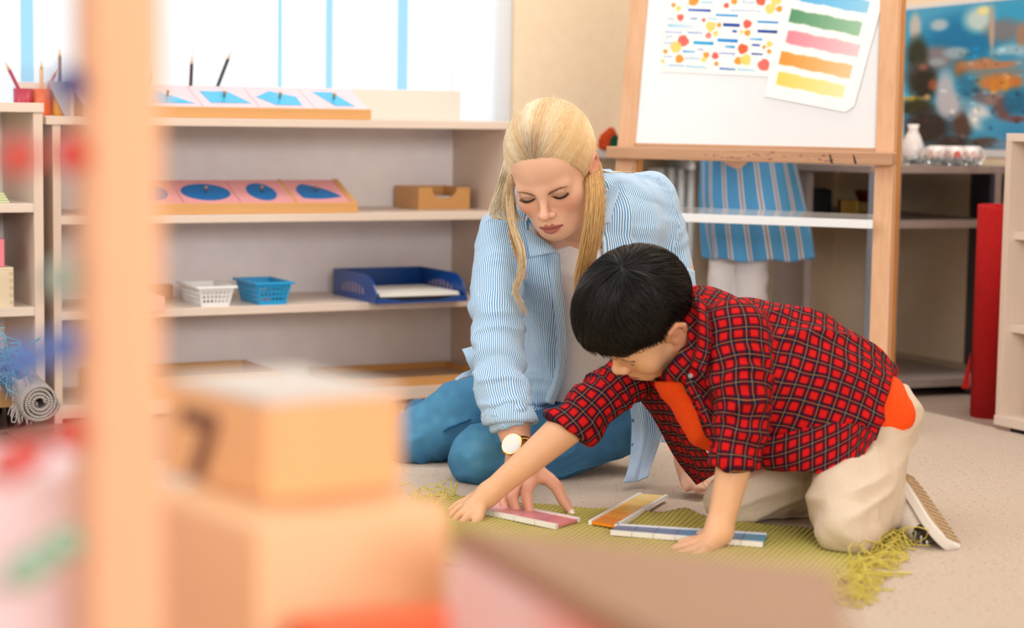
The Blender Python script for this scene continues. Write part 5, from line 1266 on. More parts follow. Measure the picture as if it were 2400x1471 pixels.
def head_sculpt(Fd, c, R, s, kind):
    """skull, face and ears in the head's own frame: x = person's right, y = forward, z = up"""
    w = lambda p: np.asarray(c) + R @ (np.asarray(p, float) * s)
    E = lambda p, r, k=0.01, op='add': Fd.ell(w(p), np.asarray(r) * s, R, k * s, op)
    Cn = lambda ps, r, k=0.01, op='add': Fd.chain([w(p) for p in ps], np.asarray(r) * s, k * s, op)
    ch = kind == 'child'
    E((0, -.012, .036), (.073, .094, .083) if not ch else (.074, .092, .083), 0.02)
    E((0, .026, -.033), (.057, .058, .080) if not ch else (.060, .060, .072), 0.03)
    E((0, .044, .036), (.050, .040, .045), 0.03)
    for q in (-1, 1):
        Cn([(q * .052, -.004, -.045), (q * .046, .012, -.068), (q * .018, .059, -.085)] if not ch else [(q * .054, -.004, -.04), (q * .046, .02, -.066), (q * .018, .06, -.082)], [.014, .016, .016], 0.025)
        E((q * .040, .052, -.028), (.021, .022, .02) if not ch else (.027, .026, .026), 0.025)
    E((0, .067, -.089) if not ch else (0, .066, -.084), (.017, .017, .015), 0.022)
    E((0, .07, -.064), (.028, .022, .024), 0.016)
    Cn([(-.040, .069, .006), (-.014, .080, .001), (.014, .080, .001), (.040, .069, .006)], [.0095] * 4, 0.015)
    for q in (-1, 1):
        E((q * .031, .1, -.010), (.021, .019, .013), 0.014, 'sub')
        E((q * .031, .0685, -.010), (.0165, .0145, .0125), 0.004)
        Cn([(q * .046, .070, -.007), (q * .038, .081, -.003), (q * .026, .083, -.003), (q * .018, .080, -.007)], [.0028, .0034, .0034, .0026], 0.004)
    if not ch:
        Cn([(0, .080, .008), (0, .090, -.012), (0, .103, -.034)], [.007, .0065, .0075], 0.012); E((0, .1065, -.038), (.0088, .009, .0078), 0.007)
    else:
        Cn([(0, .078, .004), (0, .086, -.014), (0, .098, -.034)], [.008, .0075, .0085], 0.014); E((0, .102, -.037), (.011, .009, .0085), 0.008)
    for q in (-1, 1):
        E((q * .0115, .0935, -.0415), (.0068, .009, .0068), 0.006)
        E((q * .0062, .101, -.0475), (.0032, .004, .003), 0.003, 'sub')
    lw = 1.0
    Cn([(-.024, .0812, -.0680), (-.013, .0885, -.0665), (-.005, .0930, -.0640), (0, .0925, -.0650), (.005, .0930, -.0640), (.013, .0885, -.0665), (.024, .0812, -.0680)], np.array([.0016, .003, .0038, .0036, .0038, .003, .0016]) * lw, 0.003)
    Cn([(-.020, .0815, -.0715), (-.01, .0895, -.0745), (0, .0918, -.0758), (.01, .0895, -.0745), (.020, .0815, -.0715)], np.array([.002, .0046, .0054, .0046, .002]) * lw, 0.003)
    Cn([(-.024, .086, -.0685), (-.01, .0945, -.0700), (0, .0965, -.0703), (.01, .0945, -.0700), (.024, .086, -.0685)], [.0012] * 5, 0.002, 'sub')
    for q in (-1, 1):
        es = 1.22 if ch else 1.0; er = [(q * .073, .004, -.002), (q * .079, -.004, .014), (q * .081, -.018, .018), (q * .081, -.026, .006), (q * .078, -.022, -.012), (q * .074, -.008, -.026), (q * .072, .002, -.03)]
        E((q * .0735, -.010, -.006), (.006, .017, .024), 0.006)
        er = [(q * (.073 + (abs(p[0]) - .073) * es * 1.25), -.01 + (p[1] + .01) * es, -.006 + (p[2] + .006) * es) for p in er]
        Cn(er, np.array([.0036, .004, .0042, .0042, .004, .0048, .004]) * es, 0.004)
        E((q * .080, -.004, -.006), (.004, .007, .009), 0.003, 'sub')
    return w
def head_paint(V, c, R, s, base, lip, brow, lash, blush, brow_w=1.0):
    """skin colours that belong to the face itself: lips, brows, lash line, flush of the cheeks"""
    L = (V - np.asarray(c)) @ R / s; x, y, z = L.T; ax = np.abs(x); col = np.tile(np.asarray(base, float), (len(V), 1))
    def put(a, cc):
        a = np.clip(a, 0, 1)[:, None]; col[:] = col * (1 - a) + np.asarray(cc, float) * a
    near_ = np.linalg.norm(L, axis=1) < .16; face = (y > 0.03) * near_
    g = lambda dx, dz, sx, sz: np.exp(-(dx / sx) ** 2 - (dz / sz) ** 2)
    put(face * 0.5 * g(ax - .042, z + .034, .02, .018), blush); put(face * 0.35 * g(x, z + .04, .012, .012), blush)
    put(near_ * (ax > .07) * (y < .02) * (np.abs(z) < 0.04) * 0.5, blush)
    top = -.0668 + .0035 * np.clip(1 - np.abs(ax - .006) / .006, 0, 1) * 1.0 - np.clip(ax - .006, 0, 1) * .24 + .0045
    bot = -.0808 + np.clip(ax, 0, 1) ** 2 * 22
    inm = np.minimum(top - z, z - bot) / .0012
    put(face * (ax < .0235) * (y > .072) * np.clip(inm, 0, 1), lip)
    put(face * (y > .07) * (ax < .023) * np.exp(-((z + .0702) / .0011) ** 2) * 0.8, np.asarray(lip) * 0.5)
    bz = -.0020 + .0070 * np.sin(np.clip((ax - .012) / .040, 0, 1) * 2.3) + 0 * ax
    bw = (.0034 * np.clip(1.15 - (ax - .012) / .05, 0.25, 1)) * brow_w
    put(face * np.clip((bw - np.abs(z - bz)) / .0012, 0, 1) * np.clip((ax - .011) / .004, 0, 1) * np.clip((.052 - ax) / .006, 0, 1) * 0.85, brow)
    lz = -.0140 + ((ax - .031) / .016) ** 2 * .0050
    put(face * np.exp(-((z - lz) / .0017) ** 2) * np.clip((.0165 - np.abs(ax - .031)) / .002, 0, 1) * 0.9, lash)
    put(face * np.clip((.0168 - np.abs(ax - .031)) / .004, 0, 1) * np.clip((z - lz) / .002, 0, 1) * np.clip((.004 - z) / .004, 0, 1) * 0.28, np.asarray(lash) * 0.5 + np.asarray(base) * 0.45)
    return col
# ------------------------------------------------------------------ person one: the woman
def frame(R, F_, U): 
    M_ = np.stack([np.array(R), np.array(F_), np.array(U)], 1); u, _, v = np.linalg.svd(M_); return u @ v
m_skin = attr_mat('skin', 0.48, 0.35, 0.12)
m_hair = attr_mat('hair_strands', 0.42, 0.35)
WR = frame((-.933, .333, -.138), (-.240, -.862, -.447), (-.268, -.388, .882)); WC = P(1295.4, 402, 3.66); WS = 0.985
wroot = empty('person', 'blonde woman in a blue striped shirt and jeans kneeling and pointing at the tablets', 'person', (P(1330, 930, 4.0)[0], P(1330, 930, 4.0)[1], CZ))
hx, hy, hz = WC
hand_c = P(1235, 1150, 3.56)
lo = np.array([-0.36, 3.38, 0.0]); hi = np.array([0.52, 4.45, hz + 0.14])
fb = Field(lo, hi, 0.007, (((hx - .11, hx + .11, .0019), (hand_c[0] - .07, hand_c[0] + .09, .0024)), ((hy - .13, hy + .11, .0019), (hand_c[1] - .06, hand_c[1] + .08, .0024)), ((hz - .13, hz + .14, .0021), (0, .17, .0024))))
wl = head_sculpt(fb, WC, WR, WS, 'woman')
# neck and shoulders, trunk
fb.chain([wl((0, -.028, -.03)), wl((0, -.038, -.095)), P(1372, 520, 3.80), P(1365, 640, 3.88)], [.050, .046, .055, .085], 0.03)
cs, as_, rb = pairs([(1270, 935, 1440, 935, 4.02, .085), (1270, 830, 1440, 820, 3.98, .085), (1250, 720, 1470, 690, 3.93, .09), (1225, 620, 1510, 570, 3.87, .085, .02), (1200, 560, 1530, 480, 3.85, .055, .02)])
fb.loft(cs, as_, rb, 0.03)
p_, r_ = px([(1172, 548, 3.81, 40), (1166, 660, 3.76, 42), (1164, 780, 3.70, 42), (1185, 920, 3.65, 43), (1203, 1000, 3.615, 40), (1216, 1058, 3.59, 30.5), (1232, 1092, 3.575, 31)]); fb.chain(p_, r_, 0.02)
p_, r_ = px([(1548, 470, 3.90, 42), (1588, 640, 3.90, 40), (1612, 800, 3.86, 36), (1606, 960, 3.80, 33), (1604, 1080, 3.76, 25), (1618, 1125, 3.76, 25)]); fb.chain(p_, r_, 0.02)
# leaning hand, fist-like on the carpet
for q in [[(1616, 1118, 3.74, 15), (1626, 1136, 3.715, 11), (1634, 1146, 3.70, 9)], [(1626, 1116, 3.745, 15), (1638, 1136, 3.72, 11), (1646, 1147, 3.70, 9)], [(1634, 1118, 3.76, 13), (1650, 1136, 3.74, 10), (1660, 1146, 3.72, 8)], [(1610, 1112, 3.75, 13), (1604, 1132, 3.73, 10), (1610, 1146, 3.715, 8)], [(1640, 1116, 3.78, 11), (1662, 1136, 3.76, 9), (1672, 1146, 3.75, 7)]]:
    p_, r_ = px(q); fb.chain(p_, r_, 0.006)
# pointing hand: palm, four bent fingers, spread thumb
for q, k in (([(1222, 1080, 3.58, 25), (1236, 1108, 3.57, 22), (1243, 1122, 3.565, 18)], .014), ([(1216, 1080, 3.59, 24), (1220, 1110, 3.58, 22), (1214, 1134, 3.575, 18)], .014), ([(1212, 1082, 3.60, 22), (1204, 1116, 3.60, 20), (1194, 1142, 3.60, 17)], .014), ([(1232, 1086, 3.585, 22), (1256, 1104, 3.585, 20), (1270, 1116, 3.58, 17)], .014), ([(1206, 1086, 3.61, 20), (1190, 1122, 3.62, 17), (1178, 1150, 3.62, 14)], .014)):
    p_, r_ = px(q); fb.chain(p_, r_, k)
FING = [[(1246, 1124, 3.565, 15.5), (1233, 1156, 3.535, 13.5), (1240, 1192, 3.53, 11.5), (1250, 1222, 3.528, 9.5)],
        [(1215, 1136, 3.575, 15.5), (1201, 1166, 3.545, 13.5), (1211, 1198, 3.54, 11.5), (1229, 1222, 3.538, 9)],
        [(1192, 1144, 3.60, 14.5), (1180, 1172, 3.57, 12.5), (1190, 1198, 3.56, 10.5), (1206, 1216, 3.555, 8.5)],
        [(1176, 1152, 3.62, 12.5), (1163, 1182, 3.60, 10.5), (1169, 1202, 3.59, 9.5), (1179, 1216, 3.58, 7.5)]]
for q in FING:
    p_, r_ = px(q); fb.chain(p_, r_, 0.005)
p_, r_ = px([(1258, 1106, 3.58, 18), (1286, 1122, 3.57, 16.5), (1305, 1140, 3.56, 15), (1319, 1170, 3.555, 13.5), (1336, 1195, 3.553, 10)]); fb.chain(p_, r_, 0.008)
# legs inside the jeans
LEG_F = [(1440, 985, 4.00, 82), (1290, 1042, 3.92, 84), (1128, 1070, 3.865, 76)]
LEG_B = [(1240, 930, 4.10, 84), (1080, 978, 4.10, 86), (975, 1030, 4.08, 68)]
for q in (LEG_F, LEG_B):
    p_, r_ = px(q); fb.chain(p_, r_ * 0.82, 0.02)
p_, r_ = px([(1330, 930, 4.05, 100), (1350, 960, 4.08, 105)]); fb.chain(p_, r_ * .9, 0.03)
p_, r_ = px([(975, 1030, 4.10, 50), (985, 985, 4.36, 40), (965, 968, 4.46, 22)]); fb.chain(p_, r_ * .85, .02)
V, Q_ = fb.mesh(2)
col = head_paint(V, WC, WR, WS, (232, 184, 156), (184, 106, 98), (112, 76, 56), (44, 30, 28), (226, 146, 122))
nz_ = noise3(V[:, 0] * 40, V[:, 1] * 40, V[:, 2] * 40)[:, None]; col = col * (1 - 0.03 * nz_)
hm = (np.linalg.norm(V - hand_c, axis=1) < .12)[:, None]; col = np.where(hm, col * np.array([1.0, .95, .95]), col)
body = fast_mesh('body', V, Q_, m_skin, wroot, True, wm(wroot)); set_col(body.data, srgb_a(col))
m_nail = mat('nail_white', (246, 226, 222), 0.2)
for q in FING + [[(1305, 1140, 3.56, 15), (1319, 1170, 3.555, 13.5), (1336, 1195, 3.553, 10)]]:
    a, b = np.array(P(*q[-2][:3])), np.array(P(*q[-1][:3])); d_ = (b - a) / np.linalg.norm(b - a); n_ = -_fw * .8 + np.array([-.2, 0, .5]); n_ -= d_ * (n_ @ d_); n_ /= np.linalg.norm(n_); s_ = np.cross(d_, n_); r0 = q[-1][3] * q[-1][2] / F
    ctr = b + d_ * r0 * 0.15 + n_ * r0 * 0.62
    ring = [(math.cos(t_) * r0 * 1.25 + (r0 * .2), math.sin(t_) * r0 * .74) for t_ in np.linspace(0, 6.283, 17)[:-1]]
    pts_ = [ctr + d_ * u + s_ * v + n_ * (r0 * .28 * (1 - (v / (r0 * .74)) ** 2)) for u, v in ring] + [ctr + d_ * u * .5 + s_ * v * .5 + n_ * r0 * .34 for u, v in ring]
    pydata('fingernail', pts_, [(i, (i + 1) % 16, 16 + (i + 1) % 16, 16 + i) for i in range(16)] + [tuple(range(16, 32))], m_nail, wroot, True, local=wm(wroot))
# lashes and brows as fine strands
def face_strands(kind, C_, R_, S_, dirn, colr, n, parent, rad):
    paths, cols = [], []
    rs = np.random.RandomState(5)
    for q in (-1, 1):
        for i in range(n):
            t = i / (n - 1)
            if kind == 'eyelash':
                x = .031 + (t - .5) * .029; z = -.0142 + ((x - .031) / .0145) ** 2 * .005; y = .0826 - ((x - .031) / .0165) ** 2 * .008
                p0 = np.array([q * x, y, z]); p1 = p0 + np.array([q * (t - .3) * .004, .002, -.0014]); p2 = p1 + np.array([q * (t - .3) * .003, .0012, -.0001]); r = rad
            else:
                x = .0125 + .038 * t; z = -.0020 + .0070 * math.sin(t * 2.3) + (rs.rand() - .5) * .004 * (1.15 - t); y = .0855 - (x / .05) ** 2 * .0125
                p0 = np.array([q * x, y, z - .001]); p1 = p0 + np.array([q * .004, .0004, .0012]); p2 = p1 + np.array([q * .004, -.0005, .0002]); r = rad
            paths.append(np.array([C_ + R_ @ (p * S_) for p in spline([p0, p1, p2], 6)])); cols.append(srgb_a(colr))
    return strands(kind, paths, [rad] * len(paths), cols, m_hair, parent)
face_strands('eyelash', WC, WR, WS, 1, (40, 28, 26), 70, wroot, .00028)

# jeans
m_den = attr_mat('denim', 0.85, 0.15); t = NT(m_den)
at = [n for n in t.t.nodes if n.type == 'ATTRIBUTE'][0]
nz1 = t.n('ShaderNodeTexNoise', {'Vector': t.obj(), 'Scale': 900.0, 'Detail': 2.0}).outputs[0]; nz2 = t.n('ShaderNodeTexNoise', {'Vector': t.obj(), 'Scale': 45.0, 'Detail': 4.0}).outputs[0]
cc = t.mix(t.math('MULTIPLY', nz1, 0.22), at.outputs['Color'], (0.5, 0.7, 0.8)); cc = t.mix(t.math('MULTIPLY', nz2, 0.1), cc, srgb((10, 70, 110)))
t.out(cc, None, nz1, 0.25, 0.0008)
fj = Field((-0.36, 3.62, 0.0), (0.36, 4.5, 0.46), 0.0042)
for q in (LEG_F, LEG_B):
    p_, r_ = px(q); fj.chain(p_, r_, 0.012)
p_, r_ = px([(1330, 925, 4.05, 104), (1350, 960, 4.08, 112)]); fj.chain(p_, r_, 0.02)
p_, r_ = px([(1440, 985, 4.0, 78), (1370, 940, 4.05, 100)]); fj.chain(p_, r_, 0.02)
p_, r_ = px([(975, 1030, 4.10, 58), (990, 985, 4.36, 46), (978, 966, 4.44, 30)]); fj.chain(p_, r_, 0.02)
p_, r_ = px([(1128, 1075, 3.90, 66), (1200, 1050, 4.1, 55), (1350, 1020, 4.3, 45)]); fj.chain(p_, r_, 0.01)
fj.halfspace((0, 0, CZ), (0, 0, -1))
V, Q_ = fj.mesh(3); N = vnormals(V, Q_)
fold = ridge(V[:, 0] * 26 + V[:, 2] * 14, V[:, 1] * 12, V[:, 2] * 26 - V[:, 0] * 10)
V = V + N * (0.0035 * np.clip(fold, -0.4, 1))[:, None]
kn = P(1120, 1050, 3.78); kn2 = P(1010, 985, 4.0)
fd = np.exp(-(np.linalg.norm(V - kn, axis=1) / .075) ** 2) * .6 + np.exp(-(np.linalg.norm((V - kn2) * np.array([1, 1, 1.6]), axis=1) / .12) ** 2) * .5
fd = np.clip(fd * (0.65 + 0.7 * noise3(V[:, 0] * 60, V[:, 1] * 60, V[:, 2] * 60)), 0, 1)[:, None]
jc = np.array([10, 96, 146]) * (1 - fd) + np.array([120, 186, 220]) * fd
jeans = fast_mesh('jeans', V, Q_, m_den, wroot, True, wm(wroot)); set_col(jeans.data, srgb_a(jc))
def on_surface(V, N, pix, lift):
    """points of the cloth surface seen at the given photograph pixels"""
    d = V - EYE; dp = d @ _fw; X = W / 2 + F * (d @ _rt) / dp; Y = H / 2 - F * (d @ _up) / dp; out = []
    for x, y in pix:
        m = np.nonzero((np.abs(X - x) < 7) & (np.abs(Y - y) < 7))[0]
        if len(m): q = m[np.argmin(dp[m])]; out.append(V[q] + N[q] * lift)
    return out
N = vnormals(V, Q_)
for pix, r_, nm, cl in (([(1300 + 12 * k, 1122 - 3.2 * k) for k in range(15)], .0009, 'denim_thread', (70, 130, 170)), ([(1046 + 6 * k, 1012 - 3.6 * k) for k in range(10)], .0022, 'denim_fold', (20, 92, 140))):
    q = on_surface(V, N, pix, 0.0003)
    if len(q) > 3: v_, f_ = tube_arrays(spline(q, 40), r_, 6); pydata('leg_seam', v_, f_, mat(nm, cl, .8), wroot, True, local=wm(wroot))
fs = Field(P(935, 985, 4.4) - np.array([.02, .1, .05]), P(1000, 930, 4.45) + np.array([.06, .12, .06]), .004)
p_, r_ = px([(968, 962, 4.44, 19), (955, 972, 4.46, 17), (948, 975, 4.5, 14)]); fs.chain(p_, r_, .01)
V, Q_ = fs.mesh(2); fast_mesh('shoe', V, Q_, mat('white_canvas', (236, 234, 232), .7), wroot, True, wm(wroot))
# belt, tee
m_tee = noisy('white_jersey', (244, 244, 248), (236, 236, 242), 200, .85, .1, .001)
ft = Field((-0.2, 3.6, 0.15), (0.45, 4.25, 0.72), 0.0038)
TEE = [(1262, 955, 1450, 955, 4.04, .098), (1262, 830, 1450, 820, 3.98, .098), (1238, 720, 1480, 690, 3.92, .102), (1215, 630, 1520, 580, 3.865, .098, .02), (1200, 570, 1530, 490, 3.85, .068, .02)]
cs, as_, rb = pairs(TEE); ft.loft(cs, as_, rb, .02, keep=0)
ft.prism_cut([(1262, 560), (1300, 588), (1325, 580), (1352, 556), (1380, 520), (1400, 430), (1230, 430)], 3.3, 3.835, .006)
V, Q_ = ft.mesh(3); N = vnormals(V, Q_); uv = limb_uv(V, ft.limbs)
V = V + N * (.003 * np.clip(ridge(V[:, 0] * 9, V[:, 1] * 3, V[:, 2] * 34 + V[:, 0] * 12), -.3, 1) * np.clip((.55 - V[:, 2]) / .15, .25, 1))[:, None]
fast_mesh('tee', V, Q_, m_tee, wroot, True, wm(wroot), label='white round-neck tee under the shirt')
fbelt = Field((-0.2, 3.8, 0.1), (0.45, 4.3, 0.4), 0.005)
cs, as_, rb = pairs([(1240, 985, 1450, 985, 4.04, .102), (1240, 950, 1450, 950, 4.04, .102)]); fbelt.loft(cs, as_, rb, .01); V, Q_ = fbelt.mesh(2)
fast_mesh('belt', V, Q_, mat('dark_belt', (30, 30, 44), .5), wroot, True, wm(wroot))

# striped shirt: trunk with an open front, two sleeves, collar, hanging tails
def stripe_mat(name, white, blue, period, duty=0.5):
    m = mat(name, white, .85, spec=.15); t = NT(m)
    uv = t.n('ShaderNodeAttribute', attribute_name='cuv').outputs['Vector']
    nz = t.n('ShaderNodeTexNoise', {'Vector': uv, 'Scale': 14.0, 'Detail': 1.0}).outputs[0]
    sx = t.n('ShaderNodeSeparateXYZ', {0: uv})
    u = t.math('ADD', sx.outputs[0], t.math('MULTIPLY', nz, 0.006))
    s_ = t.math('SINE', t.math('MULTIPLY', u, 2 * math.pi / period))
    f = t.math('MULTIPLY_ADD', s_, 0.9, 0.5 + (duty - .5) * 2)
    f.node.use_clamp = True
    wv = t.n('ShaderNodeTexNoise', {'Vector': t.obj(), 'Scale': 700.0}).outputs[0]
    t.out(t.mix(f, srgb(white), srgb(blue)), None, wv, .25, .0006)
    return m
m_shirt = stripe_mat('blue_pinstripe_cotton', (232, 241, 250), (84, 156, 210), .0038, .53)
fs = Field((-0.26, 3.5, 0.1), (0.52, 4.25, 0.78), 0.0034)
TR = [(1222, 960, 1478, 960, 4.02, .116), (1228, 900, 1478, 890, 4.00, .116), (1226, 820, 1480, 810, 3.97, .116), (1208, 720, 1505, 690, 3.915, .12), (1185, 640, 1545, 580, 3.86, .118, .02), (1168, 575, 1562, 490, 3.845, .092, .02), (1182, 535, 1550, 434, 3.845, .07, .02), (1236, 505, 1500, 405, 3.85, .05, .02)]
cs, as_, rb = pairs(TR); fs.loft(cs, as_, rb, .02, keep=0)
SL = [(1178, 548, 3.815, 54), (1166, 640, 3.77, 57), (1165, 740, 3.72, 57), (1170, 825, 3.675, 53), (1170, 895, 3.65, 57), (1186, 955, 3.63, 58), (1204, 996, 3.615, 53)]
p_, r_ = px(SL); fs.chain(p_, r_, .012, keep=1)
SR = [(1524, 462, 3.90, 54), (1560, 560, 3.90, 47), (1578, 640, 3.90, 42), (1604, 800, 3.86, 42), (1602, 960, 3.80, 42), (1600, 1050, 3.77, 38)]
p_, r_ = px(SR); fs.chain(p_, r_, .05, keep=2)
# open front
fs.prism_cut([(1296, 586), (1298, 620), (1306, 700), (1318, 780), (1317, 850), (1303, 905), (1286, 944), (1225, 948), (1225, 1100), (1480, 1100), (1480, 900), (1446, 720), (1418, 600), (1410, 500), (1400, 430), (1285, 470), (1262, 560)], 3.3, 3.95, .004)
fs.prism_cut([(1140, 1040), (1150, 1012), (1204, 998), (1262, 982), (1290, 1060)], 3.4, 3.80, .003)
fs.prism_cut([(1255, 570), (1400, 560), (1420, 440), (1400, 380), (1230, 420), (1240, 520)], 3.3, 3.87, .006)
V, Q_ = fs.mesh(2); N = vnormals(V, Q_); uv = limb_uv(V, fs.limbs)
isl = uv[:, 2] >= 1
a_ = uv[:, 0]; b_ = uv[:, 1]
f1 = ridge(b_ * 42 + 3 * noise3(a_ * 14, b_ * 10, uv[:, 2] + .5), a_ * 12, uv[:, 2] * 3 + .3)         # crosswise creases on sleeves
f2 = ridge(a_ * 26, b_ * 5, uv[:, 2] + 7.3)                                                             # lengthwise folds
amp1 = np.where(isl, np.where(b_ > .16, .0075, .003), .0015); amp2 = np.where(isl, .004, .0062)
V = V + N * (amp1 * np.clip(f1, -.5, 1) + amp2 * np.clip(f2, -.6, 1))[:, None]
shirt = fast_mesh('striped_shirt', V, Q_, m_shirt, wroot, True, wm(wroot)); set_vec(shirt.data, uv)
SP = lambda *q: [P(*x) for x in q]
sheet('collar', [SP((1231, 536, 3.752), (1264, 556, 3.738), (1297, 582, 3.735)), SP((1236, 570, 3.738), (1266, 577, 3.728), (1298, 587, 3.730)), SP((1242, 603, 3.732), (1270, 597, 3.722), (1299, 591, 3.728))], m_shirt, wroot, 16, 14)
sheet('collar', [SP((1412, 418, 3.82), (1432, 430, 3.80), (1452, 440, 3.79)), SP((1404, 470, 3.79), (1424, 480, 3.765), (1444, 470, 3.765)), SP((1400, 520, 3.77), (1414, 524, 3.745), (1430, 522, 3.745))], m_shirt, wroot, 14, 16)
sheet('placket', [SP((1284, 584, 3.742), (1297, 588, 3.736), (1311, 594, 3.744)), SP((1289, 660, 3.752), (1302, 662, 3.744), (1316, 664, 3.754)), SP((1300, 740, 3.775), (1312, 740, 3.768), (1325, 740, 3.775)), SP((1306, 810, 3.80), (1318, 810, 3.792), (1329, 810, 3.80)), SP((1298, 880, 3.83), (1309, 882, 3.823), (1320, 886, 3.833)), SP((1276, 942, 3.86), (1288, 945, 3.853), (1298, 948, 3.865))], m_shirt, wroot, 12, 60, .0025, .0008, 12)
sheet('shirt_tail', [SP((1466, 860, 3.86), (1500, 862, 3.82), (1540, 858, 3.86)), SP((1474, 930, 3.85), (1505, 935, 3.81), (1545, 930, 3.85)), SP((1478, 1010, 3.85), (1512, 1012, 3.82), (1552, 1000, 3.86)), SP((1476, 1075, 3.83), (1500, 1080, 3.81), (1532, 1074, 3.83)), SP((1462, 1130, 3.78), (1490, 1128, 3.80), (1518, 1118, 3.80))], m_shirt, wroot, 26, 50, .003, .004, 3)
sheet('shirt_tail', [SP((1135, 815, 3.98), (1110, 812, 3.95), (1084, 820, 3.96)), SP((1140, 840, 3.95), (1116, 842, 3.92), (1094, 842, 3.93)), SP((1140, 868, 3.95), (1124, 872, 3.92), (1108, 868, 3.93))], m_shirt, wroot, 20, 20, .003, .003, 5)
sheet('shirt_tail', [SP((1130, 862, 4.0), (1098, 868, 3.97), (1066, 888, 3.97)), SP((1132, 880, 4.0), (1100, 882, 3.965), (1070, 892, 3.965))], m_shirt, wroot, 16, 10, .003, .002, 6)
# turned-up cuff
cf = px([(1180, 955, 3.632, 60), (1196, 985, 3.618, 60), (1206, 1000, 3.612, 58)])
fc = Field(P(1200, 975, 3.62) - .09, P(1200, 975, 3.62) + .09, .0026); fc.chain(cf[0], cf[1], .004, keep=1); ax_ = cf[0][2] - cf[0][0]; ax_ /= np.linalg.norm(ax_)
fc.halfspace(P(1202, 992, 3.614), ax_ * .6 + np.array([-.2, 0, -.8]), .002); fc.halfspace(P(1186, 958, 3.63), -ax_, .002); fc.chain(cf[0], cf[1] - .009, .002, 'sub')
V, Q_ = fc.mesh(2); uv = limb_uv(V, fc.limbs); N = vnormals(V, Q_); V = V + N * (.003 * ridge(uv[:, 0] * 24, uv[:, 1] * 16, 4.4))[:, None]; uv2 = uv.copy(); uv2[:, 0] = uv[:, 0] * .9 + uv[:, 1] * .5; o = fast_mesh('cuff', V, Q_, m_shirt, wroot, True, wm(wroot)); set_vec(o.data, uv2)
for (x, y, D) in ((1484, 985, 3.848), (1484, 1042, 3.842), (1311, 740, 3.785)):
    c_ = P(x, y, D); cyl('button', np.zeros(3) + c_ - wroot.location, c_ - wroot.location - _fw * .004, .0035, .0035, mat('blue_button', (60, 110, 160), .3), wroot, 12)
# wristwatch
wc_ = P(1201, 1041, 3.563); wn = np.array([-.45, -.75, .48]); wn /= np.linalg.norm(wn)
wt_ = empty('wristwatch', None, None, wc_ - np.array(wroot.location)); wt_.parent = wroot
m_gold = mat('gold_metal', (214, 166, 96), .25, 1.0)
cyl('watch_case', -wn * .004, wn * .0035, .0205, .0205, m_gold, wt_, 40, rings=[(0, .018), (.3, .0208), (.8, .0208), (1, .0195)])
cyl('dial', wn * .0036, wn * .0042, .0182, .0182, mat('dial_white', (218, 218, 216), .25), wt_, 40)
ua = np.cross(wn, ZD); ua /= np.linalg.norm(ua); ub = np.cross(ua, wn)
for L_, a0 in ((.010, .6), (.013, 2.4)):
    d_ = ua * math.cos(a0) + ub * math.sin(a0); s_ = np.cross(wn, d_)
    q = [wn * .0044 + s_ * .0006, wn * .0044 - s_ * .0006, wn * .0044 + d_ * L_ - s_ * .0003, wn * .0044 + d_ * L_ + s_ * .0003]
    pydata('watch_hand', q, [(0, 1, 2, 3)], m_gold, wt_)
wx_ = P(1216, 1058, 3.59) - P(1203, 1000, 3.615); wx_ /= np.linalg.norm(wx_); wcc = P(1212, 1045, 3.594)
e1 = -_fw - wx_ * (-_fw @ wx_); e1 /= np.linalg.norm(e1); e2 = np.cross(wx_, e1)
bp = [wcc + (e1 * math.cos(t_) * .0262 + e2 * math.sin(t_) * .0262) for t_ in np.linspace(0, 2 * math.pi, 40)]
bv, bf_ = [], []
for i, p in enumerate(bp):
    n_ = (p - wcc) / .0262
    for s_, h_ in ((-1, 0), (1, 0), (1, .0018), (-1, .0018)): bv.append(p + wx_ * s_ * .006 + n_ * h_ - wc_)
for i in range(39):
    for k in range(4): bf_.append((i * 4 + k, i * 4 + (k + 1) % 4, i * 4 + 4 + (k + 1) % 4, i * 4 + 4 + k))
pydata('watch_band', bv, bf_, m_gold, wt_, True)

# blonde hair: cap, swept-back strands, hanging locks
fh = Field(WC - np.array([.14, .15, .15]), WC + np.array([.14, .15, .16]), .0026)
fh.ell(WC + WR @ (np.array([0, -.016, .038]) * WS), np.array([.0785, .100, .0885]) * WS, WR, .01)
fh.ell(WC + WR @ (np.array([0, -.075, -.01]) * WS), np.array([.06, .05, .07]) * WS, WR, .03)
fh.ell(WC + WR @ (np.array([0, .118, -.032]) * WS), np.array([.128, .108, .092]) * WS, WR, .006, 'sub')
for q in (-1, 1): fh.ell(WC + WR @ (np.array([q * .085, .0, -.02]) * WS), np.array([.03, .026, .036]) * WS, WR, .006, 'sub')
V, Q_ = fh.mesh(2)
L = (V - WC) @ WR / WS; N = vnormals(V, Q_)
def hair_col(Lp, rnd, dk=1.0):
    root = np.exp(-(Lp[:, 0] / .030) ** 2) * np.clip((Lp[:, 1] - .035) / .035, 0, 1)
    c = np.array([226, 192, 144]) * (1 - rnd[:, None]) + np.array([250, 234, 204]) * rnd[:, None]
    warm = np.clip(-Lp[:, 0] / .08, 0, 1)[:, None]; c = c * (1 - .5 * warm) + np.array([226, 182, 122]) * .5 * warm
    rt2 = np.clip(.6 * dk * root, 0, .95)[:, None]; return c * (1 - rt2) + np.array([104, 80, 64]) * rt2
cap = fast_mesh('hair', V, Q_, m_hair, wroot, True, wm(wroot)); set_col(cap.data, srgb_a(hair_col(L, np.full(len(V), .25), .35)))
rs = np.random.RandomState(21); paths, rads, cols = [], [], []
EC = np.array([0, -.016, .038]); ER = np.array([.0815, .1035, .0915])
def on_cap(d): d = d / ER; return EC + d / np.linalg.norm(d) * ER if False else EC + (d / np.linalg.norm(d)) * ER
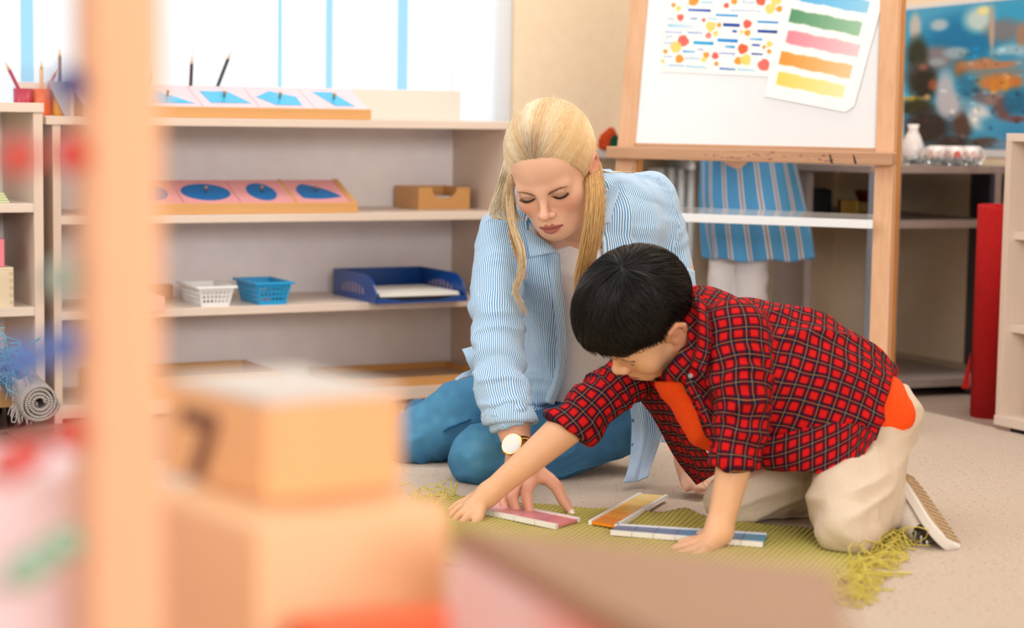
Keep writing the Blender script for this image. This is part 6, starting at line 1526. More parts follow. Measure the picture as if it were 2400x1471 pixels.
crown = np.array([0, -.9, .22])
for i in range(6500):
    # root along the hairline: angle round the face opening
    a = np.clip(rs.randn() * .6, -1.5 - .12 * rs.rand(), 1.5 + .12 * rs.rand()) if rs.rand() < .6 else rs.uniform(-1.62, 1.62); 
    rootp = np.array([math.sin(a) * .078, .084 * math.cos(a * .62) - .012, .060 - .080 * (abs(a) / 1.6) ** 1.7]) + np.array([0, -abs(rs.randn()) * .02, abs(rs.randn()) * .008])
    d0 = (rootp - EC) / ER; d0 /= np.linalg.norm(d0); d1 = crown + np.array([math.sin(a) * .25 + rs.randn() * .04, 0, rs.randn() * .04 + .15 * math.cos(a)]); d1 = d1 / np.linalg.norm(d1)
    lift = 1.0 + rs.rand() * .028; pts = []
    n = 12; bow = np.array([math.copysign(min(1, abs(a) / .12), a) * (.62 - .2 * abs(a)), 0, .28 * (1 - abs(a) / 1.7)])
    for k in range(n):
        t_ = k / (n - 1); d = d0 * (1 - t_) + d1 * t_ + bow * math.sin(t_ * math.pi) * .6; d /= np.linalg.norm(d)
        lf = 1.0 + (lift - 1) * math.sin(min(1, t_ * 2.5) * math.pi / 2) + .012 * math.sin(t_ * math.pi)
        pts.append(WC + WR @ ((EC + d * ER * lf) * WS))
    paths.append(np.array(pts)); rads.append(.0005 + .0003 * rs.rand())
    Lp = np.array([(p - WC) @ WR / WS for p in pts]); dk = .5 + .8 * rs.rand() ** 2; cols.append(srgb_a(np.clip(hair_col(Lp, np.full(n, np.clip(.5 + .30 * math.sin(a * 31 + 2 * math.sin(a * 11)) + .2 * math.sin(a * 73) + .16 * rs.randn(), 0, 1)), dk), 20, 252)))
def lock(guide, r0, r1, n, tone, seed, wav=.3, rad=.00055):
    g = spline([P(*q) for q in guide], 18); rs_ = np.random.RandomState(seed)
    for i in range(n):
        th, q = rs_.rand() * 6.283, rs_.rand() ** .5; o1 = (_rt * math.cos(th) + _fw * math.sin(th) * .6) * q
        ph = rs_.rand() * 6.28; en = 1 - .4 * rs_.rand() ** 1.5; m_ = max(6, int(18 * en)); w_ = r0 + (r1 - r0) * np.linspace(0, en, m_)
        p = spline(g, 40)[:int(40 * en)]; ii = np.linspace(0, len(p) - 1, m_).astype(int); p = p[ii]
        p = p + o1[None] * w_[:, None] + (_rt * np.sin(np.linspace(0, 5, m_) + ph)[:, None] * .004 * wav)
        paths.append(p); rads.append(rad * (.7 + .6 * rs_.rand())); c = np.array(tone) * (.86 + .2 * rs_.rand()); c = np.clip(c, 0, 252); cols.append(srgb_a(np.tile(c, (m_, 1))))
Bl, Gd, Pl = (240, 214, 172), (228, 186, 124), (248, 232, 204)
lock([(1378, 360, 3.81), (1392, 390, 3.68), (1390, 418, 3.63), (1394, 450, 3.60), (1390, 510, 3.59), (1384, 560, 3.59), (1374, 612, 3.60), (1364, 660, 3.62), (1366, 720, 3.64)], .012, .017, 520, Gd, 1, .8)
lock([(1386, 370, 3.83), (1402, 420, 3.68), (1404, 480, 3.66), (1402, 540, 3.65), (1392, 590, 3.66)], .010, .010, 300, Bl, 2, .8)
lock([(1385, 390, 3.72), (1420, 404, 3.765), (1455, 402, 3.79), (1484, 402, 3.80)], .007, .009, 110, Pl, 3, .4, .0005)
lock([(1204, 330, 3.80), (1188, 395, 3.73), (1178, 440, 3.74), (1166, 480, 3.74), (1162, 505, 3.73), (1186, 516, 3.72)], .003, .014, 340, Pl, 4, 1.2)
lock([(1210, 340, 3.80), (1198, 420, 3.71), (1192, 460, 3.70), (1196, 500, 3.69), (1210, 520, 3.68)], .003, .014, 300, Bl, 5, 1.0)
lock([(1206, 360, 3.79), (1197, 440, 3.69), (1196, 490, 3.66), (1206, 540, 3.65), (1222, 590, 3.64), (1222, 640, 3.64), (1208, 680, 3.64), (1222, 715, 3.64), (1236, 745, 3.65)], .005, .004, 130, Bl, 6, 1.0, .0005)
lock([(1196, 500, 3.69), (1204, 560, 3.68), (1222, 620, 3.68), (1230, 660, 3.68)], .008, .003, 60, Gd, 7, 1.0, .0005)
for i in range(60):
    a = rs.uniform(-1.4, 1.4); d = np.array([math.sin(a), rs.uniform(-.6, .1), math.cos(a)]); d /= np.linalg.norm(d)
    d2 = d + np.array([rs.randn(), rs.randn(), rs.randn() - .6]) * .22; d2 /= np.linalg.norm(d2)
    p0, p1 = EC + d * ER, EC + d2 * ER * (1.10 + .08 * rs.rand()); pm = EC + (d + d2) / np.linalg.norm(d + d2) * ER * 1.04
    paths.append(np.array([WC + WR @ (q * WS) for q in spline([p0, pm, p1], 8)])); rads.append(.0004); cols.append(srgb_a(Pl))
strands('hair_lock', paths, rads, cols, m_hair, wroot)
# ------------------------------------------------------------------ person two: the boy on his hands and knees
BR = frame((-.515, .766, .386), (-.67, -.079, -.738), (-.534, -.638, .554)); BC0 = P(1516, 742, 3.42); BS = 0.985
bp0 = P(2000, 1240, 3.32)
broot = empty('person.001', 'boy with black hair in a red plaid shirt and khaki trousers on hands and knees', 'person', (bp0[0], bp0[1], CZ))
bx_, by_, bz_ = BC0
fb = Field((-0.14, 3.08, 0.0), (0.80, 3.78, bz_ + .14), 0.006, (((bx_ - .11, bx_ + .10, .0021), (P(1090, 1190, 3.5)[0] - .03, P(1150, 1190, 3.5)[0] + .02, .0026), (P(1600, 1270, 3.3)[0], P(1720, 1270, 3.3)[0], .003)), ((by_ - .12, by_ + .11, .0021),), ((bz_ - .13, bz_ + .14, .0021), (0, .09, .0028))))
bl_ = head_sculpt(fb, BC0, BR, BS, 'child')
fb.chain([bl_((0, -.03, -.03)), bl_((0, -.045, -.09)), P(1640, 800, 3.46), P(1700, 830, 3.46)], [.048, .043, .045, .07], .03)
TORSO = [(1650, 720, 1560, 880, 3.46, .095), (1720, 722, 1610, 960, 3.46, .10), (1800, 738, 1690, 1040, 3.46, .10), (1900, 760, 1780, 1075, 3.46, .10), (1990, 805, 1890, 1085, 3.46, .10), (2060, 870, 1985, 1070, 3.47, .10)]
cs, as_, rb = pairs(TORSO); fb.loft(cs, as_, rb, .02, grow=-.02)
NARM = [(1712, 790, 3.36, 62), (1728, 920, 3.33, 52), (1726, 1020, 3.325, 47), (1718, 1100, 3.32, 41.5), (1698, 1190, 3.31, 35), (1686, 1238, 3.305, 33)]
p_, r_ = px(NARM); fb.chain(p_, r_, .015)
FARM = [(1490, 870, 3.58, 55), (1400, 942, 3.54, 45), (1325, 1004, 3.515, 43), (1232, 1084, 3.50, 34), (1146, 1156, 3.50, 26)]
p_, r_ = px(FARM); fb.chain(p_, r_, .015)
# near hand flat on the rug, fingers towards the tablets
for q, k in (([(1684, 1240, 3.30, 30), (1668, 1262, 3.295, 25), (1645, 1272, 3.285, 20)], .012), ([(1690, 1250, 3.295, 26), (1662, 1276, 3.27, 20)], .012)):
    p_, r_ = px(q); fb.chain(p_, r_, k)
for q in ([(1652, 1262, 3.30, 14), (1622, 1266, 3.30, 12), (1596, 1271, 3.30, 10)], [(1645, 1270, 3.285, 14), (1612, 1276, 3.28, 12), (1582, 1283, 3.278, 10)], [(1645, 1280, 3.265, 13), (1615, 1289, 3.26, 11.5), (1588, 1297, 3.255, 9.5)], [(1652, 1288, 3.25, 12), (1628, 1300, 3.24, 10), (1608, 1308, 3.235, 9)], [(1672, 1252, 3.31, 15), (1655, 1252, 3.335, 13), (1640, 1252, 3.355, 10)]):
    p_, r_ = px(q); fb.chain(p_, r_, .005)
# far hand reaching to the pink tablets
for q, k in (([(1146, 1156, 3.50, 26), (1122, 1178, 3.495, 24), (1104, 1188, 3.49, 20)], .012), ([(1138, 1164, 3.51, 24), (1112, 1172, 3.52, 20)], .012)):
    p_, r_ = px(q); fb.chain(p_, r_, k)
for q in ([(1104, 1180, 3.50, 13), (1078, 1190, 3.50, 11), (1060, 1205, 3.50, 9)], [(1106, 1190, 3.485, 13), (1082, 1203, 3.48, 11), (1068, 1216, 3.48, 9)], [(1112, 1196, 3.475, 12), (1094, 1212, 3.465, 10.5), (1084, 1222, 3.46, 9)], [(1104, 1172, 3.515, 12.5), (1078, 1180, 3.52, 10.5), (1058, 1194, 3.52, 8.5)], [(1126, 1194, 3.48, 14), (1122, 1212, 3.465, 12), (1112, 1224, 3.455, 9)]):
    p_, r_ = px(q); fb.chain(p_, r_, .005)
NLEG = [(2072, 972, 3.46, 76), (2022, 1088, 3.40, 95), (1992, 1180, 3.33, 96), (1984, 1232, 3.285, 76)]
FLEG = [(2010, 1030, 3.56, 84), (1860, 1120, 3.54, 80), (1716, 1176, 3.525, 60)]
for q in (NLEG, FLEG):
    p_, r_ = px(q); fb.chain(p_, r_ * .8, .02)
p_, r_ = px([(1984, 1232, 3.30, 50), (2085, 1180, 3.40, 38), (2120, 1150, 3.42, 30)]); fb.chain(p_, r_, .02)
V, Q_ = fb.mesh(2)
col = head_paint(V, BC0, BR, BS, (232, 180, 142), (206, 122, 106), (66, 50, 42), (60, 44, 38), (228, 150, 120), 1.25)
col = col * (1 - .03 * noise3(V[:, 0] * 40, V[:, 1] * 40, V[:, 2] * 40)[:, None])
body = fast_mesh('body', V, Q_, m_skin, broot, True, wm(broot)); set_col(body.data, srgb_a(col))
face_strands('eyebrow', BC0, BR, BS, 1, (58, 44, 38), 60, broot, .0005)

# orange tee, khaki trousers
m_org = noisy('orange_jersey', (255, 88, 24), (248, 76, 18), 200, .85, .1, .001)
ft = Field((0.16, 3.26, 0.1), (0.74, 3.66, 0.52), .004)
TEEB = [(1658, 730, 1614, 904, 3.46, .075), (1720, 720, 1592, 965, 3.46, .095), (1800, 735, 1648, 1052, 3.46, .105), (1900, 760, 1752, 1082, 3.46, .11), (2000, 810, 1880, 1080, 3.47, .115), (2066, 866, 1985, 1066, 3.475, .115), (2098, 905, 2050, 1022, 3.48, .10)]
cs, as_, rb = pairs(TEEB); ft.loft(cs, as_, rb, .02, keep=0); ft.prism_cut([(1450, 740), (1660, 740), (1640, 850), (1600, 884), (1560, 892), (1450, 892)], 3.1, 3.8, .004); V, Q_ = ft.mesh(3); N = vnormals(V, Q_)
V = V + N * (.0025 * ridge(V[:, 0] * 20, V[:, 1] * 8, V[:, 2] * 9))[:, None]
fast_mesh('tee', V, Q_, m_org, broot, True, wm(broot), label='orange tee showing below the shirt hem')
m_kh = noisy('khaki_twill', (220, 203, 184), (210, 191, 170), 500, .85, .25, .0008)
fj = Field((0.22, 3.10, 0.0), (0.80, 3.72, 0.36), .0036)
for q in (NLEG, FLEG):
    p_, r_ = px(q); fj.chain(p_, r_, .012)
p_, r_ = px([(2066, 985, 3.49, 80), (2010, 1020, 3.54, 84)]); fj.chain(p_, r_, .02)
p_, r_ = px([(1984, 1232, 3.31, 58), (2074, 1186, 3.40, 52), (2096, 1160, 3.42, 46)]); fj.chain(p_, r_, .01)
p_, r_ = px([(1716, 1180, 3.53, 54), (1900, 1190, 3.60, 48)]); fj.chain(p_, r_, .01)
p_, r_ = px([(2096, 980, 3.47, 48), (2090, 1050, 3.46, 36)]); fj.chain(p_, r_, .03)
fj.halfspace((0, 0, CZ + .006), (0, 0, -1))
V, Q_ = fj.mesh(3); N = vnormals(V, Q_)
f1 = ridge(V[:, 0] * 13 + V[:, 2] * 10, V[:, 1] * 9, V[:, 2] * 30 - V[:, 0] * 12); f2 = ridge(V[:, 0] * 34, V[:, 1] * 9 + 3, V[:, 2] * 12 + 4)
V = V + N * (.0055 * np.clip(f1, -.3, 1) + .003 * np.clip(f2, -.3, 1))[:, None]
fast_mesh('trousers', V, Q_, m_kh, broot, True, wm(broot))

# plaid shirt
m_pl = mat('red_tartan_flannel', (200, 30, 30), .85, spec=.12); t = NT(m_pl)
uvn = t.n('ShaderNodeAttribute', attribute_name='cuv').outputs['Vector']; sx = t.n('ShaderNodeSeparateXYZ', {0: uvn})
PER = .0224
def band(x):
    fr = t.math('FRACT', t.math('MULTIPLY_ADD', x, 1 / PER, 40.0))
    d = t.math('ABSOLUTE', t.math('SUBTRACT', fr, .5))                # 0 at band centre
    dark = t.math('MULTIPLY_ADD', d, -14.0, 14.0 * .285); dark.node.use_clamp = True
    line = t.math('LESS_THAN', d, .021)
    return dark, line
du_, lu = band(sx.outputs[0]); dv_, lv = band(sx.outputs[1])
red, mar, nav = srgb((200, 25, 22)), srgb((84, 11, 32)), srgb((14, 26, 50))
both = t.math('MULTIPLY', du_, dv_); anyd = t.math('MAXIMUM', du_, dv_)
cc = t.mix(both, t.mix(anyd, red, mar), nav); cc = t.mix(t.math('MULTIPLY', t.math('MAXIMUM', lu, lv), .5), cc, srgb((206, 150, 84)))
tw = t.n('ShaderNodeTexNoise', {'Vector': uvn, 'Scale': 900.0}).outputs[0]
t.out(cc, None, tw, .3, .0006)
SHB = [(1640, 677, 1582, 884, 3.455, .085), (1700, 684, 1600, 962, 3.455, .11), (1800, 704, 1690, 1058, 3.455, .125), (1900, 728, 1785, 1092, 3.455, .132), (1985, 778, 1885, 1102, 3.46, .134), (2050, 838, 1975, 1106, 3.465, .134), (2110, 890, 2050, 1120, 3.47, .134)]
f1_ = Field((0.16, 3.18, 0.08), (0.76, 3.68, 0.53), .0034)
cs, as_, rb = pairs(SHB); f1_.loft(cs, as_, rb, .02, keep=0)
NSL = [(1722, 778, 3.365, 78), (1734, 860, 3.345, 72), (1738, 940, 3.33, 68), (1734, 1010, 3.325, 59), (1724, 1060, 3.322, 58), (1722, 1100, 3.32, 58)]
p_, r_ = px(NSL); f1_.chain(p_, r_, .012, keep=1)
f1_.prism_cut([(2098, 862), (2080, 940), (2050, 1030), (1992, 1108), (1985, 1200), (2300, 1200), (2300, 800)], 3.1, 3.8, .003)
f1_.prism_cut([(1662, 1086), (1720, 1100), (1782, 1100), (1800, 1180), (1640, 1180)], 3.15, 3.375, .003)
f1_.prism_cut([(1380, 870), (1575, 884), (1602, 890), (1640, 960), (1662, 1030), (1660, 1078), (1668, 1200), (1380, 1200)], 3.1, 3.42, .003)
f1_.prism_cut([(1380, 870), (1550, 884), (1602, 890), (1650, 980), (1690, 1060), (1700, 1200), (1380, 1200)], 3.4, 3.8, .003)
f1_.prism_cut([(1490, 800), (1545, 800), (1556, 762), (1604, 760), (1610, 812), (1580, 852), (1550, 886), (1530, 900), (1480, 900)], 3.1, 3.45, .003)
f1_.chain([bl_((0, -.03, -.05)), bl_((0, -.03, -.10))], [.064, .062], .004, 'sub')
V1, Q1 = f1_.mesh(2); uv1 = limb_uv(V1, f1_.limbs)
f2_ = Field((0.0, 3.40, 0.10), (0.34, 3.70, 0.45), .0034)
FSL = [(1500, 872, 3.57, 60), (1452, 898, 3.56, 54), (1400, 944, 3.535, 56), (1360, 985, 3.522, 58), (1326, 1012, 3.515, 62)]
p_, r_ = px(FSL); f2_.chain(p_, r_, .012, keep=2)
f2_.prism_cut([(1276, 968), (1394, 1046), (1380, 1140), (1230, 1080), (1240, 960)], 3.2, 3.8, .003)
V2, Q2 = f2_.mesh(2); uv2 = limb_uv(V2, f2_.limbs)
V = np.concatenate([V1, V2]); Q_ = np.concatenate([Q1, Q2 + len(V1)]); uv = np.concatenate([uv1, uv2]); N = vnormals(V, Q_)
isl = uv[:, 2] >= 1; a_, b_ = uv[:, 0], uv[:, 1]
g1 = ridge(b_ * 34 + 2.5 * noise3(a_ * 16, b_ * 9, uv[:, 2] + .5), a_ * 14, uv[:, 2] * 3 + 2.2); g2 = ridge(a_ * 20 + b_ * 8, b_ * 6 + 2, uv[:, 2] + 3.3)
sub_ = np.where(isl, np.where(b_ > .06, .0075, .002), 0); tor = np.where(isl, .002, .0065)
V = V + N * (sub_ * np.clip(g1, -.5, 1) + tor * np.clip(g2, -.4, 1))[:, None]
wob = (noise3(a_ * 30, b_ * 30, uv[:, 2] + 9) - .5) * .006; uvp = uv.copy(); uvp[:, 0] += wob; uvp[:, 1] += (noise3(a_ * 30 + 9, b_ * 30, uv[:, 2] + 4) - .5) * .006
ps = fast_mesh('plaid_shirt', V, Q_, m_pl, broot, True, wm(broot)); set_vec(ps.data, uvp)
o = sheet('shirt_front', [SP((1470, 880, 3.60), (1520, 880, 3.53), (1572, 880, 3.44)), SP((1500, 940, 3.62), (1555, 950, 3.55), (1602, 960, 3.46)), SP((1548, 1010, 3.62), (1592, 1028, 3.55), (1640, 1048, 3.46)), SP((1590, 1080, 3.62), (1622, 1084, 3.56), (1664, 1080, 3.47)), SP((1632, 1136, 3.60), (1644, 1130, 3.56), (1672, 1112, 3.48))], m_pl, broot, 28, 44, .003, .005, 2, label='far front panel of the open plaid shirt')
sheet('shirt_hem', [SP((1770, 1030, 3.345), (1880, 1005, 3.335), (1990, 955, 3.335), (2086, 895, 3.385)), SP((1765, 1072, 3.355), (1880, 1056, 3.318), (1990, 1030, 3.312), (2068, 975, 3.345)), SP((1772, 1096, 3.37), (1880, 1104, 3.325), (1986, 1112, 3.30), (2048, 1032, 3.325))], m_pl, broot, 40, 30, .003, .004, 11, label='plaid shirt hem draped over the thigh')
sheet('collar', [SP((1624, 690, 3.37), (1636, 740, 3.335), (1634, 800, 3.335), (1618, 850, 3.35)), SP((1632, 690, 3.36), (1644, 745, 3.315), (1642, 810, 3.315), (1625, 862, 3.33)), SP((1648, 700, 3.355), (1664, 760, 3.325), (1664, 820, 3.32), (1650, 872, 3.32))], m_pl, broot, 26, 14, .003, .001, 5)
sheet('placket', [SP((1600, 880, 3.345), (1640, 960, 3.34), (1664, 1030, 3.34), (1664, 1082, 3.34)), SP((1616, 876, 3.335), (1655, 952, 3.33), (1682, 1030, 3.33), (1684, 1084, 3.33))], m_pl, broot, 26, 8, .003, .001, 8)
cfx, cfr = px([(1724, 1056, 3.322, 63), (1721, 1094, 3.32, 63)])
fc = Field(P(1722, 1075, 3.32) - .075, P(1722, 1075, 3.32) + .075, .0028); fc.chain(cfx, cfr, .004, keep=1); ax_ = cfx[1] - cfx[0]; ax_ /= np.linalg.norm(ax_)
fc.halfspace(cfx[1] + ax_ * .002, ax_, .003); fc.halfspace(cfx[0] - ax_ * .002, -ax_, .003); fc.chain(cfx, cfr - .010, .002, 'sub'); V, Q_ = fc.mesh(2); uv = limb_uv(V, fc.limbs)
o = fast_mesh('cuff', V, Q_, m_pl, broot, True, wm(broot)); set_vec(o.data, uv)
for (x, y, D) in ((1618, 880, 3.325),):
    c_ = P(x, y, D) - np.array(broot.location); cyl('button', c_, c_ - _fw * .003, .004, .004, mat('grey_button', (120, 118, 124), .3), broot, 12)

# canvas shoe, sole turned to the viewer
Hh, Tt = P(2114, 1108, 3.43), P(2236, 1284, 3.315); la = Tt - Hh; SLn = np.linalg.norm(la); la /= SLn
nn_ = np.array([.70, -.52, .40]); nn_ -= la * (nn_ @ la); nn_ /= np.linalg.norm(nn_); wa_ = np.cross(la, nn_)
shoe = empty('shoe', None, None, Hh - np.array(broot.location)); shoe.parent = broot; shoe['label'] = 'white canvas shoe with a tan ribbed sole'
out = [(-.012, 0), (-.008, .018), (.01, .026), (.045, .028), (.09, .033), (.125, .038), (.155, .034), (.178, .018), (.184, 0), (.178, -.018), (.155, -.031), (.125, -.033), (.09, -.028), (.045, -.026), (.01, -.024), (-.008, -.016)]
k_ = (SLn + .01) / .196
ol = spline([(x * k_ + .004, y) for x, y in out] + [(out[0][0] * k_ + .004, 0)], 60)[:-1]
m_rub = mat('white_rubber', (236, 230, 222), .55); m_sole = noisy('tan_sole', (196, 170, 138), (176, 148, 116), 300, .8, .6, .003)
prism('rubber_rim', [tuple(q) for q in ol], -.011, .006, m_rub, shoe, .002, (np.zeros(3), la, wa_, nn_))
cin = ol.mean(0); prism('sole', [tuple(cin + (q - cin) * .84) for q in ol], .004, .0075, m_sole, shoe, 0, (np.zeros(3), la, wa_, nn_))
for i in range(15):
    u = .012 + i * (SLn - .02) / 15; hw_ = .82 * min(.027, .012 + u * .5, .010 + (SLn + .012 - u) * .6)
    prism('tread_bar', [(u, -hw_), (u + .006, -hw_), (u + .006, hw_), (u, hw_)], .0075, .0092, m_sole, shoe, 0, (np.zeros(3), la, wa_, nn_))
fsh = Field(Hh - np.array([.10, .10, .24]), Hh + np.array([.22, .12, .08]), .003)
W3 = lambda u, v, n: Hh + la * u + wa_ * v + nn_ * n
fsh.loft([W3(.012, 0, -.034), W3(.06, .001, -.036), W3(.11, .003, -.030), W3(.15, .003, -.022), W3(SLn - .012, .002, -.016)], [wa_ * .024, wa_ * .026, wa_ * .031, wa_ * .032, wa_ * .022], [.034, .033, .025, .019, .012], .012)
fsh.chain([W3(.01, 0, -.05), W3(.02, 0, -.085)], [.027, .030], .02)
fsh.halfspace(W3(0, 0, -.009), nn_, .002); fsh.chain([W3(.022, 0, -.075), W3(.026, 0, -.14)], [.025, .03], .003, 'sub')
V, Q_ = fsh.mesh(2); N = vnormals(V, Q_); V = V + N * (.0012 * ridge(V[:, 0] * 40, V[:, 1] * 40, V[:, 2] * 40))[:, None]
Vl = V - Hh; me_ = fast_mesh('canvas_upper', Vl, Q_, noisy('white_shoe_canvas', (228, 220, 210), (218, 208, 196), 300, .8, .3, .001), shoe)
for i in range(5):
    u = .085 + i * .014
    v_, f_ = tube_arrays(spline([W3(u, -.018, -.040 + i * .0035) - Hh, W3(u + .004, 0, -.062 + i * .006) - Hh, W3(u, .018, -.040 + i * .0035) - Hh], 10), .0022, 6); pydata('shoelace', v_, f_, m_rub, shoe, True)

# black hair: cap and strands falling from the whorl
EB, RB_ = np.array([.004, .004, .044]), np.array([.090, .110, .099])
fh = Field(BC0 - .15, BC0 + .15, .0028)
WB_ = lambda p: BC0 + BR @ (np.asarray(p, float) * BS)
fh.ell(WB_(EB), RB_ * BS * .985, BR, .01)
HCUT = [((0, .140, -.042), (.125, .107, .096)), ((0, -.02, -.12), (.12, .105, .072)), ((-.078, .062, -.016), (.050, .056, .046)), ((.078, .062, -.016), (.050, .056, .046)), ((-.10, -.010, -.012), (.050, .030, .042)), ((.10, -.010, -.012), (.050, .030, .042))]
for c_, r_ in HCUT: fh.ell(WB_(c_), np.array(r_) * BS, BR, .008, 'sub')
V, Q_ = fh.mesh(2); cap = fast_mesh('hair', V, Q_, m_hair, broot, True, wm(broot)); set_col(cap.data, np.tile(srgb_a((20, 17, 18)), (len(V), 1)))
rs = np.random.RandomState(31); paths, rads, cols = [], [], []
wh = np.array([-.15, -.30, 1.0]); wh /= np.linalg.norm(wh)
e1 = np.cross(wh, [0, 1, 0]); e1 /= np.linalg.norm(e1); e2 = np.cross(wh, e1)
for i in range(3200):
    az = rs.rand() * 2 * math.pi; dirv = e1 * math.cos(az) + e2 * math.sin(az)
    f_front = dirv[1]                                # +1 falls over the forehead
    endang = (1.62 if f_front > .45 else 1.72 if abs(f_front) <= .45 else 2.1) + .12 * rs.randn()
    st_ = rs.rand() ** .7 * 1.25; L_ = min(endang, st_ + .55 + .35 * rs.rand()) if st_ < endang - .3 else endang
    n = 9; pts = []; tw_ = .35 * rs.rand(); lift = .012 + .02 * rs.rand()
    ok = True
    for k in range(n):
        tt = k / (n - 1); an = st_ + (L_ - st_) * tt; az2 = tw_ * tt + .1 * math.sin(an * 3 + az * 5); dv2 = dirv * math.cos(az2) + np.cross(wh, dirv) * math.sin(az2)
        d = wh * math.cos(an) + dv2 * math.sin(an); p = EB + d * RB_ * (1 + lift * math.sin(tt * 2.2) * 1.3)
        pts.append(WB_(p))
    loc = [BR.T @ (p - BC0) / BS for p in pts]; jit = .97 - .05 * rs.rand()
    def cutp(p): return any((((p - np.array(c_)) / np.array(r_)) ** 2).sum() < jit for c_, r_ in HCUT)
    keep = next((q for q in range(2, n) if cutp(loc[q])), n); pts = pts[:keep]
    if len(pts) < 4: continue
    paths.append(np.array(pts)); rads.append(.0009 + .0006 * rs.rand()); c = np.array([18, 15, 16]) * (.7 + .7 * rs.rand()); cols.append(srgb_a(np.tile(c, (len(pts), 1))))
strands('hair_lock', paths, rads, cols, attr_mat('black_hair_strands', 0.42, 0.3), broot)

# ------------------------------------------------------------------ person three: the child standing behind the easel
cx_ = P(1755, 700, 5.12); croot = empty('person.002', 'child in a blue striped dress and white leggings standing behind the easel', 'person', (cx_[0], cx_[1], 0))
cw = lambda x, z, D=5.12: np.array([P(x, 600, D)[0], P(x, 600, D)[1], z])
fb = Field((cx_[0] - .3, cx_[1] - .26, 0), (cx_[0] + .3, cx_[1] + .26, 1.16), .008)
for x0 in (1692, 1762): fb.chain([cw(x0, .44), cw(x0 + 1, .24), cw(x0 + 2, .05, 5.13)], [.030, .026, .022], .02); fb.chain([cw(x0 + 2, .03, 5.13), cw(x0 - 2, .025, 5.03)], [.026, .02], .01)
fb.loft([cw(1735, .46), cw(1738, .62), cw(1740, .80)], [_rt * .09, _rt * .085, _rt * .11], [.07, .065, .06], .03); fb.chain([cw(1740, .80), cw(1740, .88)], [.035, .032], .02)
fb.ell(cw(1740, .965), (.070, .088, .092), None, .02); fb.ell(cw(1740, .92, 5.07), (.05, .045, .05), None, .02)
for q in (-1, 1):
    a0 = cw(1740, .78) + _rt * .12 * q; a1 = a0 + _rt * .03 * q - ZD * .13 - _fw * .10; a2 = a1 - _fw * .20 + ZD * .12 - _rt * .04 * q
    fb.chain([a0, a1, a2, a2 - _fw * .05 + ZD * .03], [.036, .030, .022, .024], .015)
V, Q_ = fb.mesh(2); o = fast_mesh('body', V, Q_, m_skin, croot, True, wm(croot)); set_col(o.data, np.tile(srgb_a((236, 192, 166)), (len(V), 1)))
fl_ = Field((cx_[0] - .2, cx_[1] - .2, 0.03), (cx_[0] + .2, cx_[1] + .2, .6), .006)
for x0 in (1692, 1762): fl_.chain([cw(x0, .50), cw(x0 + 1, .24), cw(x0 + 2, .06, 5.13)], [.046 if x0 > 1720 else .037, .041 if x0 > 1720 else .033, .030], .004)
V, Q_ = fl_.mesh(2); N = vnormals(V, Q_); V = V + N * (.003 * ridge(V[:, 0] * 20, V[:, 1] * 20, V[:, 2] * 36))[:, None]
fast_mesh('leggings', V, Q_, mat('white_leggings', (236, 232, 234), .8), croot, True, wm(croot))
m_dr = mat('blue_striped_dress', (72, 152, 212), .8, spec=.15); t = NT(m_dr)
uvn = t.n('ShaderNodeAttribute', attribute_name='cuv').outputs['Vector']; sx = t.n('ShaderNodeSeparateXYZ', {0: uvn})
fr = t.math('FRACT', t.math('MULTIPLY_ADD', sx.outputs[0], 1 / .0485, 20.3)); d_ = t.math('ABSOLUTE', t.math('SUBTRACT', fr, .5))
wht = t.math('LESS_THAN', d_, .125); drk = t.math('LESS_THAN', d_, .045)
cc = t.mix(wht, srgb((84, 156, 210)), srgb((226, 222, 228))); cc = t.mix(drk, cc, srgb((84, 84, 100))); t.out(cc)
nu, nv = 150, 70; V_, uvd = [], []
prof = [(1.0, 1653, 1911, 604, .115), (.80, 1646, 1902, 545, .112), (.5, 1640, 1884, 460, .10), (.25, 1642, 1864, 372, .09), (.0, 1668, 1812, 250, .075)]
tt = np.linspace(0, 1, nv); pr_ = np.array(prof)[::-1]
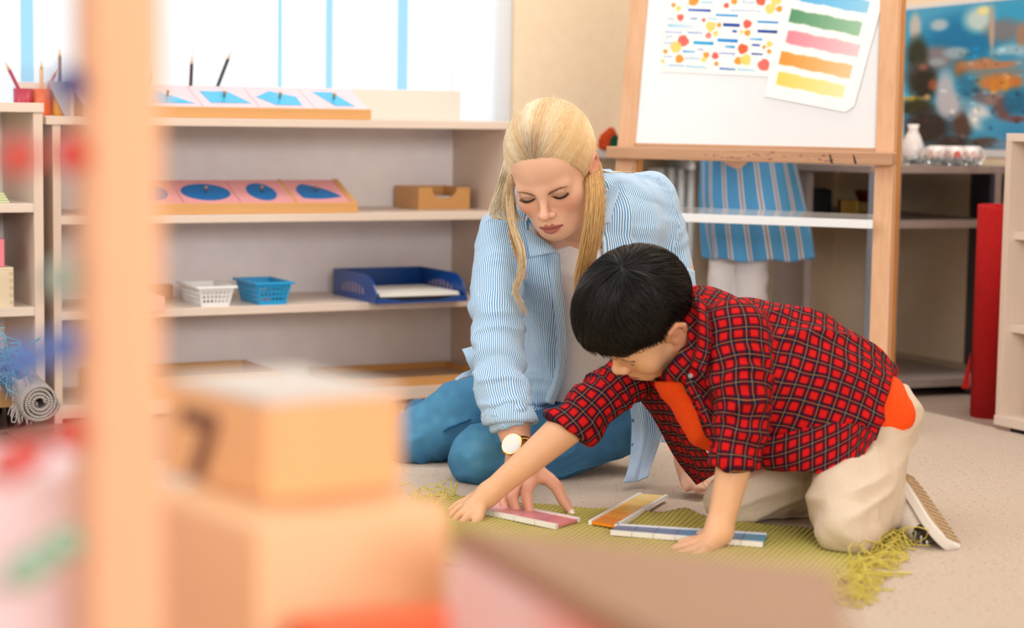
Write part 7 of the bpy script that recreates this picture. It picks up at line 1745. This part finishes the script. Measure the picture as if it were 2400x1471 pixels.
for j in range(nv):
    q = [np.interp(tt[j], pr_[:, 0], pr_[:, k]) for k in range(5)]
    l, r = P(q[1], q[3], 5.12), P(q[2], q[3], 5.12); c = (l + r) / 2; a = (r - l) / 2
    for i in range(nu):
        th = 2 * math.pi * i / nu; fo = 1 + (.05 * math.sin(th * 7 + 1) + .03 * math.sin(th * 12 + 2 * tt[j])) * tt[j] ** 1.4 + .02 * math.sin(tt[j] * 22 + th * 2) * max(0, tt[j] - .7)
        fdir = np.array([_fw[0], _fw[1], 0]); V_.append(c + a * math.sin(th) * fo - fdir * math.cos(th) * q[4] * fo + ZD * .004 * math.sin(th * 7 + 1) * tt[j])
        uvd.append(((th if th < math.pi else th - 2 * math.pi) * .14, tt[j], 0))
i0 = np.arange(nv - 1)[:, None] * nu + np.arange(nu)[None]; i1 = np.arange(nv - 1)[:, None] * nu + (np.arange(nu) + 1)[None] % nu
Fq = np.stack([i0, i0 + nu, i1 + nu, i1], -1).reshape(-1, 4)
o = fast_mesh('dress', np.array(V_), Fq, m_dr, croot, True, wm(croot)); set_vec(o.data, uvd)
bm = bmesh.new(); bm.from_mesh(o.data); bmesh.ops.recalc_face_normals(bm, faces=bm.faces); bm.to_mesh(o.data); bm.free(); s_ = o.modifiers.new('s', 'SOLIDIFY'); s_.thickness = .004
fb = Field((cx_[0] - .25, cx_[1] - .22, .5), (cx_[0] + .25, cx_[1] + .22, .9), .008)
fb.loft([cw(1739, .66), cw(1740, .74), cw(1740, .81)], [_rt * .105, _rt * .115, _rt * .118], [.082, .078, .066], .02); V, Q_ = fb.mesh(2); uv = np.stack([(V[:, 0] - cx_[0]), V[:, 2], V[:, 2] * 0], 1)
o = fast_mesh('dress_bodice', V, Q_, m_dr, croot, True, wm(croot)); set_vec(o.data, uv)
fb = Field((cx_[0] - .15, cx_[1] - .16, .8), (cx_[0] + .15, cx_[1] + .16, 1.1), .006); fb.ell(cw(1740, .972, 5.13), (.080, .094, .098), None, .01); fb.ell(cw(1740, .90, 5.18), (.075, .05, .10), None, .02); fb.ell(cw(1740, .92, 5.0), (.07, .085, .075), None, .01, 'sub')
V, Q_ = fb.mesh(2); o = fast_mesh('hair', V, Q_, m_hair, croot, True, wm(croot)); set_col(o.data, np.tile(srgb_a((150, 108, 70)), (len(V), 1)))
